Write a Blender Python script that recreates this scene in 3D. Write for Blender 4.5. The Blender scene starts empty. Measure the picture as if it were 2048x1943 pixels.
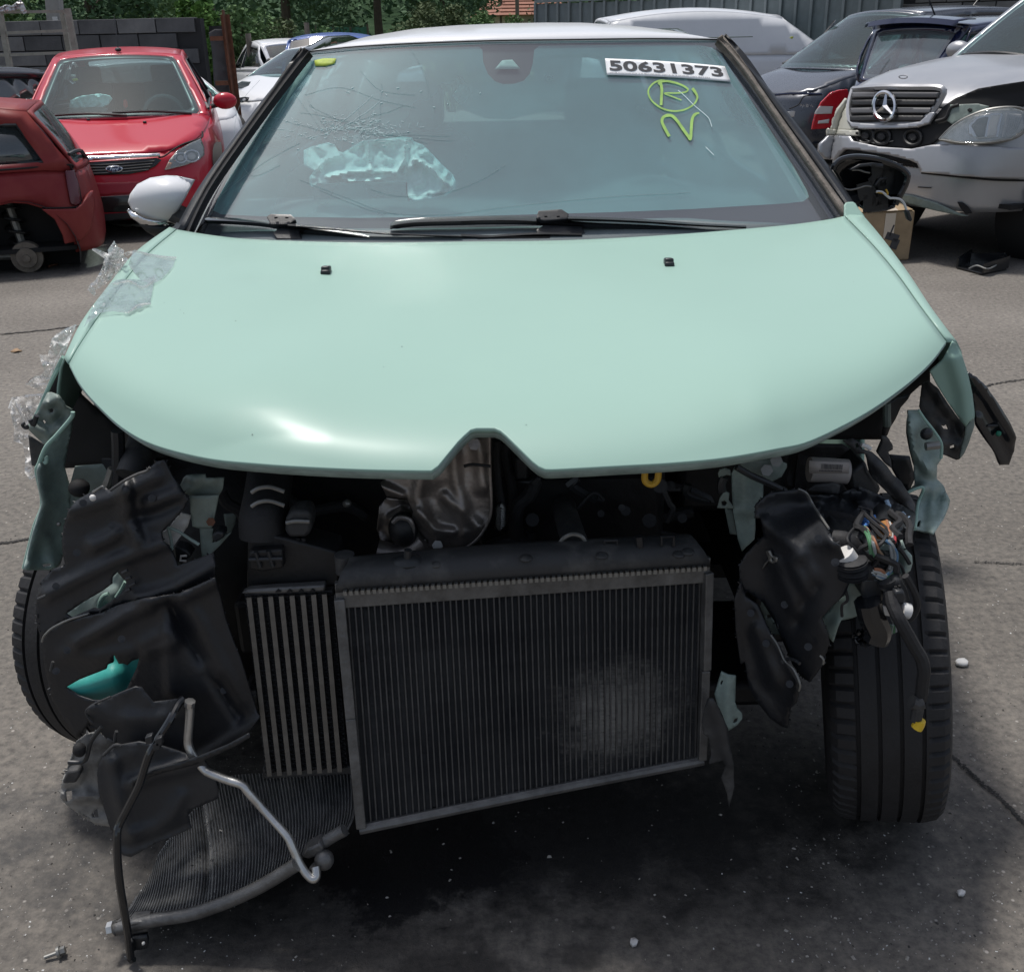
import bpy, bmesh, math, random
from mathutils import Vector, Matrix, noise
from mathutils.geometry import delaunay_2d_cdt
random.seed(7)
SC = bpy.context.scene
COL = SC.collection
# ------------------------------------------------------------------ camera
H, F, CX, CY = 1.55, 2050.0, 1024.0, 971.5          # eye height (m), focal length and centre of the 2048 x 1943 photograph
PITCH = math.atan((CY - 60.0) / F)
ROLL = 0.021
cp, sp = math.cos(PITCH), math.sin(PITCH)
cr_, sr_ = math.cos(ROLL), math.sin(ROLL)
EYE = Vector((0, 0, H))
AX_R, AX_F, AX_U = Vector((1, 0, 0)), Vector((0, cp, -sp)), Vector((0, sp, cp))
cam_d = bpy.data.cameras.new('camera')
cam_d.sensor_width = 36.0
cam_d.lens = 36.0 * F / 2048.0
cam_d.clip_start, cam_d.clip_end = 0.05, 2000.0
cam = bpy.data.objects.new('camera', cam_d)
COL.objects.link(cam)
_r = AX_R * cr_ - AX_U * sr_
_u = AX_R * sr_ + AX_U * cr_
_m = Matrix((_r, _u, -AX_F)).transposed().to_4x4()
_m.translation = EYE
cam.matrix_world = _m
SC.camera = cam
# ------------------------------------------------------------------ light
SUN_DIR = Vector((-0.22, 0.28, 1.0)).normalized()     # towards the sun: high, behind the car and a little to the left
w = bpy.data.worlds.new('World')
SC.world = w
w.use_nodes = True
nt = w.node_tree
sky = nt.nodes.new('ShaderNodeTexSky')
sky.sky_type = 'NISHITA'
sky.sun_disc = False
sky.sun_elevation = math.asin(SUN_DIR.z)
sky.sun_rotation = math.atan2(SUN_DIR.x, SUN_DIR.y)
sky.air_density, sky.dust_density, sky.ozone_density = 1.0, 2.5, 1.5
hs = nt.nodes.new('ShaderNodeHueSaturation')
hs.inputs['Saturation'].default_value = 0.6             # milky, thinly overcast sky
bg = nt.nodes['Background']
bg.inputs[1].default_value = 0.09
nt.links.new(sky.outputs[0], hs.inputs['Color'])
nt.links.new(hs.outputs[0], bg.inputs[0])
sd = bpy.data.lights.new('sun', 'SUN')
sd.energy = 2.3
sd.angle = math.radians(7.0)
sd.color = (1.0, 0.96, 0.91)
sun = bpy.data.objects.new('sun', sd)
COL.objects.link(sun)
sun.rotation_euler = SUN_DIR.to_track_quat('Z', 'Y').to_euler()
SC.view_settings.view_transform = 'Standard'
SC.view_settings.look = 'None'
SC.view_settings.exposure = 0.5
SC.view_settings.gamma = 1.0
SC.render.engine = 'CYCLES'
SC.cycles.max_bounces = 8
SC.cycles.transparent_max_bounces = 24
SC.cycles.use_denoising = True
# ------------------------------------------------------------------ surveying: sight lines of the photograph turned into places
def ray(px, py):
    du, dv = (px - CX) / F, (CY - py) / F
    h, v = du * cr_ + dv * sr_, -du * sr_ + dv * cr_
    return AX_F + AX_R * h + AX_U * v
def W(px, py, Y):
    d = ray(px, py)
    return EYE + d * (Y / d.y)
def G(px, py, z=0.0):
    d = ray(px, py)
    return EYE + d * ((z - H) / d.z)
def zc(ox, oy, s):
    return lambda *p: [(ox + a[0] / s, oy + a[1] / s) + tuple(a[2:]) for a in p]
z1, z2, z3, z4 = zc(0, 0, 3.189), zc(1400, 0, 3.051), zc(0, 440, 3.35), zc(0, 900, 3.127)
z5, z6, z7, z8 = zc(80, 1350, 2.824), zc(450, 820, 1.977), zc(1380, 820, 2.96), zc(500, 40, 1.5816)
zR, zB, zS, zV = zc(1640, 680, 4.846), zc(1350, 1300, 2.832), zc(1180, 90, 6.178), zc(900, 0, 2.824)
zM, zA, zL, zW = zc(1640, 300, 7.214), zc(560, 220, 4.9425), zc(0, 0, 2.824), zc(300, 400, 2.471)
# ------------------------------------------------------------------ materials
def mat(name, col, rough=0.5, metal=0.0, coat=0.0, var=0.0, vscale=6.0, bump=0.0, bscale=40.0, col2=None, thr=None, spec=0.5, sheen=0.0, coord='Object'):
    m = bpy.data.materials.new(name)
    m.use_nodes = True
    t = m.node_tree
    b = t.nodes['Principled BSDF']
    b.inputs['Base Color'].default_value = (*col, 1)
    b.inputs['Roughness'].default_value = rough
    b.inputs['Metallic'].default_value = metal
    b.inputs['Coat Weight'].default_value = coat
    b.inputs['Coat Roughness'].default_value = 0.09
    b.inputs['Specular IOR Level'].default_value = spec
    tc = t.nodes.new('ShaderNodeTexCoord')
    if var or col2:
        n = t.nodes.new('ShaderNodeTexNoise')
        n.inputs['Scale'].default_value = vscale
        n.inputs['Detail'].default_value = 8
        n.inputs['Roughness'].default_value = 0.65
        t.links.new(tc.outputs[coord], n.inputs['Vector'])
        r = t.nodes.new('ShaderNodeValToRGB')
        lo, hi = (thr or (0.3, 0.7))
        r.color_ramp.elements[0].position, r.color_ramp.elements[1].position = lo, hi
        c2 = col2 or tuple(min(1, c * (1 + var)) for c in col)
        c1 = col if col2 else tuple(c * (1 - var) for c in col)
        r.color_ramp.elements[0].color = (*c1, 1)
        r.color_ramp.elements[1].color = (*c2, 1)
        t.links.new(n.outputs[0], r.inputs[0])
        t.links.new(r.outputs[0], b.inputs['Base Color'])
        mr = t.nodes.new('ShaderNodeMapRange')
        mr.inputs[3].default_value = max(0.02, rough - 0.12 * (1 if rough > .15 else 0))
        mr.inputs[4].default_value = min(1, rough + 0.12 * (1 if rough > .15 else 0))
        t.links.new(n.outputs[0], mr.inputs[0])
        t.links.new(mr.outputs[0], b.inputs['Roughness'])
    if bump:
        n2 = t.nodes.new('ShaderNodeTexNoise')
        n2.inputs['Scale'].default_value = bscale
        n2.inputs['Detail'].default_value = 6
        t.links.new(tc.outputs[coord], n2.inputs['Vector'])
        bp = t.nodes.new('ShaderNodeBump')
        bp.inputs['Strength'].default_value = bump
        bp.inputs['Distance'].default_value = 0.01
        t.links.new(n2.outputs[0], bp.inputs['Height'])
        t.links.new(bp.outputs[0], b.inputs['Normal'])
    return m
def glass(name, tint, refl=1.6, base=0.05, rough=0.01, haze=0.0, hazecol=(0.7, 0.8, 0.82)):
    m = bpy.data.materials.new(name)
    m.use_nodes = True
    t = m.node_tree
    t.nodes.remove(t.nodes['Principled BSDF'])
    out = t.nodes['Material Output']
    tr = t.nodes.new('ShaderNodeBsdfTransparent'); tr.inputs[0].default_value = (*tint, 1)
    gl = t.nodes.new('ShaderNodeBsdfGlossy'); gl.inputs['Roughness'].default_value = rough
    lw = t.nodes.new('ShaderNodeLayerWeight'); lw.inputs[0].default_value = 0.5
    p = t.nodes.new('ShaderNodeMath'); p.operation = 'POWER'; p.inputs[1].default_value = 5.0
    mu = t.nodes.new('ShaderNodeMath'); mu.operation = 'MULTIPLY_ADD'
    mu.inputs[1].default_value, mu.inputs[2].default_value = 0.9, base * refl
    mu.use_clamp = True
    mx = t.nodes.new('ShaderNodeMixShader')
    t.links.new(lw.outputs['Facing'], p.inputs[0]); t.links.new(p.outputs[0], mu.inputs[0])
    t.links.new(mu.outputs[0], mx.inputs[0])
    src = tr
    if haze:                                              # dust film, heavier on the windscreen to paint in sky reflection
        df = t.nodes.new('ShaderNodeBsdfDiffuse'); df.inputs[0].default_value = (*hazecol, 1)
        m2 = t.nodes.new('ShaderNodeMixShader'); m2.inputs[0].default_value = haze
        t.links.new(tr.outputs[0], m2.inputs[1]); t.links.new(df.outputs[0], m2.inputs[2]); src = m2
    t.links.new(src.outputs[0], mx.inputs[1]); t.links.new(gl.outputs[0], mx.inputs[2])
    t.links.new(mx.outputs[0], out.inputs[0])
    return m
M = {}
M['mint'] = mat('mint_paint', (0.305, 0.455, 0.395), 0.38, coat=0.09, spec=0.12, var=0.02, vscale=1.6)
M['mint_dirty'] = mat('mint_underseal', (0.26, 0.335, 0.31), 0.45, var=0.35, vscale=14, bump=0.1)
M['mint'].node_tree.nodes['Principled BSDF'].inputs['Coat Roughness'].default_value = 0.2
M['white_paint'] = mat('white_paint', (0.72, 0.73, 0.75), 0.3, coat=0.5, spec=0.2)
M['black'] = mat('black_plastic', (0.017, 0.019, 0.022), 0.42, var=0.35, vscale=9, bump=0.05, bscale=160)
M['liner'] = mat('liner_plastic', (0.011, 0.0125, 0.016), 0.48, var=0.4, vscale=7, bump=0.12, bscale=90)
M['torn_grey'] = mat('torn_grey_plastic', (0.10, 0.10, 0.098), 0.6, vscale=14, col2=(0.34, 0.33, 0.31), thr=(0.35, 0.7), bump=0.3, bscale=60)
M['tray'] = mat('undertray_plastic', (0.022, 0.024, 0.028), 0.5, vscale=8, col2=(0.05, 0.05, 0.052), thr=(0.5, 0.85), bump=0.1, bscale=90)
M['dusty'] = mat('dusty_plastic', (0.03, 0.031, 0.033), 0.62, var=0.0, vscale=11, bump=0.2, col2=(0.12, 0.117, 0.112), thr=(0.48, 0.8))
M['gloss_black'] = mat('gloss_black', (0.01, 0.011, 0.013), 0.12, coat=0.4)
M['frit'] = mat('frit_enamel', (0.035, 0.028, 0.04), 0.35)
M['rubber'] = mat('tyre_rubber', (0.014, 0.014, 0.0155), 0.7, var=0.35, vscale=18, bump=0.15, bscale=120)
M['rubber_worn'] = mat('weathered_rubber', (0.10, 0.085, 0.07), 0.75, vscale=30, col2=(0.24, 0.21, 0.18), bump=0.3, bscale=200)
M['alu'] = mat('aluminium', (0.52, 0.52, 0.51), 0.34, metal=0.9, var=0.2, vscale=30, bump=0.1)
M['alu_dirty'] = mat('dirty_aluminium', (0.14, 0.14, 0.14), 0.5, metal=0.6, var=0.4, vscale=20, bump=0.2, bscale=90)
M['rad_fin'] = mat('radiator_fin', (0.05, 0.05, 0.053), 0.5, metal=0.3, vscale=9, col2=(0.12, 0.12, 0.116), thr=(0.4, 0.8))
M['rad_core'] = mat('radiator_core', (0.03, 0.03, 0.033), 0.6, vscale=6, col2=(0.085, 0.083, 0.08), thr=(0.4, 0.75), bump=0.3, bscale=300)
M['rad_dust'] = mat('dusty_core', (0.12, 0.115, 0.103), 0.8, vscale=60, col2=(0.42, 0.39, 0.345), thr=(0.36, 0.62), bump=0.5, bscale=240)
M['bar'] = mat('intercooler_bar', (0.15, 0.143, 0.132), 0.42, metal=0.6, var=0.25, vscale=12)
M['shield'] = mat('heat_shield', (0.27, 0.245, 0.23), 0.46, metal=0.85, var=0.4, vscale=9, bump=.15, bscale=120)
M['steel'] = mat('dull_steel', (0.22, 0.22, 0.21), 0.45, metal=0.7, var=0.3, vscale=15)
M['bracket'] = mat('grey_green_bracket', (0.17, 0.21, 0.19), 0.5, var=0.25, vscale=20)
M['engine'] = mat('engine_grime', (0.009, 0.009, 0.010), 0.55, var=0.5, vscale=10, bump=0.3, bscale=30)
M['teal'] = mat('teal_tank', (0.06, 0.42, 0.38), 0.4, var=0.3, vscale=5)
M['cloth'] = mat('airbag_cloth', (0.72, 0.93, 0.91), 0.85, var=0.05, bump=0.2, bscale=60)
M['interior'] = mat('cabin_trim', (0.15, 0.18, 0.185), 0.75, var=0.15)
M['dash'] = mat('dashboard_trim', (0.19, 0.22, 0.225), 0.75, var=0.1, bump=0.2, bscale=200)
M['pillar_trim'] = mat('pillar_trim', (0.45, 0.56, 0.53), 0.8)
M['screen'] = glass('windscreen_glass', (0.72, 0.88, 0.87), 2.5, 0.055, 0.012, haze=0.15, hazecol=(0.62, 0.65, 0.71))
def reflection_veil_material():
    m = bpy.data.materials.new('painted_reflection'); m.use_nodes = True
    t = m.node_tree; t.nodes.remove(t.nodes['Principled BSDF'])
    tr = t.nodes.new('ShaderNodeBsdfTransparent'); tr.inputs[0].default_value = (.80, .93, .94, 1)
    df = t.nodes.new('ShaderNodeBsdfDiffuse'); df.inputs[0].default_value = (.40, .69, .73, 1)
    mx = t.nodes.new('ShaderNodeMixShader')
    n = t.nodes.new('ShaderNodeTexNoise'); n.inputs['Scale'].default_value = 2.2; n.inputs['Detail'].default_value = 5
    tc = t.nodes.new('ShaderNodeTexCoord'); t.links.new(tc.outputs['Object'], n.inputs['Vector'])
    mr = t.nodes.new('ShaderNodeMapRange'); mr.inputs[1].default_value = .3; mr.inputs[2].default_value = .7; mr.inputs[3].default_value = .25; mr.inputs[4].default_value = .47
    t.links.new(n.outputs[0], mr.inputs[0]); t.links.new(mr.outputs[0], mx.inputs[0])
    t.links.new(tr.outputs[0], mx.inputs[1]); t.links.new(df.outputs[0], mx.inputs[2]); t.links.new(mx.outputs[0], t.nodes['Material Output'].inputs[0])
    return m
M['reflection_veil'] = reflection_veil_material()  # pale veil that paints the windscreen's reflections as colour
M['car_glass'] = glass('car_glass', (0.60, 0.78, 0.77), 0.8, 0.06, 0.01, haze=0.05, hazecol=(.5, .7, .72))
M['dark_glass'] = glass('tinted_glass', (0.30, 0.37, 0.39), 2.2, 0.06, 0.01, haze=0.04)
M['lens'] = glass('lamp_lens', (0.9, 0.9, 0.9), 1.3, 0.05, 0.03, haze=0.12)
M['crack'] = mat('crack_line', (0.26, 0.33, 0.345), 0.9, spec=0.05)
M['crack_w'] = mat('crack_glint', (0.62, 0.74, 0.75), 0.9, spec=0.05)
M['paper'] = mat('white_paper', (0.85, 0.86, 0.88), 0.6)
M['ink'] = mat('black_ink', (0.05, 0.05, 0.055), 0.6)
M['chalk'] = mat('green_chalk', (0.36, 0.58, 0.16), 0.9, var=0.2, vscale=40)
M['yellow'] = mat('yellow_plastic', (0.75, 0.50, 0.03), 0.4)
M['ochre'] = mat('ochre_handle', (0.50, 0.30, 0.03), 0.4)
M['white_plastic'] = mat('white_plastic', (0.65, 0.64, 0.62), 0.45)
M['blue_plastic'] = mat('blue_plastic', (0.07, 0.20, 0.55), 0.4)
M['chrome'] = mat('chrome', (0.75, 0.76, 0.78), 0.12, metal=1.0)
M['red_lamp'] = mat('red_lamp', (0.55, 0.012, 0.02), 0.15, coat=0.6)
M['white_lamp'] = mat('white_lamp', (0.70, 0.68, 0.66), 0.18, coat=0.5)
M['lamp_pale'] = mat('yellowed_lamp', (0.50, 0.49, 0.42), 0.3, coat=0.4)
M['amber'] = mat('amber_lamp', (0.55, 0.22, 0.08), 0.3)
M['rust'] = mat('rusty_iron', (0.13, 0.055, 0.03), 0.85, var=0.4, vscale=12, bump=0.4)
M['rack'] = mat('weathered_galvanised', (0.30, 0.29, 0.25), 0.6, metal=0.3, var=0.25, vscale=14)
M['concrete_pole'] = mat('concrete_pole', (0.33, 0.32, 0.30), 0.9, var=0.15, vscale=5, bump=0.3)
M['cardboard'] = mat('cardboard', (0.33, 0.24, 0.145), 0.8, var=0.2, vscale=8)
M['tape'] = mat('clear_tape', (0.60, 0.52, 0.42), 0.2, coat=0.5)
M['seam'] = mat('panel_gap', (0.008, 0.008, 0.009), 0.8)
# ------------------------------------------------------------------ geometry helpers
FR = {}                                             # frame origin of each placed thing
def tag(o, label=None, cat=None, group=None, kind=None):
    if label: o['label'] = label
    if cat: o['category'] = cat
    if group: o['group'] = group
    if kind: o['kind'] = kind
    return o
def thing(name, label, cat, loc=(0, 0, 0), rz=0.0, group=None, offset=True):
    o = bpy.data.objects.new(name, None)
    o.empty_display_size = 0.2
    COL.objects.link(o)
    o.location = loc
    o.rotation_euler = (0, 0, rz)
    FR[o.name] = Vector(loc) if offset else Vector((0, 0, 0))
    return tag(o, label, cat, group)
def cr(pts, k=6, closed=False):
    P = [Vector(p) for p in pts]
    n = len(P); out = []
    for i in range(n if closed else n - 1):
        if closed: a, b, c, d = P[i - 1], P[i], P[(i + 1) % n], P[(i + 2) % n]
        else: a, b, c, d = P[max(i - 1, 0)], P[i], P[i + 1], P[min(i + 2, n - 1)]
        for j in range(k):
            t = j / k
            out.append(0.5 * ((2 * b) + (c - a) * t + (2 * a - 5 * b + 4 * c - d) * t * t + (3 * b - a - 3 * c + d) * t ** 3))
    if not closed: out.append(P[-1])
    return out
def lerp(a, b, t): return a + (b - a) * t
def interp(tab, x):
    if x <= tab[0][0]: return tab[0][1]
    for (x0, y0), (x1, y1) in zip(tab, tab[1:]):
        if x <= x1: return lerp(y0, y1, (x - x0) / (x1 - x0))
    return tab[-1][1]
def sm(a, b, x):
    t = min(1, max(0, (x - a) / (b - a)))
    return t * t * (3 - 2 * t)
class MB:
    def __init__(s): s.v, s.f = [], []
    def add(s, vs, fs):
        k = len(s.v); s.v += [Vector(v) for v in vs]; s.f += [tuple(i + k for i in f) for f in fs]; return s
    def box(s, c, size, R=None):
        R = R or Matrix.Identity(3); c = Vector(c)
        vs = [c + R @ Vector((x * size[0] / 2, y * size[1] / 2, z * size[2] / 2)) for x in (-1, 1) for y in (-1, 1) for z in (-1, 1)]
        return s.add(vs, [(0, 1, 3, 2), (4, 6, 7, 5), (0, 4, 5, 1), (2, 3, 7, 6), (0, 2, 6, 4), (1, 5, 7, 3)])
    def tube(s, pts, r, n=8, smooth=0, closed=False):
        P = cr(pts, smooth, closed) if smooth else [Vector(p) for p in pts]
        m = len(P); rings = []
        up = Vector((0.13, 0.21, 0.97))
        prev = None
        for i in range(m):
            a = P[i - 1] if (i > 0 or closed) else P[i]
            b = P[(i + 1) % m] if (i < m - 1 or closed) else P[i]
            d = (b - a)
            d = d.normalized() if d.length > 1e-9 else Vector((0, 0, 1))
            if prev is None:
                u = d.cross(up)
                if u.length < 1e-3: u = d.cross(Vector((1, 0, 0)))
            else:
                u = prev - d * prev.dot(d)
                if u.length < 1e-6: u = d.cross(up)
            u.normalize(); prev = u
            v = d.cross(u)
            rr = r(i / max(1, m - 1)) if callable(r) else r
            rings.append([P[i] + (u * math.cos(2 * math.pi * k / n) + v * math.sin(2 * math.pi * k / n)) * rr for k in range(n)])
        vs = [p for q in rings for p in q]; fs = []
        for i in range(m if closed else m - 1):
            j = (i + 1) % m
            for k in range(n):
                fs.append((i * n + k, i * n + (k + 1) % n, j * n + (k + 1) % n, j * n + k))
        if not closed:
            fs += [tuple(range(n))[::-1], tuple((m - 1) * n + k for k in range(n))]
        return s.add(vs, fs)
    def grid(s, rows):
        nr, nc = len(rows), len(rows[0])
        return s.add([p for r in rows for p in r], [(i * nc + j, i * nc + j + 1, (i + 1) * nc + j + 1, (i + 1) * nc + j) for i in range(nr - 1) for j in range(nc - 1)])
    def lathe(s, prof, o=(0, 0, 0), axis='X', n=32, close=False):
        o = Vector(o); vs = []; fs = []
        m = len(prof)
        for i in range(n):
            a = 2 * math.pi * i / n
            for (h, r) in prof:
                if axis == 'X': vs.append(o + Vector((h, r * math.cos(a), r * math.sin(a))))
                elif axis == 'Y': vs.append(o + Vector((r * math.cos(a), h, r * math.sin(a))))
                else: vs.append(o + Vector((r * math.cos(a), r * math.sin(a), h)))
        for i in range(n):
            j = (i + 1) % n
            for k in range(m if close else m - 1):
                l = (k + 1) % m
                fs.append((i * m + k, j * m + k, j * m + l, i * m + l))
        return s.add(vs, fs)
    def ell(s, c, r, nu=16, nv=10, R=None):
        c = Vector(c); R = R or Matrix.Identity(3)
        rows = []
        for i in range(nv + 1):
            th = math.pi * i / nv
            rows.append([c + R @ Vector((r[0] * math.sin(th) * math.cos(2 * math.pi * j / nu), r[1] * math.sin(th) * math.sin(2 * math.pi * j / nu), r[2] * math.cos(th))) for j in range(nu + 1)])
        return s.grid(rows)
    def extrude(s, poly, d):
        n = len(poly); d = Vector(d); P = [Vector(p) for p in poly]
        return s.add(P + [p + d for p in P], [tuple(range(n))[::-1], tuple(range(n, 2 * n))] + [(i, (i + 1) % n, n + (i + 1) % n, n + i) for i in range(n)])
    def build(s, name, m, parent=None, **k): return obj(name, s.v, s.f, m, parent, **k)
def obj(name, vs, fs, m, parent=None, smooth=True, solid=0.0, bevel=0.0, local=False, label=None, sharp=35, sub=0, off=0.0):
    T = Vector((0, 0, 0))
    if parent is not None and not local: T = FR.get(parent.name, T)
    me = bpy.data.meshes.new(name)
    me.from_pydata([tuple(Vector(v) - T) for v in vs], [], fs)
    bm = bmesh.new(); bm.from_mesh(me)
    bmesh.ops.remove_doubles(bm, verts=bm.verts, dist=1e-5)
    bmesh.ops.recalc_face_normals(bm, faces=bm.faces)
    bm.to_mesh(me); bm.free()
    if smooth:
        me.polygons.foreach_set('use_smooth', [True] * len(me.polygons))
        me.set_sharp_from_angle(angle=math.radians(sharp))
    if isinstance(m, (list, tuple)):
        for x in m: me.materials.append(x)
    else: me.materials.append(m)
    o = bpy.data.objects.new(name, me)
    COL.objects.link(o)
    if parent is not None:
        o.parent = parent
        FR[o.name] = T
    if sub:
        q = o.modifiers.new('smooth', 'SUBSURF'); q.levels = q.render_levels = sub
    if solid:
        q = o.modifiers.new('thickness', 'SOLIDIFY'); q.thickness = solid; q.offset = off
    if bevel:
        q = o.modifiers.new('bevel', 'BEVEL'); q.width = bevel; q.segments = 2; q.limit_method = 'ANGLE'
    if label: o['label'] = label
    return o
def inside(p, poly):
    x, y = p; c = False; n = len(poly); j = n - 1
    for i in range(n):
        xi, yi = poly[i]; xj, yj = poly[j]
        if (yi > y) != (yj > y) and x < (xj - xi) * (y - yi) / (yj - yi) + xi: c = not c
        j = i
    return c
def dens(poly, step):
    out = []
    n = len(poly)
    for i in range(n):
        a, b = Vector(poly[i][:2]), Vector(poly[(i + 1) % n][:2])
        k = max(1, int((b - a).length / step + 0.5))
        for j in range(k): out.append(tuple(a.lerp(b, j / k)))
    return out
def tri(outline, step, holes=(), aspect=1.0):
    """triangulated 2-D sheet with inner points; returns 2-D points and faces"""
    S = aspect
    sc = lambda p: (p[0], p[1] * S)
    loops = [dens([sc(p) for p in outline], step)] + [dens([sc(p) for p in h], step) for h in holes]
    vs, es, fs = [], [], []
    for L in loops:
        k = len(vs); n = len(L)
        vs += L; es += [(k + i, k + (i + 1) % n) for i in range(n)]
    xs = [p[0] for p in loops[0]]; ys = [p[1] for p in loops[0]]
    x0, x1, y0, y1 = min(xs), max(xs), min(ys), max(ys)
    edge = [Vector(p) for L in loops for p in L]
    cell = {}
    for e in edge: cell.setdefault((int(e.x // step), int(e.y // step)), []).append(e)
    iy = 0; y = y0 + step * 0.5
    while y < y1:
        x = x0 + step * (0.5 if iy % 2 else 0.0)
        while x < x1:
            if inside((x, y), loops[0]) and not any(inside((x, y), h) for h in loops[1:]):
                cx, cy = int(x // step), int(y // step)
                if all((e.x - x) ** 2 + (e.y - y) ** 2 > (0.45 * step) ** 2 for a in (-1, 0, 1) for b in (-1, 0, 1) for e in cell.get((cx + a, cy + b), ())):
                    vs.append((x, y))
            x += step
        y += step * 0.87; iy += 1
    r = delaunay_2d_cdt([Vector(p) for p in vs], es, [], 1, 1e-6)
    V = [(p.x, p.y) for p in r[0]]
    F_ = [tuple(f) for f in r[2]]
    if holes:
        F_ = [f for f in F_ if not any(inside((sum(V[i][0] for i in f) / len(f), sum(V[i][1] for i in f) / len(f)), h) for h in loops[1:])]
    return [(x, y / S) for x, y in V], F_
def sheet(name, outline, fn, m, parent=None, step=14, thick=0.004, holes=(), aspect=1.0, **k):
    P, fs = tri(outline, step, holes, aspect)
    return obj(name, [fn(*p) for p in P], fs, m, parent, solid=thick, **k)
def seg_d(px, py, a, b):
    ax, ay = a; bx, by = b
    L = (bx - ax) ** 2 + (by - ay) ** 2
    t = max(0, min(1, ((px - ax) * (bx - ax) + (py - ay) * (by - ay)) / L))
    return math.hypot(px - ax - t * (bx - ax), py - ay - t * (by - ay))
def creased(base, sx=0, sy=0, x0=0, y0=0, amp=0.01, scale=70.0, ridges=(), seed=0.0, fold=True, proj=None):
    """distance (m) of a battered panel along each sight line: tilt, buckles and pressed ribs"""
    def fn(px, py):
        Y = base + sx * (px - x0) + sy * (py - y0)
        n = noise.noise(Vector((px / scale, py / scale, seed)))
        n2 = noise.noise(Vector((px / scale * 2.7, py / scale * 2.7, seed + 5)))
        Y += amp * (abs(n) * 1.6 - 0.3) + amp * 0.35 * n2 if fold else amp * .8 * n
        for (pts, wd, h) in ridges:
            d = min(seg_d(px, py, pts[i], pts[i + 1]) for i in range(len(pts) - 1))
            Y -= h * math.exp(-(d / wd) ** 2)
        return (proj or W)(px, py, Y)
    return fn
def text_mesh(s, size=1.0, bold=0.0, shear=0.0):
    c = bpy.data.curves.new('lettering', 'FONT')
    c.body = s; c.size = size; c.offset = bold; c.shear = shear
    c.resolution_u = 3
    o = bpy.data.objects.new('lettering', c)
    COL.objects.link(o)
    dg = bpy.context.evaluated_depsgraph_get()
    me = o.evaluated_get(dg).to_mesh()
    vs = [tuple(v.co) for v in me.vertices]; fs = [tuple(p.vertices) for p in me.polygons]
    o.evaluated_get(dg).to_mesh_clear()
    bpy.data.objects.remove(o); bpy.data.curves.remove(c)
    return vs, fs
def fit_text(s, fn, **k):
    """letters scaled into the unit square and carried to a surface by fn(u, v)"""
    vs, fs = text_mesh(s, **k)
    x0, x1 = min(v[0] for v in vs), max(v[0] for v in vs); y0, y1 = min(v[1] for v in vs), max(v[1] for v in vs)
    return [fn((v[0] - x0) / (x1 - x0), (v[1] - y0) / (y1 - y0)) for v in vs], fs
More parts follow.
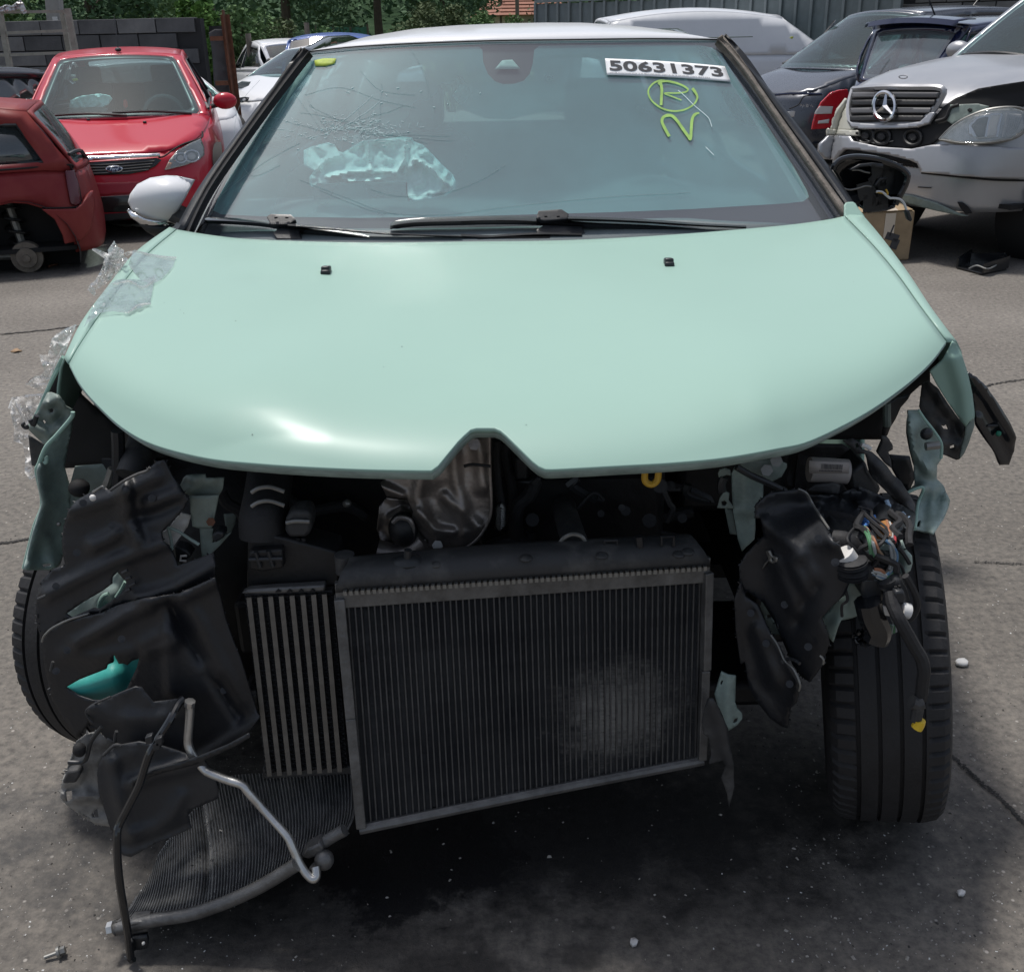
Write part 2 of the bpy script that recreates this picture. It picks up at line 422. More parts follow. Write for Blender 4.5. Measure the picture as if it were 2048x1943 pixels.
# ================================================================== ground
def ground_material():
    m = bpy.data.materials.new('worn_yard_surface'); m.use_nodes = True
    t = m.node_tree; N = t.nodes; L = t.links
    b = N['Principled BSDF']; tc = N.new('ShaderNodeTexCoord')
    def noi(scale, det=8, rough=0.6):
        n = N.new('ShaderNodeTexNoise'); n.inputs['Scale'].default_value = scale; n.inputs['Detail'].default_value = det
        n.inputs['Roughness'].default_value = rough; L.new(tc.outputs['Object'], n.inputs['Vector']); return n
    def ramp(src, *st):
        r = N.new('ShaderNodeValToRGB'); e = r.color_ramp.elements
        while len(e) < len(st): e.new(0.5)
        for k, (p, c) in enumerate(st): e[k].position = p; e[k].color = (*c, 1)
        L.new(src, r.inputs[0]); return r
    def mix(f, a, c, mode='MIX', fac=None):
        x = N.new('ShaderNodeMix'); x.data_type = 'RGBA'; x.blend_type = mode
        if fac is not None: x.inputs[0].default_value = fac
        else: L.new(f, x.inputs[0])
        L.new(a, x.inputs[6]); L.new(c, x.inputs[7]); return x.outputs[2]
    big = ramp(noi(0.55).outputs[0], (0.3, (0.105, 0.095, 0.084)), (0.52, (0.146, 0.133, 0.118)), (0.72, (0.20, 0.184, 0.164)))
    fine = ramp(noi(45, 10, 0.7).outputs[0], (0.34, (0.55, 0.55, 0.56)), (0.5, (0.98, 0.98, 0.98)), (0.66, (1.36, 1.34, 1.3)))
    c = mix(None, big.outputs[0], fine.outputs[0], 'MULTIPLY', 1.0)
    v = N.new('ShaderNodeTexVoronoi'); v.inputs['Scale'].default_value = 42; L.new(tc.outputs['Object'], v.inputs['Vector'])
    peb = ramp(v.outputs['Distance'], (0.10, (1, 1, 1)), (0.19, (0, 0, 0)))
    vsel = ramp(v.outputs['Color'], (0.72, (0, 0, 0)), (0.78, (1, 1, 1)))
    pm = mix(None, peb.outputs[0], vsel.outputs[0], 'MULTIPLY', 1.0)
    light = N.new('ShaderNodeRGB'); light.outputs[0].default_value = (0.36, 0.335, 0.305, 1)
    c = mix(pm, c, light.outputs[0])
    scuff = ramp(noi(3.3, 12, 0.75).outputs[0], (0.60, (0, 0, 0)), (0.75, (0.5, 0.5, 0.5)))
    pale = N.new('ShaderNodeRGB'); pale.outputs[0].default_value = (0.29, 0.27, 0.245, 1)
    c = mix(scuff.outputs[0], c, pale.outputs[0])
    # oily and damp stains with ragged outlines, plus shade painted before the wreck's front
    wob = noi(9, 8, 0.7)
    def stain_or_shade(pt, rx, ry, edge):
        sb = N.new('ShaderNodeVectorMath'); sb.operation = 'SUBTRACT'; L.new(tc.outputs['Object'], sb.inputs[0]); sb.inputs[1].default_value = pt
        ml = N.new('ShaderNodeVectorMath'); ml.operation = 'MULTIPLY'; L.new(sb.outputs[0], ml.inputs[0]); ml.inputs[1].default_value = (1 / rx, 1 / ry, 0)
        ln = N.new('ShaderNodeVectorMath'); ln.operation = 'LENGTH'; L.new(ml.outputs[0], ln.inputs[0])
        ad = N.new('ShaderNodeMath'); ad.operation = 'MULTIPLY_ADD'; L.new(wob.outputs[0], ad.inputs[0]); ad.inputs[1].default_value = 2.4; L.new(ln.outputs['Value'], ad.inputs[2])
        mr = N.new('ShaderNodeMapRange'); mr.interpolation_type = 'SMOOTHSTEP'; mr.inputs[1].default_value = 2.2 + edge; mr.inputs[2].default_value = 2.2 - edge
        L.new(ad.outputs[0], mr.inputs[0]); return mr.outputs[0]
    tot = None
    for (px, py, rx, ry, e, k) in STAINS_AND_SHADE:
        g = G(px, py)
        s = stain_or_shade((g.x, g.y, 0), rx, ry, e)
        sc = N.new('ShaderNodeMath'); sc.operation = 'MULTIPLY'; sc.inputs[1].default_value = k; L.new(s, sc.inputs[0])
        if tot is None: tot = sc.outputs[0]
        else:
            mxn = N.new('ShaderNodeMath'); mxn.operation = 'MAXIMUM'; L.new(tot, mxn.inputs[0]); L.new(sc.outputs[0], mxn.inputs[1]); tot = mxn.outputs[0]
    oil_and_shade = N.new('ShaderNodeRGB'); oil_and_shade.outputs[0].default_value = (0.008, 0.008, 0.009, 1)
    c = mix(tot, c, oil_and_shade.outputs[0])
    L.new(c, b.inputs['Base Color'])
    rr = N.new('ShaderNodeMapRange'); rr.inputs[3].default_value = 0.88; rr.inputs[4].default_value = 0.5; L.new(tot, rr.inputs[0]); L.new(rr.outputs[0], b.inputs['Roughness'])
    h1 = noi(70, 10, 0.75); h2 = noi(7, 6, 0.6)
    ad = N.new('ShaderNodeMath'); ad.operation = 'MULTIPLY_ADD'; L.new(h2.outputs[0], ad.inputs[0]); ad.inputs[1].default_value = 1.2; L.new(h1.outputs[0], ad.inputs[2])
    bp = N.new('ShaderNodeBump'); bp.inputs['Strength'].default_value = 0.55; bp.inputs['Distance'].default_value = 0.006
    L.new(ad.outputs[0], bp.inputs['Height']); L.new(bp.outputs[0], b.inputs['Normal'])
    return m
STAINS_AND_SHADE = [(820, 1720, 0.24, 0.17, 0.25, 0.97), (1180, 1800, 0.03, 0.02, 0.5, 0.6), (1165, 1915, 0.035, 0.03, 0.5, 0.6),
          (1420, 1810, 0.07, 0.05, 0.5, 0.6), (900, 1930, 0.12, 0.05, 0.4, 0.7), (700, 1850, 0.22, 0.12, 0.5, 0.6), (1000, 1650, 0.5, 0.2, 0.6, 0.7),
          (1700, 480, 0.8, 0.6, 0.6, 0.4), (60, 540, 0.5, 0.3, 0.5, 0.45), (1300, 1700, 0.5, 0.22, 0.6, 0.7), (950, 1660, 0.95, 0.26, 0.5, 0.88), (560, 1800, 0.3, 0.2, 0.6, 0.6), (1500, 1620, 0.35, 0.2, 0.6, 0.7)]  # broad entries paint deeper shadow into the ground in front of the wreck
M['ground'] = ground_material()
gb = MB()
R = 220.0
xs = [-R, -60, -20, -8, -4, 0, 4, 8, 20, 60, R]; ys = [-60, -10, 0, 3, 6, 10, 16, 26, 60, R]
gb.grid([[(x, y, 0) for x in xs] for y in ys])
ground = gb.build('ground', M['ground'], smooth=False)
tag(ground, kind='structure')
def ribbon(pts, width, z=0.004, jit=0.0, rnd=random.Random(3)):
    mb = MB(); rows = []
    for i, p in enumerate(pts):
        a, b = pts[max(0, i - 1)], pts[min(len(pts) - 1, i + 1)]
        d = (b - a); d.z = 0; d.normalize()
        n = Vector((-d.y, d.x, 0))
        wv = width * (0.5 + rnd.random() * 0.8) * 0.5
        q = p + n * rnd.uniform(-jit, jit)
        rows.append([Vector((q.x, q.y, 0)) + n * wv + Vector((0, 0, z)), Vector((q.x, q.y, 0)) - n * wv + Vector((0, 0, z))])
    return mb.grid(rows)
M['crack_ground'] = mat('ground_crack', (0.03, 0.028, 0.026), 0.95, var=0.4, vscale=30)
def ground_line(pxs, width, n=60, jit=0.006):
    P = [G(*p) for p in pxs]; Q = cr(P, max(4, n // len(P)))
    ribbon(Q, width, 0.004, jit).build('crack', M['crack_ground'], ground, smooth=False)
ground_line(z3((-40, 772), (250, 745), (450, 722), (640, 700)), 0.018)
ground_line(z4((-40, 590), (100, 572), (200, 552), (420, 520)), 0.014)
ground_line([(1960, 775), (2010, 765), (2100, 752)], 0.012)
ground_line(zB((1560, 600), (1640, 665), (1740, 760), (1850, 850), (1977, 985), (2100, 1090)), 0.009, 160, 0.004)
ground_line(zB((1600, 645), (1700, 735), (1800, 815)), 0.004, 70, 0.006)
ground_line(z7((1680, 900), (1800, 905), (1977, 915)), 0.006)
# loose grit and glass crumbs
def crumbs(name, m, n, area, size, seed, zmul=1.0):
    rnd = random.Random(seed); mb = MB()
    for _ in range(n):
        px, py = rnd.uniform(*area[0]), rnd.uniform(*area[1])
        if 480 < px < 1560 and py > 1540 and rnd.random() < .8: continue
        g = G(px, py); s = rnd.uniform(*size) * (0.5 + rnd.random() ** 3)
        a = rnd.random() * 6.28; e = rnd.uniform(0.4, 1.0)
        c, q = math.cos(a), math.sin(a)
        def P(x, y, z): return (g.x + (x * c - y * q * e) * s, g.y + (x * q + y * c * e) * s, z * s * zmul)
        mb.add([P(-1, -.6, 0), P(.9, -.7, 0), P(.8, .8, 0), P(-.7, .7, 0), P(-.3, .1, .8), P(.4, .0, .7)],
               [(0, 1, 5, 4), (1, 2, 5), (2, 3, 4, 5), (3, 0, 4)])
    return tag(mb.build(name, m, smooth=False), kind='stuff')
M['grit'] = mat('pale_grit', (0.33, 0.31, 0.28), 0.9)
M['grit_dark'] = mat('dark_grit', (0.05, 0.048, 0.045), 0.9)
M['glass_crumb'] = mat('glass_crumb', (0.62, 0.63, 0.62), 0.2)
crumbs('gravel', M['grit'], 4200, ((-60, 2110), (560, 2000)), (0.0012, 0.004), 1)
crumbs('gravel', M['grit_dark'], 3200, ((-60, 2110), (480, 2000)), (0.001, 0.003), 2)
crumbs('glass_crumbs', M['glass_crumb'], 420, ((-20, 620), (1250, 1990)), (0.0010, 0.0026), 3, 0.5)
crumbs('glass_crumbs', M['glass_crumb'], 420, ((1350, 2100), (800, 1990)), (0.0010, 0.0024), 4, 0.5)
# ================================================================== walls and fences
def block_mat(name, c1, c2):
    return mat(name, c1, 0.92, vscale=2.2, col2=c2, thr=(0.3, 0.72), bump=0.5, bscale=25)
BLK = [block_mat('sooty_block', (0.045, 0.046, 0.050), (0.12, 0.12, 0.125)), block_mat('stained_block', (0.065, 0.066, 0.07), (0.18, 0.18, 0.183)), block_mat('dark_block', (0.035, 0.036, 0.039), (0.09, 0.091, 0.096))]
BLK2 = [block_mat('grey_block', (0.10, 0.10, 0.10), (0.19, 0.19, 0.185)), block_mat('weathered_block', (0.07, 0.07, 0.07), (0.15, 0.15, 0.145))]
M['mortar'] = mat('mortar', (0.025, 0.025, 0.027), 0.95, bump=0.4)
def block_wall(name, label, A, B, height, bl, bh, mats, rows=None, seed=1, group=None):
    A, B = Vector((A[0], A[1], 0)), Vector((B[0], B[1], 0))
    d = B - A; Ln = d.length; ang = math.atan2(d.y, d.x)
    t = thing(name, label, 'wall', (A.x, A.y, 0), ang, group, offset=False)
    core = MB().box((Ln / 2, 0.10, (height - .02) / 2), (Ln - .02, 0.15, height - .02)).build('mortar_core', M['mortar'], t, local=True, smooth=False)
    rnd = random.Random(seed)
    base = MB().box((0, 0, 0), (bl - .016, 0.17, bh - .014))
    meshes = []
    for m in mats:
        o = base.build('block', m, t, local=True, bevel=0.008, smooth=False); meshes.append(o)
    used = set()
    nr = int(round(height / bh)); r0 = 0 if rows is None else nr - rows
    for r in range(r0, nr):
        x = bl * (0.5 if r % 2 else 0.0) + bl / 2
        while x < Ln - bl * .4:
            k = rnd.randrange(len(mats))
            if k in used: o = meshes[k].copy(); COL.objects.link(o); o.parent = t
            else: o = meshes[k]; used.add(k)
            o.location = (x, 0.065 + rnd.uniform(-.006, .006), r * bh + bh / 2)
            o.rotation_euler = (rnd.uniform(-.01, .01), rnd.uniform(-.006, .006), rnd.uniform(-.01, .01))
            x += bl
    return t
pA, pB = W(-70, 60, 16.0), W(414, 60, 16.0)
wall_left = block_wall('block_wall', 'sooty concrete block wall standing behind the red hatchback', (pA.x, 16.0), (pB.x, 15.7), 1.8, 0.56, 0.2, BLK, seed=4)
pC = W(452, 60, 15.9)
block_wall('block_wall', 'short low end of dark block wall beside the rusty post', (pB.x + .02, 15.95), (pC.x, 15.9), 1.7, 0.34, 0.2, BLK, seed=8)
# metal panel fence at the back right
fa, fb = W(1073, 40, 22.0), W(1786, 40, 17.5)
FA, FB = Vector((fa.x, fa.y, 0)), Vector((fb.x, fb.y, 0))
fd = FB - FA; fl = fd.length
fence = thing('panel_fence', 'grey ribbed metal panel fence behind the white van', 'fence', FA, math.atan2(fd.y, fd.x), offset=False)
M['fence'] = mat('weathered_fence_panel', (0.17, 0.20, 0.205), 0.55, metal=0.3, var=0.22, vscale=3)
M['fence2'] = mat('fence_rib', (0.21, 0.24, 0.245), 0.5, metal=0.3, var=0.15, vscale=4)
FH = 2.02
npan = 26; pw = fl / npan
p0 = r0 = None
for k in range(npan):
    if k == 0:
        p0 = MB().box((0, 0, FH / 2), (pw - .03, 0.02, FH - .06)).build('panel', M['fence'], fence, local=True, smooth=False); o = p0
        r0 = MB().box((0, -.03, FH / 2), (0.05, 0.05, FH - .02)).build('rib', M['fence2'], fence, local=True, smooth=False, bevel=.008); q = r0
    else:
        o = p0.copy(); COL.objects.link(o); o.parent = fence; q = r0.copy(); COL.objects.link(q); q.parent = fence
    o.location = (pw * (k + .5), 0.01 * (k % 2), 0); q.location = (pw * k, 0, 0)
MB().box((fl / 2, -.02, FH + .02), (fl, 0.09, 0.05)).build('top_rail', M['fence2'], fence, local=True, smooth=False)
MB().box((fl + .06, -.02, 1.1), (0.12, 0.12, 2.2)).build('corner_post', M['fence2'], fence, local=True, smooth=False, bevel=.01)
wa, wb = W(1796, 30, 17.6), W(2200, 30, 15.5)
block_wall('block_wall', 'pale grey concrete block wall at the back right corner', (wa.x, wa.y), (wb.x, wb.y), 2.4, 0.5, 0.2, BLK2, rows=7, seed=5)
# ------------------------------------------------------------------ rack, poles, post
def beam(mb, a, b, wx, wy):
    a, b = Vector(a), Vector(b); d = b - a
    q = d.to_track_quat('Z', 'Y').to_matrix()
    return mb.box((a + b) / 2, (wx, wy, d.length), q)
def to_ground(a, b):
    a, b = Vector(a), Vector(b); t = a.z / (a.z - b.z); return a + (b - a) * t
YR = 12.6
rk = thing('storage_rack', 'weathered metal storage rack with rungs in front of the block wall', 'rack', (W(60, 150, YR).x, YR, 0))
def zr(x, y, Y=YR): p = z1((x, y))[0]; return W(p[0], p[1], Y)
for (a, b, dy) in (((-5, 60), (95, 600), 0), ((430, 55), (500, 420), 0), ((398, 75), (442, 330), .5), ((-200, 60), (-110, 600), .5)):
    A, B = zr(*a, YR + dy), zr(*b, YR + dy)
    beam(MB(), A, to_ground(A, B), 0.055, 0.055).build('post', M['rack'], rk, smooth=False)
for (a, b) in (((-120, 80), (432, 74)), ((15, 212), (452, 196)), ((40, 352), (474, 334)), ((70, 496), (500, 470)), ((95, 600), (515, 570)), ((-170, 356), (40, 352)), ((-140, 500), (70, 496))):
    beam(MB(), zr(*a), zr(*b), 0.04, 0.03).build('rung', M['rack'], rk, smooth=False)
for (x, y) in ((432, 74), (5, 78)):
    beam(MB(), zr(x, y), zr(x - 30, y, YR + .5), 0.035, 0.03).build('crossbar', M['rack'], rk, smooth=False)
M['foil'] = mat('crumpled_foil', (0.55, 0.55, 0.55), 0.35, metal=0.6, var=0.25, vscale=6, bump=0.6, bscale=14)
def crumple(px_out, Y, name, m, parent=None, step=6, amp=0.05, scale=14, thick=0.003, seed=0):
    return sheet(name, px_out, creased(Y, amp=amp, scale=scale, seed=seed), m, parent, step=step, thick=thick, sharp=12)
foil = crumple(z1((2, 45), (40, 30), (75, 38), (110, 10), (130, 0), (150, 20), (172, 80), (150, 92), (120, 60), (90, 70), (50, 76), (10, 80), (-20, 70)), YR - .05, 'foil_scrap', M['foil'], step=3, amp=.03, scale=7)
tag(foil, 'crumpled silvery foil scrap caught on top of the metal rack', 'foil')
pl = thing('concrete_pole', 'square concrete utility pole rising behind the block wall', 'pole', (W(112, 60, 17.5).x, 17.5, 0))
A, B = W(103, -60, 17.5), W(113, 60, 17.5)
beam(MB(), A + (A - B) * 8, to_ground(A, B), 0.21, 0.21).build('shaft', M['concrete_pole'], pl, smooth=False, bevel=.02)
MB().box(W(110, 38, 17.36), (.07, .03, .06)).build('number_plate', M['white_plastic'], pl, smooth=False)
rp = thing('steel_post', 'rusty leaning steel post at the end of the block wall', 'post', (W(474, 245, 13.6).x, 13.6, 0))
A, B = W(446, 20, 13.6), W(474, 245, 13.6)
Bg = to_ground(A, B)
beam(MB(), A, Bg, 0.10, 0.012).build('flange', M['rust'], rp, smooth=False)
beam(MB(), A + Vector((0.0, .06, -.05)), Bg + Vector((0.0, .06, 0)), 0.012, 0.11).build('web', M['rust'], rp, smooth=False)
for (x, y) in ((1225, 218), (1255, 470), (1262, 530)):
    p = zL((x, y))[0]; c = W(p[0], p[1], 13.58)
    MB().box(c, (.16, .03, .05)).build('hinge', M['rust'], rp, smooth=False)
gp = sheet('gate_leaf', zL((1180, 185), (1215, 165), (1262, 165), (1300, 560), (1215, 560), (1200, 300)), lambda x, y: W(x, y, 13.75), BLK[2], step=12, thick=.03)
tag(gp, 'dark steel gate plate hinged on the rusty leaning post', 'gate')
# ================================================================== vegetation
def leaf_mat(name, c, c2):
    m = mat(name, c, 0.75, vscale=0.9, col2=c2, thr=(0.35, 0.65), spec=0.1)
    return m
LEAF = [leaf_mat('dark_foliage', (0.055, 0.10, 0.056), (0.095, 0.16, 0.085)), leaf_mat('mid_foliage', (0.08, 0.145, 0.06), (0.135, 0.21, 0.09)),
        leaf_mat('bright_foliage', (0.07, 0.15, 0.035), (0.12, 0.22, 0.06)), leaf_mat('olive_foliage', (0.075, 0.105, 0.05), (0.12, 0.15, 0.08))]
M['bark'] = mat('bark', (0.07, 0.055, 0.042), 0.9, var=0.3, bump=0.5)
def leaves(mb, c, r, n, size, rnd):
    c = Vector(c)
    for _ in range(n):
        d = Vector((rnd.gauss(0, 1), rnd.gauss(0, 1), rnd.gauss(0, 1))).normalized() * rnd.random() ** 0.4
        p = c + Vector((d.x * r[0], d.y * r[1], d.z * r[2]))
        if p.z < 0.05: p.z = rnd.uniform(.05, .5)
        u = Vector((rnd.gauss(0, 1), rnd.gauss(0, 1), rnd.gauss(0, .6))).normalized()
        v = u.cross(Vector((rnd.gauss(0, 1), rnd.gauss(0, 1), rnd.gauss(0, 1)))).normalized()
        s = size * rnd.uniform(.5, 1.2)
        mb.add([p - u * s, p + v * s * .5, p + u * s, p - v * s * .5], [(0, 1, 2, 3)])
def tree(name, label, px, Y, h, r, tone, seed, size=0.16, n=2600, low=0.25, cat='tree', group='trees and bushes beyond the yard'):
    rnd = random.Random(seed)
    b = W(px, 70, Y); t = thing(name, label, cat, (b.x, Y, 0), 0, group, offset=False)
    tr = MB(); tr.tube([(0, 0, -.1), (rnd.uniform(-.1, .1), 0, h * .3), (rnd.uniform(-.3, .3), rnd.uniform(-.3, .3), h * .75)], lambda q: h * .022 * (1 - .75 * q) + .01, 7, 4)
    for k in range(6):
        z = h * rnd.uniform(.2, .55); a = rnd.random() * 6.28
        tr.tube([(0, 0, z), (math.cos(a) * r * .35, math.sin(a) * r * .35, z + h * .12), (math.cos(a) * r * .75, math.sin(a) * r * .75, z + h * .22)], lambda q: h * .01 * (1 - .8 * q) + .004, 5, 3)
    tr.build('trunk', M['bark'], t, local=True)
    cw = MB(); k = 16
    for i in range(k):
        a = rnd.random() * 6.28; q = math.sqrt(rnd.random()) * .75; z = lerp(h * low, h * .9, rnd.random())
        wd = 1.0 - .5 * abs(z / h - .45)
        leaves(cw, (math.cos(a) * r * q * wd, math.sin(a) * r * q * wd, z), (r * rnd.uniform(.25, .45), r * rnd.uniform(.25, .45), h * rnd.uniform(.09, .17)), n // k, size, rnd)
    cw.build('crown', LEAF[tone], t, local=True, smooth=False)
    return t
TREES = [
 ('leafy_tree', 'dark tree at the far left behind the rack and wall', 20, 37, 7.5, 2.6, 0, .2, 'tree'),
 ('leafy_tree', 'dark green tree just right of the concrete pole', 190, 36, 8.0, 2.5, 0, .2, 'tree'),
 ('leafy_tree', 'dark tree rising behind the middle of the sooty wall', 300, 40, 9.0, 2.6, 1, .2, 'tree'),
 ('young_tree', 'bright yellow-green young tree above the wall end', 400, 21.5, 2.75, 0.62, 2, .12, 'tree'),
 ('leafy_tree', 'large dark rounded tree behind the blue van', 575, 44, 11.0, 2.6, 0, .2, 'tree'),
 ('leafy_tree', 'distant dark tree right of the large rounded one', 760, 46, 10.0, 3.0, 0, .25, 'tree'),
 ('leafy_tree', 'dark tree behind the white roof left of the tiled house', 900, 44, 9.0, 2.8, 0, .25, 'tree'),
 ('bush', 'mid green bush behind the rusty post', 470, 24, 2.4, 1.0, 1, .05, 'bush'),
 ('bush', 'olive bush above the white parked cars', 530, 27, 1.9, 1.3, 3, .05, 'bush'),
 ('bush', 'low bush behind the blue van roof', 640, 29, 1.7, 1.2, 1, .05, 'bush'),
 ('bush', 'olive bush just left of the car roof top', 800, 33, 1.95, 1.5, 3, .05, 'bush'),
 ('bush', 'pale olive bush behind the middle of the white roof', 880, 34, 2.35, 1.2, 3, .05, 'bush'),
 ('bush', 'green bush left of the tiled house', 955, 36, 2.2, 1.1, 1, .05, 'bush'),
 ('bush', 'bush below the eaves of the tiled house', 1055, 38, 2.25, 0.9, 1, .05, 'bush'),
 ('leafy_tree', 'tree at the left edge beyond the yard wall', -140, 26, 7.5, 2.5, 1, .2, 'tree'),
 ('leafy_tree', 'tall tree behind the panel fence', 1180, 48, 8.0, 3.0, 0, .2, 'tree'),
]
for i, (nm, lb, px, Y, h, r, tone, low, ct) in enumerate(TREES):
    tree(nm, lb, px, Y, h, r, tone, 20 + i, size=.07 if ct == 'bush' or nm == 'young_tree' else .11, n=6500 if ct != 'bush' else 4200, low=low, cat=ct)
fr = random.Random(9); fm = MB()
for i in range(330):
    x = fr.uniform(-60, 50); y = fr.uniform(60, 92)
    leaves(fm, (x, y, fr.uniform(.6, 9)), (3.2, 2.5, 2.8), 120, 0.32, fr)
tag(fm.build('forest', LEAF[0], smooth=False), kind='stuff')
hr = []
for j in range(14):
    y = 58 + j * 12
    hr.append([(x, y, -0.3 + 26 * sm(58, 190, y) + 2.0 * noise.noise(Vector((x / 30, y / 30, 0)))) for x in range(-220, 221, 20)])
tag(MB().grid(hr).build('hill', mat('wooded_hill', (0.03, 0.055, 0.03), 1.0, vscale=.3, col2=(.055, .09, .05), spec=0.0)), kind='structure')
M['meadow'] = mat('meadow', (0.10, 0.12, 0.05), 0.95, var=0.3, vscale=0.6)
gr = []
for j in range(8):
    y = 23.5 + j * 5
    gr.append([(x, y, 0.006 + 0.012 * j) for x in (-40, -20, -10, 0, 10, 40)])
tag(MB().grid(gr).build('meadow', M['meadow'], smooth=False), kind='structure')
gv = MB(); grr = random.Random(12)
for i in range(5200):
    x, y = grr.uniform(-14, 3), grr.uniform(22.5, 34)
    h = grr.uniform(.15, .5); a = grr.random() * 3.14; q = .04
    gv.add([(x - math.cos(a) * q, y - math.sin(a) * q, 0), (x + math.cos(a) * q, y + math.sin(a) * q, 0), (x + grr.uniform(-.1, .1), y + grr.uniform(-.1, .1), h)], [(0, 1, 2)])
tag(gv.build('tall_grass', LEAF[3], smooth=False), kind='stuff')
# far house with a tiled roof, posts, netting
ht = thing('house', 'distant house with a reddish tiled hip roof beyond the bushes', 'house', (W(1050, 20, 52).x, 52, 0), 0.25, offset=False)
M['render'] = mat('house_render', (0.52, 0.47, 0.40), 0.9, var=0.06)
M['tile'] = mat('roof_tile', (0.25, 0.11, 0.075), 0.85, vscale=3, col2=(0.36, 0.17, 0.12), bump=0.5, bscale=12)
MB().box((0, 0, 1.05), (3.1, 5, 2.1)).build('wall', M['render'], ht, local=True, smooth=False)
rf = MB()
for k in range(9):
    t0, t1 = k / 9, (k + 1.15) / 9
    for sgn in (-1, 1):
        y0, y1 = sgn * lerp(2.9, .3, t0), sgn * lerp(2.9, .3, min(1, t1)); za, zb_ = 2.08 + 1.3 * t0 + .05, 2.08 + 1.3 * min(1, t1)
        xa, xb = lerp(1.95, .8, t0), lerp(1.95, .8, min(1, t1))
        rf.add([(-xa, y0, za), (xa, y0, za), (xb, y1, zb_), (-xb, y1, zb_)], [(0, 1, 2, 3)])
        rf.add([(sgn * xa, -abs(y0), za), (sgn * xa, abs(y0), za), (sgn * xb, abs(y1), zb_), (sgn * xb, -abs(y1), zb_)], [(0, 1, 2, 3)])
rf.build('roof', M['tile'], ht, local=True, smooth=False, solid=.03)
wn = MB().box((-.7, -2.51, 1.3), (.7, .06, .8)).build('window', M['white_plastic'], ht, local=True, smooth=False)
MB().box((-.7, -2.545, 1.3), (.6, .02, .7)).build('pane', M['gloss_black'], wn, local=True, smooth=False)
M['wood'] = mat('grey_wood', (0.14, 0.12, 0.10), 0.9, var=0.2)
for (px, py0, Y, hgt, lb) in ((495, 64, 20.0, 1.58, 'grey wooden fence post above the white parked car'), (614, 52, 21.5, 1.75, 'thin fence post behind the blue van roof'), (1035, -10, 40.0, 3.3, 'tall dark thin pole left of the tiled house'), (1003, -10, 50.0, 3.2, 'thin distant pole at the corner of the tiled house')):
    b = W(px, 60, Y)
    o = MB().tube([(b.x, Y, 0), (b.x, Y, hgt)], .05 if Y < 30 else .07, 8).build('post', M['wood'])
    tag(o, lb, 'post', 'posts beyond the yard')
M['net'] = mat('green_netting', (0.06, 0.20, 0.15), 0.8, var=0.15)
na, nb = W(632, 50, 50.0), W(735, 50, 50.0)
nn = thing('windbreak', 'green windbreak netting on stakes in the far field', 'netting', ((na.x + nb.x) / 2, 50, 0))
MB().box(((na.x + nb.x) / 2, 50, 1.35), (nb.x - na.x, .04, 0.9)).build('net', M['net'], nn, smooth=False)
for k in range(4):
    MB().box((lerp(na.x, nb.x, k / 3), 49.93, 0.95), (.08, .08, 1.9)).build('stake', M['wood'], nn, smooth=False)
# ================================================================== litter on the ground
def scrap(name, label, cat, pxs, m, thick=.006, z=.004, bump=.01, group=None):
    P, fs = tri(pxs, 5)
    vs = []
    for (x, y) in P:
        g = G(x, y); vs.append((g.x, g.y, z + thick / 2 + bump * abs(noise.noise(Vector((x / 9, y / 9, 3))))))
    o = obj(name, vs, fs, m, solid=thick); return tag(o, label, cat, group)
M['leaf'] = mat('dry_leaf', (0.30, 0.20, 0.12), 0.8, var=0.2, vscale=60)
scrap('dry_leaf', 'dry brown leaf lying on the ground left of the wreck', 'leaf', z3((70, 885), (95, 872), (120, 868), (150, 880), (125, 888), (100, 892)), M['leaf'], .002, .002, .012)
scrap('wood_splinter', 'dark splinter lying near the brake drum', 'splinter', z1((305, 1705), (330, 1692), (368, 1686), (372, 1692), (335, 1702), (312, 1712)), M['rust'], .012, .002, .004)
scrap('cardboard_scrap', 'flattened grey cardboard scrap under the red hatchback bumper', 'scrap', z1((690, 1420), (760, 1412), (890, 1418), (960, 1428), (940, 1448), (860, 1455), (800, 1452), (720, 1444)), M['concrete_pole'], .012, .004, .03)
scrap('plastic_chip', 'white plastic chip right of the wreck front wheel', 'chip', z7((1566, 1505), (1590, 1490), (1620, 1488), (1642, 1505), (1640, 1522), (1610, 1526), (1575, 1520)), M['white_plastic'], .008, .003, .01)
scrap('plastic_chip', 'round white plastic chip on the shadowed ground in front', 'chip', [(1261, 1884), (1269, 1882), (1275, 1888), (1273, 1895), (1265, 1896), (1260, 1891)], M['white_plastic'], .008, .003, .004)
scrap('plastic_chip', 'tiny dirty white chip right of the oily patch', 'chip', [(1913, 1786), (1922, 1784), (1930, 1788), (1926, 1795), (1916, 1795)], M['white_plastic'], .006, .003, .004)
bl = thing('bolt', 'small steel bolt with washer lying bottom left', 'bolt', G(116, 1905))
a, b = G(*z5((25, 1592))[0], .008), G(*z5((105, 1562))[0], .012)
MB().tube([a, b], .0035, 8).build('shank', M['steel'], bl)
d = (b - a).normalized()
MB().tube([b - d * .002, b + d * .003], .011, 14).build('washer', M['steel'], bl)
MB().tube([b + d * .003, b + d * .012], .0075, 6).build('head', M['steel'], bl)
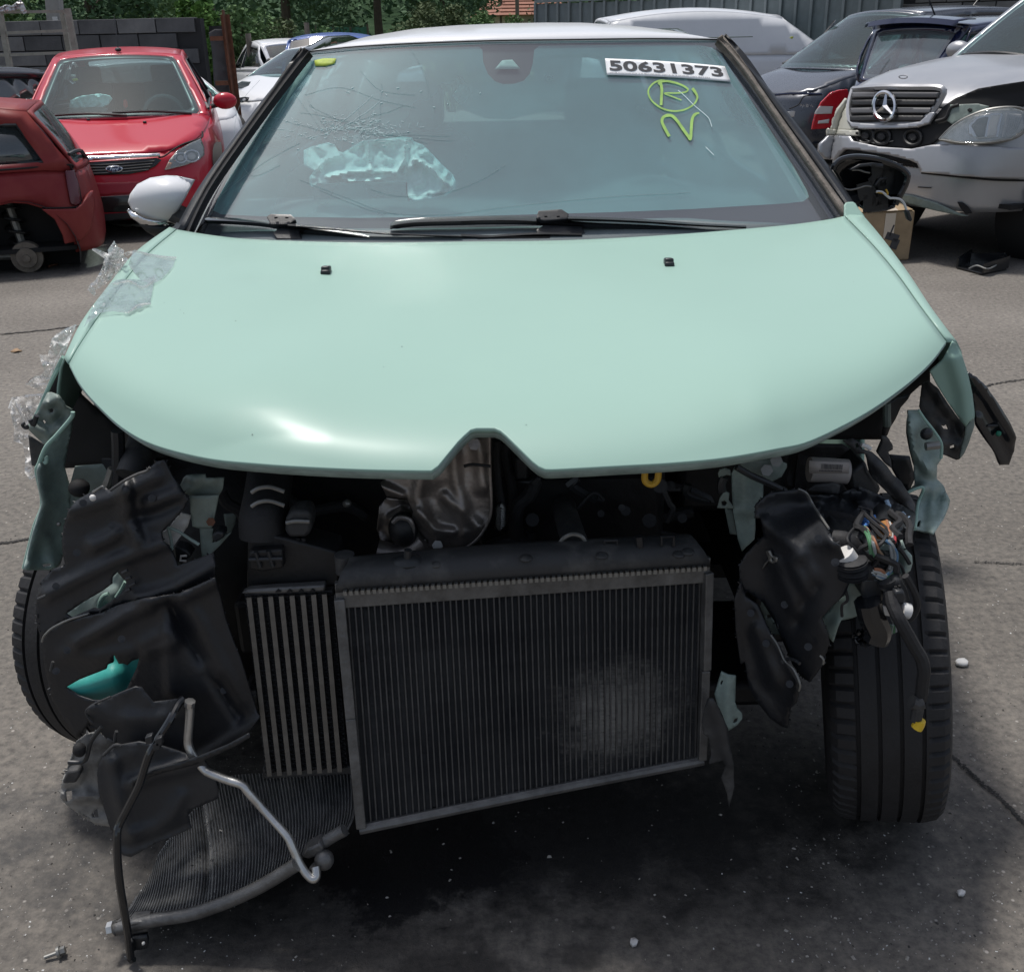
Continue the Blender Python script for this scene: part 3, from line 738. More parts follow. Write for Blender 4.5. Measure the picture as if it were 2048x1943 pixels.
# black tray-like part near the off-roader
def zg(x, y, z=0.0): p = z2((x, y))[0]; return G(p[0], p[1], z)
tr_ = thing('plastic_tray', 'broken black plastic tray lying in front of the silver off-roader', 'car part', zg(1720, 1650))
pt = [zg(1560, 1640), zg(1720, 1682), zg(1868, 1650), zg(1850, 1610), zg(1640, 1600)]
MB().extrude([p + Vector((0, 0, .004)) for p in pt], (0, 0, .015)).build('base', M['gloss_black'], tr_, smooth=False, bevel=.004)
for (i, j, h) in ((1, 2, .10), (0, 4, .09), (4, 3, .08), (2, 3, .07)):
    A, B = pt[i], pt[j]; n = (B - A).cross(Vector((0, 0, 1))).normalized() * .012
    MB().extrude([A + Vector((0, 0, .02)), B + Vector((0, 0, .02)), B + Vector((0, 0, h)), A + Vector((0, 0, h * .8))], n).build('side_wall', M['gloss_black'], tr_, smooth=False)
MB().tube([zg(1640, 1640, .04), zg(1690, 1620, .06), zg(1760, 1640, .05), zg(1830, 1600, .06)], .006, 6, 5).build('cable', M['steel'], tr_)
# taped cardboard box
bx0 = G(1812, 522)
bxt = thing('cardboard_box', 'battered brown cardboard box sealed with clear tape beside the wreck', 'box', (bx0.x - .2, bx0.y + .18, 0), 0.12, offset=False)
bw, bd, bh = 0.42, 0.36, 0.345
MB().box((0, 0, bh / 2), (bw, bd, bh)).build('carton', M['cardboard'], bxt, local=True, smooth=False, bevel=.012)
MB().add([(-bw / 2, -bd / 2 - .01, bh + .004), (bw / 2 - .02, -bd / 2, bh + .006), (bw / 2 - .04, .0, bh + .03), (-bw / 2 + .02, .01, bh + .055)], [(0, 1, 2, 3)]).build('flap', M['cardboard'], bxt, local=True, smooth=False, solid=.005)
MB().add([(-bw / 2 + .02, .02, bh + .004), (bw / 2 - .01, .01, bh + .006), (bw / 2, bd / 2 + .02, bh + .02), (-bw / 2, bd / 2, bh + .01)], [(0, 1, 2, 3)]).build('flap', M['cardboard'], bxt, local=True, smooth=False, solid=.005)
MB().box((.03, -bd / 2 - .003, bh * .72), (.075, .003, bh * .5)).build('tape', M['tape'], bxt, local=True, smooth=False)
MB().add([(-.02, -bd / 2 - .016, bh + .008), (.075, -bd / 2 - .012, bh + .009), (.085, -.04, bh + .034), (-.01, -.04, bh + .046)], [(0, 1, 2, 3)]).build('tape', M['tape'], bxt, local=True, smooth=False, solid=.001)
for (x, z, wd, hh) in ((.06, .17, .10, .05), (.085, .12, .055, .07), (.05, .215, .012, .08)):
    MB().box((x, -bd / 2 - .004, z), (wd, .002, hh), Matrix.Rotation(.3, 3, 'Y')).build('print_mark', M['ink'], bxt, local=True, smooth=False)
# ================================================================== parked cars
def wheel_parts(parent, c, R, wd, rim_m, side=1, rimless=False):
    tw = wd / 2
    prof = [(-tw, R * .66), (-tw * 1.05, R * .8), (-tw * .95, R * .94), (-tw * .7, R), (tw * .7, R), (tw * .95, R * .94), (tw * 1.05, R * .8), (tw, R * .66)]
    ty = MB().lathe(prof, c, 'X', 40).build('tyre', M['rubber'], parent, local=True)
    rm = MB().lathe([(side * tw * .3, R * .66), (side * tw * .9, R * .64), (side * tw * .75, R * .55), (side * tw * .5, R * .2), (side * tw * .55, 0.01)], c, 'X', 40)
    for k in range(7):
        a = k * 2 * math.pi / 7
        d = Vector((0, math.cos(a), math.sin(a)))
        rm.tube([Vector(c) + d * R * .12 + Vector((side * tw * .75, 0, 0)), Vector(c) + d * R * .6 + Vector((side * tw * .85, 0, 0))], R * .055, 5)
    rm.build('rim', rim_m, ty, local=True)
    return ty
class Car:
    def __init__(s, name, label, cat, loc, deg, paint, group='parked scrapyard cars', **p):
        s.p = p; s.hl, s.hw, s.H = p['L'] / 2, p['Wd'] / 2, p['H']
        s.n = p.get('n', 4.2); s.zs = p.get('zs', .2); s.top = p['top']
        s.paint = paint
        s.root = thing(name, label, cat, loc, math.radians(deg), group, offset=False)
        s.Mw = Matrix.Translation(Vector(loc)) @ Matrix.Rotation(math.radians(deg), 4, 'Z')
        s.Mi = s.Mw.inverted()
        s.nose, s.tail = p.get('nose', .05), p.get('tail', .03)
    def zt0(s, y): return interp(s.top, y)
    def zt(s, y): return interp(s.top, y / (1 - (s.nose * .631 if y < 0 else s.tail * .586)))
    def ins(s, y, z):
        t = min(1.0, (z - s.zs) / max(.1, s.zt0(y) - s.zs))
        ix = .035 * max(0, .4 - t) ** 1.5 / .25 + .075 * max(0, t - .5) ** 2 / .25
        iy = s.nose * max(0, t - .25) ** 1.6 + .02 * max(0, .25 - t) if y < 0 else s.tail * max(0, t - .3) ** 1.5 + .02 * max(0, .25 - t)
        return ix, iy
    def ring(s, y, z):
        k = s.nose * .631 if y < 0 else s.tail * .586
        ix, iy = s.ins(y / (1 - k), z); L = s.hl * (1 - iy)
        return s.hw * (1 - ix) * max(0, 1 - min(1, abs(y / L)) ** s.n) ** (1 / s.n)
    def level(s, p):
        ix, iy = s.ins(p.y, p.z)
        return abs(p.x / (s.hw * (1 - ix))) ** s.n + abs(p.y / (s.hl * (1 - iy))) ** s.n
    def hit(s, px, py, off=.006):
        o = s.Mi @ EYE; d = s.Mi.to_3x3() @ ray(px, py); d.normalize()
        t0 = max(.5, (Vector((0, 0, .6)) - o).length - s.hl - s.hw); prev = t0; t = t0; best = (1e9, t0)
        while t < t0 + 2 * s.hl + 3:
            l = s.level(o + d * t)
            if l < best[0]: best = (l, t)
            if l < 1: break
            prev = t; t += .04
        else:
            c0 = best[1]
            t = min((c0 - .05 + .0025 * k for k in range(41)), key=lambda q: s.level(o + d * q)); prev = t
        a, b = prev, t
        for _ in range(18):
            m = (a + b) / 2
            if s.level(o + d * m) < 1: b = m
            else: a = m
        return o + d * (b - off)
    def decal(s, name, pts, m, off=.006, thick=.008, step=4, parent=None, **k):
        return sheet(name, pts, lambda x, y: s.hit(x, y, off), m, parent or s.root, step=step, thick=thick, local=True, **k)
    def line(s, name, pts, m, r=.006, off=.006, parent=None, smooth=4):
        return MB().tube([s.hit(x, y, off) for x, y in pts], r, 6, smooth).build(name, m, parent or s.root, local=True)
    def body(s, step=.11):
        P = s.p; n = s.n
        N = 720; pts = []
        for i in range(N + 1):
            a = math.pi / 2 - 2 * math.pi * i / N
            c, q = math.cos(a), math.sin(a)
            pts.append((math.copysign(abs(c) ** (2 / n), c), math.copysign(abs(q) ** (2 / n), q)))
        S = [0]
        for a, b in zip(pts, pts[1:]): S.append(S[-1] + math.hypot((b[0] - a[0]) * s.hw, (b[1] - a[1]) * s.hl))
        tot = S[-1]
        def at(q):
            q = min(max(q, 0), tot); lo, hi = 0, N
            while hi - lo > 1:
                m = (lo + hi) // 2
                if S[m] <= q: lo = m
                else: hi = m
            f = (q - S[lo]) / max(1e-9, S[hi] - S[lo])
            return lerp(pts[lo][0], pts[hi][0], f), lerp(pts[lo][1], pts[hi][1], f)
        def fn(q, z):
            ux, uy = at(q); y = uy * s.hl
            ix, iy = s.ins(y, z)
            return Vector((ux * s.hw * (1 - ix), y * (1 - iy), z))
        def s_of(y, side):
            best = min(range(N + 1), key=lambda i: abs(pts[i][1] * s.hl - y) + (10 if pts[i][0] * side < 0 else 0)); return S[best]
        ar = P.get('arch', .36); arz = P.get('wheel_z', .31)
        ol = []
        arches = sorted([s_of(P['yf'], 1), s_of(P['yr'], 1), s_of(P['yf'], -1), s_of(P['yr'], -1)])
        ol.append((0, s.zs))
        dz = max(.0, arz - s.zs)
        for c in arches:
            x0 = math.sqrt(max(0, ar * ar - dz * dz)); a0 = math.atan2(-dz, -x0); a1 = math.atan2(-dz, x0)
            for k in range(13):
                a = lerp(math.pi + math.asin(dz / ar), -math.asin(dz / ar), k / 12)
                ol.append((c + ar * math.cos(a), arz + ar * math.sin(a)))
        ol.append((tot, s.zs))
        k = 90
        for i in range(k + 1):
            q = tot * (1 - i / k); ol.append((q, s.zt0(at(q)[1] * s.hl)))
        sheet('body_shell', ol, fn, s.paint, s.root, step=step, thick=.012, local=True, off=-1, sharp=50)
        # inner arches, underside
        for c, yw in ((1, P['yf']), (1, P['yr']), (-1, P['yf']), (-1, P['yr'])):
            MB().lathe([(c * (s.hw - .02), ar + .01), (c * (s.hw - .34), ar + .01), (c * (s.hw - .34), .0)], (0, yw, arz), 'X', 24).build('wheel_well', M['seam'], s.root, local=True)
        MB().box((0, 0, s.zs + .04), (s.hw * 1.75, s.hl * 1.8, .03)).build('floor_pan', M['seam'], s.root, local=True, smooth=False)
        # bonnet and rear deck
        def deck(name, y0, y1, crown, mt):
            ys = [lerp(y0, y1, i / 26) for i in range(27)]
            ol = [(s.ring(y, s.zt(y)), y) for y in ys] + [(-s.ring(y, s.zt(y)), y) for y in reversed(ys)]
            def fn(x, y):
                z = s.zt(y); l = min(1, s.level(Vector((x, y, z))))
                return Vector((x, y, z + crown * max(0, 1 - l) ** .6))
            return sheet(name, ol, fn, mt, s.root, step=.09, thick=.008, local=True, off=-1, sharp=60)
        yfront = -s.hl * (1 - s.nose * .631) + .002
        if not P.get('no_bonnet'): deck('bonnet', yfront, P['y_wb'] + .02, P.get('crown', .05), s.paint)
        yback = s.hl * (1 - s.tail * .586) - .002
        if P['y_rb'] < yback - .03: deck('tail_deck', P['y_rb'] - .02, yback, .01, s.paint)
    def roofz(s, y):
        P = s.p; a = (y - P['y_wt']) / (P['y_rt'] - P['y_wt'])
        f = P.get('zrf', s.H - .05); r = P.get('zrr', s.H - .06)
        return lerp(f, r, a) + (s.H - lerp(f, r, a)) * max(0, 4 * a * (1 - a)) * .9
    def xg(s, y, z):
        zb = s.zt(y); zr = s.roofz(min(max(y, s.p['y_wt']), s.p['y_rt']))
        t = (z - zb) / (zr - zb)
        xb = s.ring(y, zb) * 1.0
        return lerp(xb, s.p['wt'], min(1.05, max(0, t)) ** 1.1)
    def house(s, windows, glass_side=None, glass_front=None, glass_rear=None, pillar=None, rear_margin=(.88, .12, .9), front_frame=None):
        P = s.p; gs = glass_side or M['dark_glass']; gf = glass_front or M['car_glass']; grr = glass_rear or M['dark_glass']
        wb, wt_, rt, rb = P['y_wb'], P['y_wt'], P['y_rt'], P['y_rb']
        ol = [(lerp(wb, rb, i / 12), s.zt(lerp(wb, rb, i / 12))) for i in range(13)]
        ol += [(lerp(rt, wt_, i / 10), s.roofz(lerp(rt, wt_, i / 10))) for i in range(11)]
        for sd in (1, -1):
            fn = lambda y, z, o=0.0: Vector((sd * (s.xg(y, z) + o), y, z))
            sp_ = sheet('side_frame', ol, fn, s.paint, s.root, step=.13, thick=.02, holes=windows, local=True, off=0, sharp=60)
            for wv in windows:
                c = Vector((sum(q[0] for q in wv) / len(wv), sum(q[1] for q in wv) / len(wv)))
                big = [tuple(c + (Vector(q) - c) * 1.05) for q in wv]
                sheet('side_window', big, lambda y, z: fn(y, z, -.012), gs, sp_, step=.2, thick=.004, local=True)
                MB().tube([fn(q[0], q[1], .004) for q in wv], .012, 6, 0, True).build('window_seal', M['black'], sp_, local=True)
        rc = P.get('rcrown', .04)
        def scr(c, t, front, o=0.0):
            if front: yb, yt = wb - P.get('wbulge', .2) * (1 - c * c), wt_ - .08 * (1 - c * c)
            else: yb, yt = rb + P.get('rbulge', .06) * (1 - c * c), rt + .04 * (1 - c * c)
            ybe, yte = (wb, wt_) if front else (rb, rt)
            zb, zr_ = s.zt(ybe), s.roofz(yte)
            xb = s.xg(ybe, zb); x = c * lerp(xb, P['wt'], t ** 1.1)
            bow = .015 * math.sin(math.pi * t) * (1 if not front else 1)
            y = lerp(yb, yt, t) + (-bow if front else bow * 1.2)
            z = lerp(zb + (.02 * (1 - c * c) if front else 0), zr_ + rc * (1 - c * c), t)
            nrm = Vector((0, -(zr_ - zb) * (1 if front else -1), abs(yt - yb))).normalized()
            return Vector((x, y, z)) + nrm * o
        sq = lambda a, b, c, r=.05: [(-a + r, b), (a - r, b), (a, b + r), (a - .02, c - r), (a - r, c), (-a + r, c), (-a + .02, c - r), (-a, b + r)]
        full = [(-1, 0), (1, 0), (1, 1), (-1, 1)]
        fm = P.get('front_margin', (.93, .03, .95))
        ff = front_frame or s.paint
        fr = sheet('windscreen_frame', full, lambda c, t: scr(c, t, True), ff, s.root, step=.12, thick=.015, holes=[sq(*fm)], local=True, sharp=60)
        gl = sheet('windscreen', sq(fm[0] + .02, fm[1] - .01, fm[2] + .012), lambda c, t: scr(c, t, True, .008), gf, s.root, step=.15, thick=.0, local=True)
        fb = sheet('windscreen_border', sq(fm[0] + .01, fm[1] - .005, fm[2] + .006), lambda c, t: scr(c, t, True, .003), M['frit'], gl, step=.12, thick=.002, holes=[sq(fm[0] - .07, fm[1] + .07, fm[2] - .05)], local=True)
        sheet('tailgate_frame', full, lambda c, t: scr(c, t, False), s.paint, s.root, step=.12, thick=.015, holes=[sq(*rear_margin)], local=True, sharp=60)
        rg = sheet('rear_window', sq(rear_margin[0] + .02, rear_margin[1] - .015, rear_margin[2] + .012), lambda c, t: scr(c, t, False, .006), grr, s.root, step=.15, thick=.0, local=True)
        sheet('window_border', sq(rear_margin[0] + .01, rear_margin[1] - .01, rear_margin[2] + .01), lambda c, t: scr(c, t, False, .003), M['frit'], rg, step=.12, thick=.002, holes=[sq(rear_margin[0] - .06, rear_margin[1] + .08, rear_margin[2] - .06)], local=True)
        rows = []
        for i in range(17):
            t = i / 16; row = []
            for j in range(17):
                c = -1 + j / 8
                y = lerp(wt_ - .08 * (1 - c * c), rt + .04 * (1 - c * c), t)
                row.append(Vector((c * P['wt'], y, s.roofz(min(max(y, wt_), rt)) + rc * (1 - c * c) ** .8)))
            rows.append(row)
        MB().grid(rows).build('roof', s.paint, s.root, local=True, solid=.01, sharp=70)
        s.scr = scr
        # cabin
        cb = s.zs + .12
        st = MB()
        for x in (-.36, .36):
            yy = lerp(wt_, rt, .22)
            st.box((x, yy, cb + .28), (.46, .5, .14)); st.box((x, yy + .28, cb + .55), (.44, .12, .6), Matrix.Rotation(-.2, 3, 'X')); st.box((x, yy + .36, cb + .92), (.24, .09, .17))
        st.box((0, lerp(wt_, rt, .75), cb + .5), (1.15, .14, .65), Matrix.Rotation(-.2, 3, 'X'))
        st.build('seat', M['interior'], s.root, local=True, bevel=.03)
        MB().box((0, wb + .22, s.zt(wb) - .16), (s.hw * 1.6, .5, .28)).build('dashboard', M['dash'], s.root, local=True, bevel=.05)
        MB().lathe([(-.012, .17), (.012, .17), (.018, .185), (.012, .2), (-.012, .2), (-.018, .185)], (0.36, wb + .55, s.zt(wb) - .02), 'Y', 28, True).build('steering_wheel', M['interior'], s.root, local=True)
    def wheels(s, rim, which=(1, 1, 1, 1)):
        R = s.p.get('wheel_r', .31); i = 0
        for sd in (1, -1):
            for yw in (s.p['yf'], s.p['yr']):
                if which[i]: wheel_parts(s.root, (sd * (s.hw - .12), yw, R), R, .2, rim, sd)
                i += 1
    def windows2(s, y0, y1, ys, inset_b=.05, inset_t=.06, front=.25, rear=.3):
        """side window outlines between split lines ys"""
        P = s.p; out = []
        edges = [y0] + list(ys) + [y1]
        for k in range(len(edges) - 1):
            a, b = edges[k] + .03, edges[k + 1] - .03
            za, zb = s.zt(a) + inset_b, s.zt(b) + inset_b
            ta, tb = s.roofz(a) - inset_t, s.roofz(b) - inset_t
            aa = a + (front if k == 0 else 0); bb = b - (rear if k == len(edges) - 2 else 0)
            aa = min(aa, b - .1); bb = max(bb, a + .05)
            ta, tb = s.roofz(max(aa, P['y_wt'])) - inset_t, s.roofz(min(bb, P['y_rt'])) - inset_t
            if aa < P['y_wt']:
                ta = lerp(s.zt(P['y_wb']), s.roofz(P['y_wt']), (aa - P['y_wb']) / (P['y_wt'] - P['y_wb'])) - .07
            if aa >= bb - .04: out.append([(a, za), (b, zb), (b, tb), (b - .04, tb)][:3]); continue
            out.append([(a, za), (b, zb), (bb, tb), (aa, ta)])
        return out
    def mirror(s, side, y, z, m):
        x = s.ring(y, z - .05)
        o = MB().ell((side * (x + .13), y, z), (.11, .07, .075), 16, 10).build('door_mirror', m, s.root, local=True)
        MB().tube([(side * (x - .03), y + .02, z - .05), (side * (x + .08), y + .01, z - .03)], .022, 8).build('mirror_arm', M['black'], o, local=True)
        return o
def at_ground(px, Y): 
    p = W(px, 300, Y); return Vector((p.x * 1.0, Y, 0))
def Xat(px, py, Y): return W(px, py, Y).x
M['red_paint'] = mat('red_paint', (0.46, 0.018, 0.038), 0.34, coat=0.5, spec=.2)
M['old_red'] = mat('faded_red_paint', (0.20, 0.022, 0.026), 0.5, coat=0.1, vscale=2.0, col2=(0.27, 0.055, 0.045), thr=(.4, .75), spec=.2, bump=.05)
M['navy'] = mat('navy_paint', (0.010, 0.015, 0.05), 0.2, coat=0.8, var=.1)
M['slate'] = mat('slate_paint', (0.055, 0.062, 0.078), 0.28, metal=.3, coat=0.7, var=.05)
M['silver'] = mat('silver_paint', (0.36, 0.365, 0.38), 0.36, metal=.5, coat=0.35, var=.05, vscale=3)
M['blue_van'] = mat('blue_paint', (0.07, 0.14, 0.42), 0.35, coat=0.5, var=.06)
M['white_van'] = mat('van_white', (0.62, 0.64, 0.67), 0.35, coat=0.4, var=.03)
M['dark_car'] = mat('dark_paint', (0.02, 0.022, 0.026), 0.25, coat=0.7)
# ------------------------------------------------------------------ red hatchback facing us
Yf = 8.75
loc = Vector((Xat(232, 337, Yf) - .5, Yf + 1.95, 0))
ford = Car('red_hatchback', 'bright red hatchback facing us with deployed airbag in front of the sooty wall', 'car', loc, 14.5, M['red_paint'],
    L=4.1, Wd=1.74, H=1.43, n=3.6, top=[(-2.05, .66), (-1.95, .70), (-1.6, .77), (-1.2, .86), (-.95, .90), (0, .93), (1.4, .99), (2.05, .98)], y_wb=-1.0, y_wt=-.16, y_rt=1.35, y_rb=1.9, wt=.57, yf=-1.25, yr=1.25, zs=.17, crown=.06, nose=.10,
    front_margin=(.90, .03, .95))
ford.body(); ford.house(ford.windows2(-.95, 1.85, [.1, 1.0], front=.5, rear=.35), glass_front=M['car_glass']); ford.wheels(M['steel'])
f = ford
f.decal('grille', z1((440, 1055), (560, 1036), (1000, 1008), (1030, 1022), (990, 1062), (930, 1092), (820, 1112), (580, 1120), (450, 1118)), M['gloss_black'], .01)
for k in range(4):
    y = 1050 + 18 * k
    f.line('grille_bar', z1((460, y + 4), (700, y), (985 - 12 * k, y - 22)), M['black'], .008, .02)
f.decal('chrome_strip', z1((440, 1012), (560, 1000), (800, 988), (1018, 979), (1022, 998), (800, 1010), (560, 1026), (440, 1038)), M['chrome'], .02, .014)
f.decal('headlight', z1((1048, 1086), (1080, 1020), (1130, 960), (1210, 915), (1280, 885), (1300, 940), (1302, 990), (1270, 1020), (1180, 1055)), M['steel'], .008)
hl_ = f.decal('lamp_lens', z1((1048, 1086), (1080, 1020), (1130, 960), (1210, 915), (1280, 885), (1300, 940), (1302, 990), (1270, 1020), (1180, 1055)), M['lens'], .03, .003)
for (x, y, r) in ((1152, 1008, 38), (1222, 996, 46)):
    f.line('lamp_reflector', [z1((x + r * math.cos(a * .5236), y + r * .8 * math.sin(a * .5236)))[0] for a in range(13)], M['chrome'], .008, .016)
    f.decal('lamp_bulb', z1(*[(x + r * .6 * math.cos(a * .785), y + r * .5 * math.sin(a * .785)) for a in range(8)]), M['white_lamp'], .014, .004)
f.decal('turn_signal', z1((1052, 1080), (1075, 1035), (1100, 1040), (1085, 1075)), M['amber'], .014, .004)
f.decal('lower_intake', z1((450, 1262), (590, 1258), (810, 1245), (960, 1240), (940, 1345), (810, 1352), (590, 1356), (450, 1358)), M['gloss_black'], .006)
f.decal('bumper_slot', z1((450, 1172), (590, 1168), (960, 1160), (1120, 1140), (1100, 1200), (960, 1232), (590, 1245), (450, 1250)), mat('bumper_shadow_red', (.33, .015, .03), .4), .004)
f.decal('bumper_lip', z1((450, 1372), (590, 1368), (940, 1350), (935, 1385), (590, 1420), (450, 1425)), M['black'], .0)
bd_ = f.decal('badge', z1(*[(728 + 56 * math.cos(a * .314), 1078 + 23 * math.sin(a * .314)) for a in range(20)]), M['chrome'], .022, .008, 2)
f.decal('badge_face', z1(*[(728 + 47 * math.cos(a * .314), 1078 + 17 * math.sin(a * .314)) for a in range(20)]), mat('badge_navy', (.02, .03, .07), .25), .032, .006, 2, parent=bd_)
tv, tf = fit_text('Ford', lambda u, v: f.hit(*z1((700 + 58 * u, 1088 - 21 * v))[0], .042), shear=.35, bold=.01)
obj('badge_script', tv, tf, M['chrome'], bd_, local=True, smooth=False)
for (x, y) in ((573, 814), (926, 799)):
    p = z1((x, y))[0]; q = f.Mi @ W(p[0], p[1], Yf + .75); q.z = f.zt(q.y) + .058
    MB().box(q, (.03, .03, .015)).build('washer_nozzle', M['black'], f.root, local=True, bevel=.004)
f.mirror(1, -.62, .99, M['red_paint']); f.mirror(-1, -.62, .99, M['red_paint'])
an0 = Vector((0.02, -.22, 1.45)); MB().tube([an0, an0 + Vector((0, .16, .30))], lambda t: .006 - .003 * t, 6).build('aerial', M['black'], f.root, local=True)
MB().ell(an0, (.03, .04, .02), 10, 6).build('aerial_base', M['black'], f.root, local=True)
wp = MB()
for (c0, c1) in ((-.75, .1), (-.05, .8)):
    wp.tube([f.scr(c0, .05, True, .03), f.scr((c0 + c1) / 2, .045, True, .035), f.scr(c1, .02, True, .02)], .012, 6, 4)
wp.build('wiper', M['black'], f.root, local=True)
def cloth_blob(car, pxs, Y, parent, name='airbag', m=None, amp=.035, step=3):
    m = m or M['cloth']
    g = creased(Y, amp=amp, scale=12, seed=2.2)
    return sheet(name, pxs, lambda x, y: car.Mi @ g(x, y), m, parent, step=step, thick=.01, local=True, sharp=60)
cloth_blob(f, z1((440, 690), (450, 640), (520, 612), (640, 598), (700, 612), (716, 632), (690, 668), (655, 690), (560, 684), (470, 690)), Yf + 1.45, f.root)
cloth_blob(f, z1((435, 740), (438, 692), (480, 686), (640, 682), (690, 690), (660, 745)), Yf + 1.42, f.root, 'airbag_flap', M['dash'], .01)
p = cloth_blob(f, z1((855, 742), (852, 725), (1045, 712), (1056, 738)), Yf + 1.2, f.root, 'paper_sheet', M['paper'], .003)
f.decal('hanging_tag', z1((788, 640), (800, 634), (812, 650), (815, 680), (800, 692), (786, 672)), mat('red_tag', (.6, .08, .06), .6), -1.2, .004, 2)
cloth_blob(f, z1((460, 505), (488, 500), (500, 512), (470, 520)), Yf + 1.42, f.root, 'sticker', mat('faded_yellow', (.5, .55, .1), .6), .001, 2)
f.line('bonnet_gap', z1((1290, 840), (1285, 880), (1180, 915), (1120, 945), (1050, 995), (1010, 1005)), M['seam'], .007, .008)
# ------------------------------------------------------------------ old dark red hatchback, rear corner to us
Yr = 7.55; YRW = 1.27
_cn = W(158, 350, Yr); _a = math.radians(-72)
DRL = Vector((_cn.x - (math.cos(_a) * .775 - math.sin(_a) * 1.8) * .96, Yr - (math.sin(_a) * .775 + math.cos(_a) * 1.8) * .96, -.05))
dr = Car('old_hatchback', 'old faded dark red hatchback without a rear wheel, rear end towards the wreck', 'car', DRL, -72, M['old_red'],
    L=3.6, Wd=1.55, H=1.2, n=5.5, top=[(-1.8, .55), (-1.0, .68), (-.6, .72), (.5, .74), (1.5, .76), (1.8, .72)], y_wb=-.75, y_wt=-.1, y_rt=1.45, y_rb=1.70, wt=.56, yf=-1.15, yr=YRW, zs=.17, arch=.36, wheel_z=.2, wheel_r=.27, tail=.05)
dr.body(.09); dr.house([[(-.55, .78), (.25, .79), (.25, 1.1), (-.1, 1.1)], [(.33, .80), (1.50, .81), (1.37, 1.06), (.33, 1.11)]], glass_rear=M['car_glass'], rear_margin=(.9, .1, .93))
dr.wheels(M['steel'], (1, 0, 1, 1))
d = dr
# hub drum left on the bare axle
dc = G(62, 506); dq = d.Mi @ Vector((W(62, 497, dc.y).x, dc.y, 0)); dq.z = .15
xo = dr.hw
du = MB().lathe([(xo - .22, .0), (xo - .22, .105), (xo - .16, .112), (xo - .12, .108), (xo - .115, .075), (xo - .095, .07), (xo - .09, .028), (xo - .07, .025), (xo - .07, 0.0)], (0, YRW, .16), 'X', 28)
du.build('brake_drum', mat('rusty_drum', (.16, .135, .11), .8, var=.3, vscale=25), d.root, local=True)
MB().tube([(-.6, YRW, .15), (xo - .2, YRW, .15)], .035, 8).build('axle_beam', M['engine'], d.root, local=True)
MB().tube([(xo - .28, YRW - .08, .62), (xo - .25, YRW - .02, .18)], .03, 8).build('shock_absorber', M['steel'], d.root, local=True)
hx = [(xo - .28 + .07 * math.cos(k * .7), YRW - .08 + .05 * k / 40 + .07 * math.sin(k * .7), .6 - .4 * k / 40) for k in range(41)]
MB().tube(hx, .011, 6).build('coil_spring', M['engine'], d.root, local=True)
MB().tube([(xo - .2, .55, .2), (xo - .2, YRW, .16)], .03, 8).build('trailing_arm', M['steel'], d.root, local=True)
d.decal('tail_light', z1((415, 1090), (470, 1086), (500, 1180), (512, 1300), (480, 1312), (452, 1300), (430, 1190)), mat('smoked_lamp', (.10, .008, .018), .2, coat=.4), .012, .016, 3)
d.decal('rear_bumper', z1((268, 1335), (350, 1335), (485, 1330), (520, 1300), (560, 1240), (582, 1215), (594, 1280), (585, 1400), (560, 1480), (510, 1530), (412, 1552), (400, 1500), (350, 1400)), M['old_red'], .035, .03, 4)
d.line('body_moulding', z1((-60, 1090), (200, 1070), (440, 1050), (465, 1070)), M['seam'], .007, .004)
d.line('bumper_gap', z1((268, 1328), (485, 1322), (515, 1290)), M['seam'], .006, .02)
d.line('tailgate_gap', z1((440, 1050), (470, 1100), (505, 1200), (520, 1300)), M['seam'], .006, .006)
d.line('tailgate_latch', z1((440, 985), (480, 965), (510, 960)), M['black'], .014, .02)
d.line('tailgate_handle', z1((520, 965), (545, 1000), (560, 1035)), M['black'], .016, .02)
# ------------------------------------------------------------------ dark car behind it, only its roof end shows
dk = Car('dark_car', 'dark car at the left edge, only windscreen corner and mirror showing behind the old hatchback', 'car', Vector((Xat(-60, 190, 10.3) - .75, 10.6, 0)), -20, M['dark_car'],
    L=4.2, Wd=1.7, H=1.3, top=[(-2.1, .6), (-1.2, .82), (2.1, .9)], y_wb=-1.0, y_wt=-.25, y_rt=1.3, y_rb=1.85, wt=.56, yf=-1.25, yr=1.25)
dk.body(.14); dk.house(dk.windows2(-.95, 1.8, [.3], front=.5)); dk.wheels(M['steel']); dk.mirror(1, -.7, .98, M['chrome'])
# ------------------------------------------------------------------ white car beside the red one
wc = Car('white_hatchback', 'white car tucked behind the red hatchback next to the block wall', 'car', Vector((Xat(470, 230, 12.2) - 1.6, 13.8, 0)), 35, M['white_paint'],
    L=3.9, Wd=1.68, H=1.29, top=[(-1.95, .66), (-1.2, .84), (1.95, .95)], y_wb=-1.0, y_wt=-.25, y_rt=1.2, y_rb=1.8, wt=.56, yf=-1.2, yr=1.2)
wc.body(.14); wc.house(wc.windows2(-.95, 1.7, [.2], front=.5)); wc.wheels(M['steel'])
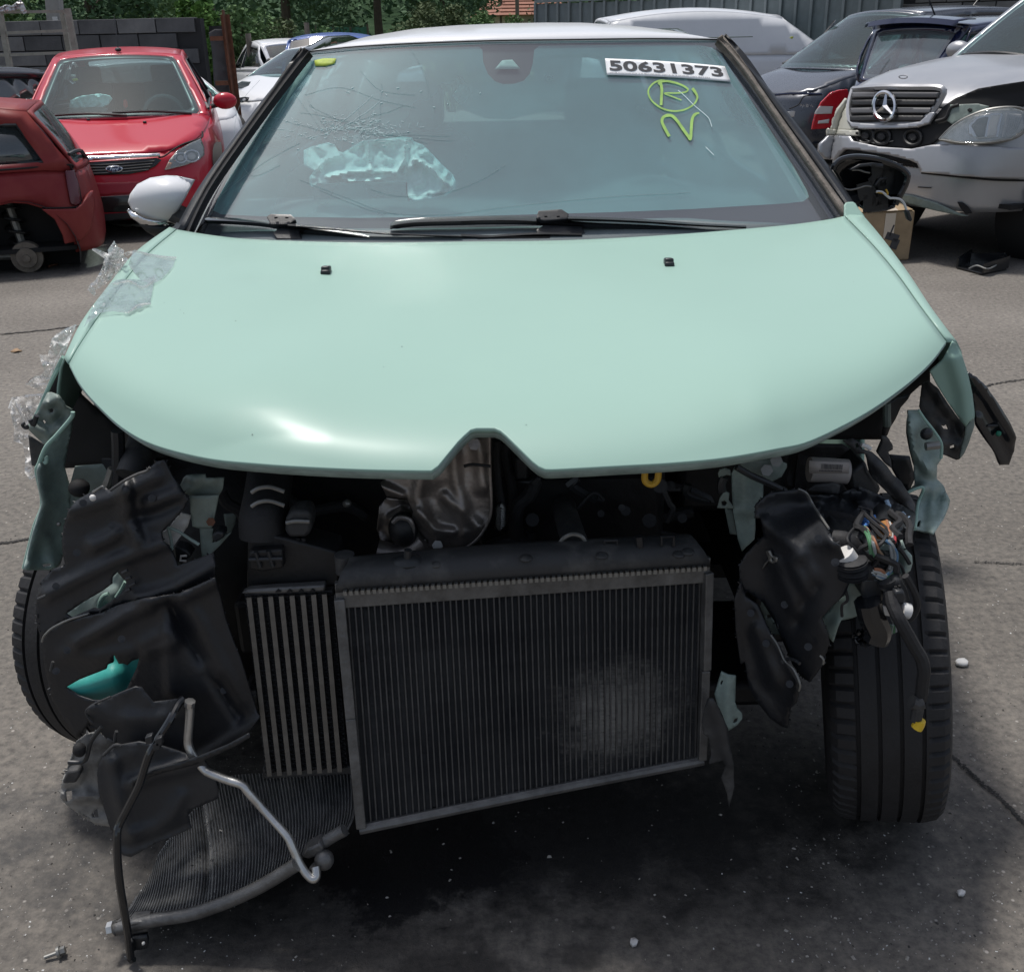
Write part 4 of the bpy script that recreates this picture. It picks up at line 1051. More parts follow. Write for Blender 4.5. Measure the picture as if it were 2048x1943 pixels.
# ------------------------------------------------------------------ white car by the rusty post, facing us
Yl = 15.2
le = Car('white_car', 'white car with grey headlamp seen between the rusty post and the wreck', 'car', Vector((Xat(462, 150, Yl) + 1.0, Yl + 1.9, 0)), -28, M['white_paint'],
    L=4.3, Wd=1.76, H=1.38, n=3.4, top=[(-2.15, .70), (-1.9, .78), (-1.1, .94), (2.15, 1.0)], y_wb=-1.0, y_wt=-.2, y_rt=1.3, y_rb=1.85, wt=.57, yf=-1.28, yr=1.28, crown=.08, nose=.1)
le.body(.12); le.house(le.windows2(-.95, 1.8, [.15, 1.0], front=.5)); le.wheels(M['steel'])
le.decal('headlight', z1((1495, 560), (1510, 535), (1545, 518), (1600, 522), (1585, 548), (1540, 566)), M['bracket'], .012, .01, 2)
le.decal('lamp_lens', z1((1495, 560), (1510, 535), (1545, 518), (1600, 522), (1585, 548), (1540, 566)), M['lens'], .03, .003, 2)
le.decal('fog_recess', z1((1505, 650), (1512, 625), (1560, 618), (1590, 622), (1580, 645), (1540, 656)), M['gloss_black'], .012, .01, 2)
le.decal('fog_lamp', z1((1545, 640), (1552, 628), (1564, 628), (1568, 640), (1556, 648)), M['white_lamp'], .025, .006, 2)
le.mirror(1, -.75, 1.06, M['black'])
# ------------------------------------------------------------------ white hatch with a red lamp, behind
wh = Car('white_car', 'far white hatchback showing its red tail lamp beside the blue van', 'car', Vector((Xat(535, 140, 19.5), 20.8, 0)), 200, M['white_paint'],
    L=4.0, Wd=1.7, H=1.45, top=[(-2.0, .70), (-1.1, .92), (2.0, 1.0)], y_wb=-1.0, y_wt=-.25, y_rt=1.5, y_rb=1.9, wt=.57, yf=-1.2, yr=1.2)
wh.body(.14); wh.house(wh.windows2(-.95, 1.8, [.2], front=.5)); wh.wheels(M['steel'])
wh.decal('tail_light', z1((1714, 458), (1725, 440), (1760, 434), (1792, 436), (1786, 474), (1745, 480), (1722, 474)), M['red_lamp'], .015, .012, 2)
# ------------------------------------------------------------------ blue van
Yb = 16.5
bv = Car('blue_van', 'blue van with dark windscreen left of the wreck roof', 'van', Vector((Xat(640, 100, Yb) - .12, Yb + 2.0, 0)), 6, M['blue_van'],
    L=4.0, Wd=1.68, H=1.50, n=5, top=[(-2.0, .86), (-1.3, .98), (2.0, 1.02)], y_wb=-1.15, y_wt=-.62, y_rt=1.85, y_rb=1.95, wt=.66, yf=-1.3, yr=1.3, rcrown=.07, crown=.06)
bv.body(.14); bv.house(bv.windows2(-1.1, .3, [], front=.3, rear=.0), glass_front=M['dark_glass']); bv.wheels(M['steel']); bv.mirror(-1, -.95, 1.15, M['black'])
# ------------------------------------------------------------------ silver off-roader with opened nose
# right-hand row stands side-on to the yard lane, noses to the left
ml_deg = -58
ml = Car('silver_offroader', 'silver off-roader with star grille and loose headlamp, nose torn open', 'car', Vector((4.68, 8.75, 0)), ml_deg, M['silver'],
    L=4.55, Wd=1.86, H=1.78, n=4.4, top=[(-2.275, 1.0), (-2.1, 1.09), (-1.6, 1.17), (-1.0, 1.23), (-.8, 1.24), (2.275, 1.18)], y_wb=-.66, y_wt=0.0, y_rt=1.9, y_rb=2.15, wt=.66, yf=-1.42, yr=1.4, zs=.36, arch=.45, wheel_z=.37, wheel_r=.37, crown=.07, nose=.09)
ml.body(.10)
ml.house(ml.windows2(-.6, 2.0, [.4, 1.3], front=.4), glass_front=M['car_glass']); ml.wheels(M['steel'])
m = ml
m.decal('engine_gap', z2((928, 800), (990, 788), (1250, 782), (1330, 776), (1400, 750), (1440, 710), (1490, 650), (1560, 600), (1700, 540), (1850, 515), (1985, 495), (1985, 650), (1850, 665), (1700, 695), (1560, 765), (1480, 835), (1410, 885), (1300, 908), (1100, 895), (940, 862)), M['seam'], .012, .01, 5)
for (cx_, cy_) in ((1110, 835), (1300, 840), (1010, 830)):
    m.line('cooling_fan', [z2((cx_ + 52 * math.cos(a * .5236), cy_ + 46 * math.sin(a * .5236)))[0] for a in range(13)], M['engine'], .012, .03)
    m.decal('fan_hub', z2(*[(cx_ + 24 * math.cos(a * .785), cy_ + 22 * math.sin(a * .785)) for a in range(8)]), M['rubber'], .03, .02, 3)
m.line('cable', z2((950, 800), (1010, 850), (1080, 875), (1180, 860)), M['steel'], .004, .03)
m.line('cable', z2((1440, 740), (1500, 720), (1530, 660), (1580, 640)), M['rubber'], .012, .04)
m.decal('inner_panel', z2((1530, 640), (1700, 635), (1765, 650), (1750, 672), (1640, 710), (1540, 760), (1510, 740)), M['bracket'], .03, .012, 4)
m.decal('panel_hole', z2((1632, 668), (1645, 660), (1660, 664), (1662, 678), (1648, 686), (1634, 680)), M['seam'], .045, .004, 2)
# grille with slats and star
g_ol = z2((935, 552), (1100, 540), (1300, 541), (1470, 548), (1458, 610), (1400, 690), (1345, 735), (1250, 748), (1100, 750), (940, 742), (916, 660))
gr_ = m.decal('grille', g_ol, M['seam'], .03, .012, 5)
for k in range(4):
    y = 566 + 48 * k
    x1 = (1462, 1440, 1415, 1370)[k]
    m.decal('slat', z2((932 - 4 * k, y), (1100, y - 5), (x1, y - 2), (x1 - 8, y + 30), (1100, y + 30), (928 - 2 * k, y + 32)), M['engine'] if k % 2 else mat('grille_grey', (.10, .10, .105), .5), .055, .02, 4, parent=gr_)
m.line('grille_frame', z2((935, 545), (1100, 533), (1300, 534), (1476, 541), (1466, 610), (1405, 695), (1350, 745), (1250, 758), (1100, 760), (935, 752), (908, 660), (935, 545)), M['silver'], .022, .03)
m.decal('grille_lip', z2((905, 735), (940, 752), (1100, 762), (1250, 760), (1350, 745), (1410, 690), (1440, 690), (1400, 755), (1330, 778), (1240, 784), (1000, 790), (930, 780)), M['silver'], .05, .03, 4)
star = [z2((1125 + 65 * math.cos(a * .2618), 648 + 86 * math.sin(a * .2618)))[0] for a in range(25)]
so = m.line('grille_star', star, M['chrome'], .014, .10, smooth=2)
for a in (-80, 38, 152):
    e = z2((1125 + 62 * math.cos(math.radians(a)), 648 + 84 * math.sin(math.radians(a))))[0]; c0 = z2((1125, 650))[0]
    MB().tube([m.hit(*c0, .10), m.hit(*e, .10)], lambda t: .020 - .013 * t, 4).build('star_arm', M['chrome'], so, local=True, smooth=False)
# lamps
lampo = z2((1462, 852), (1530, 782), (1620, 722), (1750, 672), (1900, 656), (1985, 682), (1985, 790), (1900, 850), (1750, 872), (1600, 874))
hl2 = m.decal('headlight', lampo, M['alu'], .05, .03, 5)
m.decal('reflector', z2((1640, 760), (1690, 710), (1780, 690), (1850, 690), (1820, 840), (1700, 850), (1640, 820)), M['chrome'], .07, .012, 4, parent=hl2)
m.decal('reflector', z2((1870, 690), (1960, 700), (1975, 780), (1900, 830), (1840, 840)), M['white_lamp'], .07, .012, 4, parent=hl2)
m.decal('reflector_facet', z2((1655, 768), (1700, 722), (1760, 712), (1745, 780), (1735, 835), (1690, 838)), M['alu_dirty'], .082, .006, 4, parent=hl2)
m.decal('reflector_facet', z2((1775, 705), (1835, 700), (1815, 770), (1808, 830), (1752, 836), (1762, 770)), M['white_lamp'], .082, .006, 4, parent=hl2)
for k in range(7): m.line('lens_flute', z2((1880 + 14 * k, 700 + 3 * k), (1868 + 13 * k, 770), (1850 + 10 * k, 838 - 2 * k)), M['alu'], .004, .085, hl2)
m.decal('lamp_lens', lampo, M['lens'], .10, .004, 6, parent=hl2)
m.line('lamp_edge', lampo + lampo[:1], M['steel'], .010, .09, hl2)
m.decal('headlight', z2((798, 785), (815, 720), (840, 665), (890, 600), (903, 640), (908, 700), (925, 762), (945, 782), (930, 802)), M['lamp_pale'], .04, .03, 4)
m.decal('lamp_bracket', z2((775, 786), (930, 798), (972, 798), (970, 830), (930, 830), (775, 822)), M['lamp_pale'], .05, .03, 4)
m.decal('bracket_hole', z2((950, 805), (966, 805), (966, 820), (950, 820)), M['seam'], .085, .004, 2)
# two-step bumper
m.decal('bumper', z2((728, 880), (780, 828), (925, 834), (940, 862), (1100, 898), (1300, 912), (1420, 888), (1600, 882), (1985, 905), (1985, 1090), (1600, 1075), (1355, 1052), (1335, 1000), (1280, 975), (1130, 940), (960, 915), (890, 912), (850, 950), (835, 975), (765, 970), (722, 930)), M['silver'], .055, .04, 5)
vt = m.decal('bumper_vent', z2((850, 962), (880, 920), (960, 920), (1130, 945), (1290, 980), (1330, 992), (1352, 1028), (1200, 1005), (1000, 980)), M['seam'], .03, .01, 4)
vm = MB(); k = 0
for i in range(24):
    for j in range(3):
        x = 875 + i * 20 + (j % 2) * 10; y = 935 + j * 17 + i * 3.0
        if y < 990 + (x - 1000) * .09: vm.tube([m.hit(*z2((x + 8 * math.cos(a * 1.047), y + 6 * math.sin(a * 1.047)))[0], .04) for a in range(7)], .004, 4)
o_ = vm.build('vent_mesh', M['engine'], vt, local=True); o_['kind'] = 'stuff'
m.line('bumper_step', z2((1352, 1055), (1600, 1080), (1800, 1098), (1985, 1102)), M['seam'], .008, .04)
m.line('bumper_scratch', z2((1330, 1142), (1370, 1145), (1410, 1146)), M['engine'], .004, .01)
m.decal('fog_recess', z2((1570, 1232), (1600, 1235), (1630, 1255), (1664, 1300), (1620, 1306), (1590, 1270)), M['seam'], .012, .006, 3)
m.decal('chin', z2((1200, 1180), (1290, 1190), (1440, 1235), (1580, 1300), (1640, 1318), (1600, 1318), (1440, 1285), (1240, 1235)), M['bracket'], .015, .01, 4)
m.line('bonnet_star', [z2((1240 + 26 * math.cos(a * .5236), 470 + 10 * math.sin(a * .5236)))[0] for a in range(13)], M['silver'], .004, .02)
wp = MB()
for (c0, c1) in ((-.8, .05), (0, .8)):
    wp.tube([m.scr(c0, .05, True, .03), m.scr((c0 + c1) / 2, .055, True, .04), m.scr(c1, .02, True, .02)], .014, 6, 4)
wp.build('wiper', M['black'], m.root, local=True)
m.mirror(1, -.35, 1.32, M['silver']); m.mirror(-1, -.35, 1.32, M['silver'])
# ------------------------------------------------------------------ dark blue estate, tail to us
fdeg = 118
fa_ = Car('blue_estate', 'dark navy blue estate car with red tail lamp, tail towards the wreck', 'car', Vector((5.55, 11.6, 0)), fdeg, M['navy'],
    L=4.2, Wd=1.66, H=1.55, n=4.5, top=[(-2.1, .72), (-1.9, .78), (-1.1, .95), (0, .99), (1.6, 1.03), (2.1, 1.01)], y_wb=-.95, y_wt=-.3, y_rt=1.72, y_rb=2.0, wt=.58, yf=-1.25, yr=1.2, zs=.2, tail=.05, rbulge=.05)
fa_.body(.10); fa_.house(fa_.windows2(-.9, 1.98, [.1, .95, 1.25], front=.45, rear=.22), glass_rear=M['screen'], glass_side=M['car_glass'], rear_margin=(.87, .05, .88)); fa_.wheels(M['steel'])
q = fa_
q.decal('tail_light', z2((680, 790), (690, 740), (700, 700), (738, 625), (798, 565), (850, 550), (898, 545), (908, 585), (865, 660), (812, 775), (760, 785)), M['red_lamp'], .015, .02, 3)
q.decal('reverse_lamp', z2((698, 697), (708, 675), (730, 648), (812, 650), (802, 694)), M['white_lamp'], .04, .006, 3)
q.decal('lamp_band', z2((718, 755), (722, 738), (790, 726), (784, 752)), M['white_lamp'], .04, .005, 3)
tv, tf = fit_text('FABIA', lambda u, v: q.hit(*z2((610 + 82 * u, 655 - 19 * v))[0], .02), bold=.02)
obj('tail_lettering', tv, tf, M['chrome'], q.root, local=True, smooth=False)
q.decal('number_plate', z2((500, 688), (560, 678), (580, 680), (574, 712), (500, 722)), M['white_plastic'], .015, .006, 3)
q.line('tailgate_gap', z2((545, 665), (600, 640), (625, 600), (650, 585), (745, 580)), M['seam'], .006, .006)
q.line('body_crease', z2((460, 580), (560, 572), (740, 575)), M['navy'], .012, .0)
rw = MB().tube([fa_.scr(.05, .12, False, .03), fa_.scr(-.25, .10, False, .035), fa_.scr(-.55, .07, False, .03)], .014, 6, 3)
rw.tube([fa_.scr(.05, .12, False, .03), fa_.scr(.02, .16, False, .04)], .02, 6)
rw.build('rear_wiper', M['black'], q.root, local=True)
sp = [[fa_.scr(c, 1.02, False, .02) + Vector((0, dy, dz)) for dy, dz in ((-.10, .045), (.0, .045), (.13, .03), (.15, -.01), (.02, -.03))] for c in [-.95 + .1 * i for i in range(20)]]
MB().grid(sp).build('roof_spoiler', M['navy'], q.root, local=True, solid=.01)
a0 = Vector((0, 1.5, fa_.roofz(1.5) + .03)); MB().tube([a0, a0 + Vector((0, .28, .36))], lambda t: .010 - .005 * t, 6).build('aerial', M['black'], q.root, local=True)
# ------------------------------------------------------------------ grey-blue people carrier behind it
mv = Car('slate_minivan', 'slate grey people carrier facing left behind the navy estate', 'car', Vector((5.1, 14.2, 0)), -62, M['slate'],
    L=4.5, Wd=1.76, H=1.68, n=4, top=[(-2.25, .78), (-1.7, .96), (-1.3, 1.04), (2.25, 1.08)], y_wb=-1.35, y_wt=-.35, y_rt=1.8, y_rb=2.15, wt=.62, yf=-1.35, yr=1.35, rcrown=.05)
mv.body(.13); mv.house(mv.windows2(-1.3, 2.0, [-.55, .4, 1.25], front=.5), glass_front=M['car_glass']); mv.wheels(M['steel'])
a0 = Vector((0, 1.2, mv.roofz(1.2) + .04)); MB().tube([a0, a0 + Vector((0, .22, .22))], lambda t: .009 - .004 * t, 6).build('aerial', M['black'], mv.root, local=True)
cloth_blob(mv, z2((545, 232), (560, 222), (572, 226), (562, 240)), 12.9, mv.root, 'sticker', mat('faded_yellow_sticker', (.5, .55, .1), .6), .001, 2)
# ------------------------------------------------------------------ white van
vv = Car('white_van', 'white high roofed van behind the wreck roof in front of the panel fence', 'van', Vector((3.6, 18.3, 0)), 96, M['white_van'],
    L=4.6, Wd=1.85, H=1.76, zrf=1.62, zrr=1.62, n=5, top=[(-2.3, .9), (-1.6, 1.1), (2.3, 1.15)], y_wb=-1.5, y_wt=-.75, y_rt=2.0, y_rb=2.2, wt=.68, yf=-1.4, yr=1.4, rcrown=.07)
vv.body(.14); vv.house([]); vv.wheels(M['steel'])
MB().tube([Vector((-.93, -.2, 1.38)), Vector((-.92, 1.9, 1.38))], .008, 5).build('side_rail', M['bracket'], vv.root, local=True)
# ================================================================== the wreck
car = thing('crashed_hatchback', 'mint green crashed car with white roof and its whole front torn open', 'car', (0, 3.0, 0))
def _fit(c, l, r):
    xl, xr = l.x + .015, r.x + .015
    A = (l.z - c.z) / xl; B = (r.z - c.z) / xr
    k2 = (B - A) / (xr - xl); return c.z, A - k2 * xl, k2
HR = _fit(W(1000, 484, 2.58), W(354, 459, 2.78), W(1692, 431, 2.78))
HF = _fit(W(975, 943, 1.50), W(134, 722, 1.90), W(1900, 680, 1.90))
def hood_z(X, Y):
    a = min(abs(X + .015) / .9, 1.12)
    Yf = 1.50 + .44 * a ** 2.5; Yr = 2.58 + .2 * a * a
    s = (Y - Yf) / (Yr - Yf)
    x2 = X + .015
    zf = HF[0] + HF[1] * x2 + HF[2] * x2 * x2; zr = HR[0] + HR[1] * x2 + HR[2] * x2 * x2
    sh = 1 - (1 - min(s, 1.0)) ** 1.45 if s >= 0 else 1.45 * s
    lip = -.045 * (math.exp(-s / .07) if s > 0 else 1 - s / .07) + .045 * math.exp(-1 / .07)
    z = zf + .045 + (zr - zf - .045) * sh + lip
    # shallow buckles from the crash
    z += .006 * math.sin(16 * math.hypot(X + .55, Y - 2.3)) * math.exp(-((X + .55) ** 2 + (Y - 2.25) ** 2) / .10)
    z -= .005 * max(0, 1 - abs(X + .44) / .14) * max(0, 1 - abs(Y - 1.575) / .06) - .004 * math.exp(-(X - .42) ** 2 / .0012 - (Y - 1.60) ** 2 / .005)
    z += .0016 * noise.noise(Vector((X * 3.1, Y * 2.3, 7))) + .0022 * math.sin(15 * (Y - .25 * X)) * math.exp(-((X + .5) ** 2 / .12 + (Y - 2.0) ** 2 / .10))
    z += .012 * math.exp(-((abs(X) - .42) ** 2) / .02) * sm(2.0, 1.7, Y)
    return z
def on_hood(px, py, off=0.0):
    d = ray(px, py)
    f = lambda Y: (H + d.z * Y / d.y) - hood_z(d.x * Y / d.y, Y) - off
    prev = 1.05; best = (9, prev); Y = prev
    while Y < 3.3:
        v = f(Y)
        if abs(v) < best[0]: best = (abs(v), Y)
        if v < 0:
            a, b = prev, Y
            for _ in range(24):
                m = (a + b) / 2
                if f(m) < 0: b = m
                else: a = m
            return EYE + d * (b / d.y)
        prev = Y; Y += .02
    return EYE + d * (best[1] / d.y)
def along(pts, k=8):
    Q = cr([(x, y, 0) for x, y in pts], k); L = [0]
    for a, b in zip(Q, Q[1:]): L.append(L[-1] + (b - a).length)
    def at(u):
        t = u * L[-1]
        for i in range(len(L) - 1):
            if t <= L[i + 1]: 
                q = Q[i].lerp(Q[i + 1], (t - L[i]) / max(1e-9, L[i + 1] - L[i])); return q.x, q.y
        return Q[-1].x, Q[-1].y
    return at
RL, RRr = (354, 459), (1688, 432)
rear_c = along([RL, (430, 471), (518, 479), (725, 485), (932, 483), (1140, 480), (1347, 469), (1554, 452), (1650, 440), RRr])
FLc, FRc = (138, 728), (1893, 684)
front_c = along([FLc, (160, 770), (196, 812), (246, 857), (311, 891), (414, 917), (518, 928), (622, 935), (740, 940), (860, 942), (975, 943), (1095, 940), (1243, 932), (1347, 926), (1450, 916), (1554, 898), (1616, 884), (1699, 845), (1761, 808), (1823, 762), (1865, 722), FRc])
left_c = along([RL, (292, 512), (236, 580), (190, 644), (155, 697), FLc])
right_c = along([RRr, (1745, 490), (1795, 550), (1838, 610), (1872, 655), FRc])
notch = [(866, 942), (878, 930), (892, 912), (920, 878), (946, 855), (962, 849), (977, 848), (992, 854), (1010, 868), (1040, 898), (1068, 926), (1084, 938), (1095, 940)]
def hood_px(u, v):
    R_, F_, L_, T_ = rear_c(u), front_c(u), left_c(v), right_c(v)
    return tuple((1 - v) * R_[i] + v * F_[i] + (1 - u) * L_[i] + u * T_[i] - ((1 - u) * (1 - v) * RL[i] + u * (1 - v) * RRr[i] + (1 - u) * v * FLc[i] + u * v * FRc[i]) for i in (0, 1))
NU, NV = 150, 64
rows = [[] for _ in range(NV + 1)]
for i in range(NU + 1):
    u = i / NU; vm = 1.0
    for _ in range(30):
        x, y = hood_px(u, vm)
        if notch[0][0] < x < notch[-1][0] and y > interp(notch, x): vm -= .006
        else: break
    if vm < 1:
        lo, hi = vm, min(1, vm + .006)
        for _ in range(12):
            m = (lo + hi) / 2; x, y = hood_px(u, m)
            if y > interp(notch, x): hi = m
            else: lo = m
        vm = lo
    for j in range(NV + 1):
        v = j / NV
        v = 1 - (1 - v) ** 1.25
        rows[j].append(on_hood(*hood_px(u, v * vm)))
bonnet = MB().grid(rows).build('bonnet', M['mint'], car, solid=.010, off=-1, sharp=80)
# rolled lower lip and inner frame of the bonnet
lip = [[p + Vector((0, .004, -.004)) for p in rows[-1]], [p + Vector((0, .035, -.028)) for p in rows[-1]], [p + Vector((0, .10, -.03)) for p in rows[-1]]]
MB().grid(lip).build('bonnet_inner_frame', M['mint_dirty'], bonnet, solid=.004)
for (x, y) in ((653, 544), (1337, 528)):
    c = on_hood(x, y); n = MB().box(c + Vector((0, 0, .006)), (.020, .03, .016), Matrix.Rotation(-.15, 3, 'X'))
    n.box(c + Vector((0, -.014, .002)), (.022, .012, .012), Matrix.Rotation(-.15, 3, 'X')).build('washer_nozzle', M['black'], car, bevel=.004)
# ------------------------------------------------------------------ fenders
def fender(seam, edge, drop, name='fender'):
    k = 26
    S = [seam(i / k) for i in range(k + 1)]; E = [edge(i / k) for i in range(k + 1)]
    out = []
    for i in range(k + 1):
        row = []
        for t in (0.0, .5, 1.0):
            q = (lerp(S[i][0], E[i][0], t), lerp(S[i][1], E[i][1], t))
            row.append(on_hood(*q, off=-.002 - .004 * t))
        e = row[-1]; sd = -1 if e.x < 0 else 1
        for (dx, dy, dz) in ((.014, .005, -.02), (.030, .012, -.06), (.045, .02, -.11), (.055, .03, -drop)):
            row.append(e + Vector((sd * dx, dy, dz)))
        out.append(row)
    return MB().grid(out).build(name, M['mint'], car, solid=.004, sharp=80)
fl_seam = along([(352, 459), (290.5, 512), (234.5, 580.5), (188.5, 644.5), (153.5, 697.5), (136.5, 728)])
fl_edge = along([(340, 455), (269, 508), (212, 580), (166, 642), (140, 694), (130, 717)])
fender(fl_seam, fl_edge, .17)
fr_seam = along([(1690, 432), (1746.5, 490), (1796.5, 550), (1839.5, 610), (1873.5, 655), (1895, 684)])
fr_edge = along([(1722, 428), (1764, 478), (1816, 548), (1858, 612), (1893, 660), (1912, 684)])
fender(fr_seam, fr_edge, .14)
# the spike of the right fender that runs up to the pillar foot
sheet('fender_tip', zM((345, 985), (345, 800), (365, 770), (400, 758), (470, 755), (505, 775), (560, 860), (640, 960), (560, 1010)), lambda x, y: W(x, y, 2.80 + .0012 * (430 - y)), M['mint'], car, step=6, thick=.004)
# ------------------------------------------------------------------ windscreen
ab = zA((235, 400), (310, 365), (480, 322), (545, 345), (575, 405), (620, 425), (750, 345), (830, 300), (1010, 290), (1200, 268), (1305, 275), (1320, 310), (1420, 350), (1480, 410), (1600, 540), (1710, 640), (1742, 720), (1730, 780), (1640, 850), (1500, 880), (1280, 905), (1260, 830), (1255, 712), (1000, 712), (700, 725), (420, 730), (320, 760), (300, 750), (290, 670), (340, 600), (235, 545))
_bc = (sum(p[0] for p in ab) / len(ab), sum(p[1] for p in ab) / len(ab))
BAG = [(_bc[0] + (x - _bc[0]) * .97, _bc[1] + (y - _bc[1]) * .97) for x, y in ab]     # gap in the painted reflection veil over the bag
top_c = [(600, 106), (620, 103), (700, 95), (816, 87), (980, 81), (1132, 79), (1300, 77), (1437, 78), (1460, 79)]
bot_c = [(340, 480), (365, 478), (500, 500), (700, 515), (1024, 518), (1400, 500), (1600, 455), (1690, 430), (1710, 426)]
Lx = lambda t: lerp(615, 362, t); Rx = lambda t: lerp(1437, 1692, t)
def ws_py(u, t):
    x = lerp(Lx(t), Rx(t), u)
    xt = lerp(Lx(0), Rx(0), u); xb = lerp(Lx(1), Rx(1), u)
    return x, lerp(interp(top_c, xt), interp(bot_c, xb), t)
def ws_Y(u, t):
    c = 2 * u - 1
    return lerp(3.41 - .13 * (1 - c * c), 2.91 - .13 * (1 - c * c), t) - .004 * math.sin(math.pi * t)
def ws(px, py, off=0.0):
    """point on the windscreen along a sight line, off metres outside it"""
    u, t = .5, .5
    for _ in range(12):
        xl, xr = Lx(t), Rx(t); u = (px - xl) / (xr - xl)
        xt = lerp(Lx(0), Rx(0), u); xb = lerp(Lx(1), Rx(1), u)
        a, b = interp(top_c, xt), interp(bot_c, xb)
        t = (py - a) / (b - a)
    return W(px, py, ws_Y(min(1.1, max(-.1, u)), min(1.1, max(-.1, t))) - off * 2)
rows = [[W(*ws_py(i / 48, j / 30), ws_Y(i / 48, j / 30)) for i in range(49)] for j in range(31)]
screen = MB().grid(rows).build('windscreen', M['screen'], car, sharp=180)
inner = z8((205, 105), (330, 97), (500, 92), (640, 87), (724, 85)) + z8((735, 95), (738, 135), (752, 170), (775, 194), (800, 203), (835, 202), (866, 192), (885, 170), (894, 140), (899, 95)) + z8((915, 82), (1200, 79), (1420, 79), (1462, 88), (1490, 108), (1560, 215), (1640, 340), (1720, 465), (1762, 540), (1768, 560), (1750, 574), (1700, 580), (1400, 598), (1150, 608), (900, 615), (650, 622), (350, 626), (60, 622), (-90, 615), (-122, 600), (-118, 575), (-60, 470), (20, 340), (110, 200), (175, 125))
ring = [(618, 104)] + [(x, interp(top_c, x) + 1) for x in range(680, 1437, 60)] + [(1436, 80)] + [(Rx(t), interp(bot_c, 1692) * t + 80 * (1 - t)) for t in (.25, .5, .75, .99)] + [(x, interp(bot_c, x) - 2) for x in range(1600, 380, -60)] + [(Lx(t) + 2, lerp(104, 476, t)) for t in (.98, .75, .5, .25)]
sheet('frit_band', ring, lambda x, y: ws(x, y, -.006), M['frit'], screen, step=16, thick=.0, holes=[inner])
sheet('reflection_veil_sheet', inner, lambda x, y: ws(x, y, -.003), M['reflection_veil'], screen, step=14, thick=0, holes=[BAG])  # added sheet carrying the painted reflections
# light trapezoid window in the sensor housing, mirror foot
sheet('sensor_window', z8((774, 156), (798, 128), (830, 126), (855, 155)), lambda x, y: ws(x, y, -.0015), M['pillar_trim'], screen, step=8, thick=.001)
sheet('sun_strip', z8((900, 95), (1080, 85), (1075, 108), (905, 118)), lambda x, y: ws(x, y, -.012), M['interior'], screen, step=12, thick=.001)
# sticker with its number
q00, q10, q11, q01 = zS((185, 168), (1665, 265), (1740, 455), (210, 372))
def stick(u, v, off):
    bow = 22 / 6.178 * math.sin(math.pi * u) * .6
    x = lerp(lerp(q00[0], q10[0], u), lerp(q01[0], q11[0], u), v); y = lerp(lerp(q00[1], q10[1], u), lerp(q01[1], q11[1], u), v) - bow
    return ws(x, y, off)
stk = MB().grid([[stick(i / 20, j / 6, .003) for i in range(21)] for j in range(7)]).build('number_sticker', M['paper'], screen, solid=.0006)
tv, tf = fit_text('50631373', lambda u, v: stick(.028 + .935 * u, .72 - .64 * v, .0042), bold=.028)
obj('sticker_number', tv, tf, M['ink'], stk, smooth=False)
tv, tf = fit_text('2018 Citroen C3 1.6 BLUEHDI 100 S & S SHINE (W) 827382', lambda u, v: stick(.02 + .82 * u, .90 - .09 * v, .0042))
obj('sticker_text', tv, tf, mat('grey_ink', (.25, .25, .27), .6), stk, smooth=False)
# chalk writing
def stroke(pts, wd, name='chalk_mark', m=None, off=.002, k=7):
    Q = cr([(x, y, 0) for x, y in zS(*[p[:2] for p in pts])], k); n = len(Q); V = []; Fs = []
    for i, p in enumerate(Q):
        a, b = Q[max(0, i - 1)], Q[min(n - 1, i + 1)]
        d = (b - a).normalized(); nn = Vector((-d.y, d.x, 0))
        t = i / (n - 1); hw = wd(t) if callable(wd) else wd
        hw *= 1 + .15 * noise.noise(Vector((p.x / 4, p.y / 4, 0)))
        for s_ in (-1, 1):
            q = p + nn * (hw / 6.178 / 2 * s_); V.append(ws(q.x, q.y, off))
        if i: Fs.append((2 * i - 2, 2 * i - 1, 2 * i + 1, 2 * i))
    return obj(name, V, Fs, m or M['chalk'], screen, smooth=False)
stroke([(1045, 470), (960, 450), (870, 440), (790, 470), (735, 530), (720, 590), (750, 670), (820, 740), (920, 795), (1050, 818), (1180, 795), (1280, 735), (1325, 660), (1310, 600), (1265, 535)], lambda t: 20 + 14 * sm(.8, 1, t))
stroke([(845, 485), (870, 470), (888, 560), (882, 660), (878, 745)], 34)
stroke([(868, 455), (960, 448), (1080, 475), (1170, 515), (1210, 555), (1170, 585), (1060, 595), (920, 597), (1010, 635), (1130, 682)], lambda t: 26 - 12 * t)
stroke([(980, 1130), (925, 1030), (890, 950), (905, 895), (960, 870), (1020, 880), (1080, 940), (1150, 1040), (1215, 1130), (1240, 1160), (1250, 1060), (1258, 950), (1275, 885), (1310, 850), (1350, 842)], lambda t: 36 - 14 * sm(.85, 1, t))
sheet('inspection_sticker', z8((204, 128), (232, 122), (272, 122), (268, 138), (240, 146), (206, 146)), lambda x, y: ws(x, y, .002), mat('lime_sticker', (.38, .48, .06), .6, var=.2, vscale=60), screen, step=6, thick=.0005)
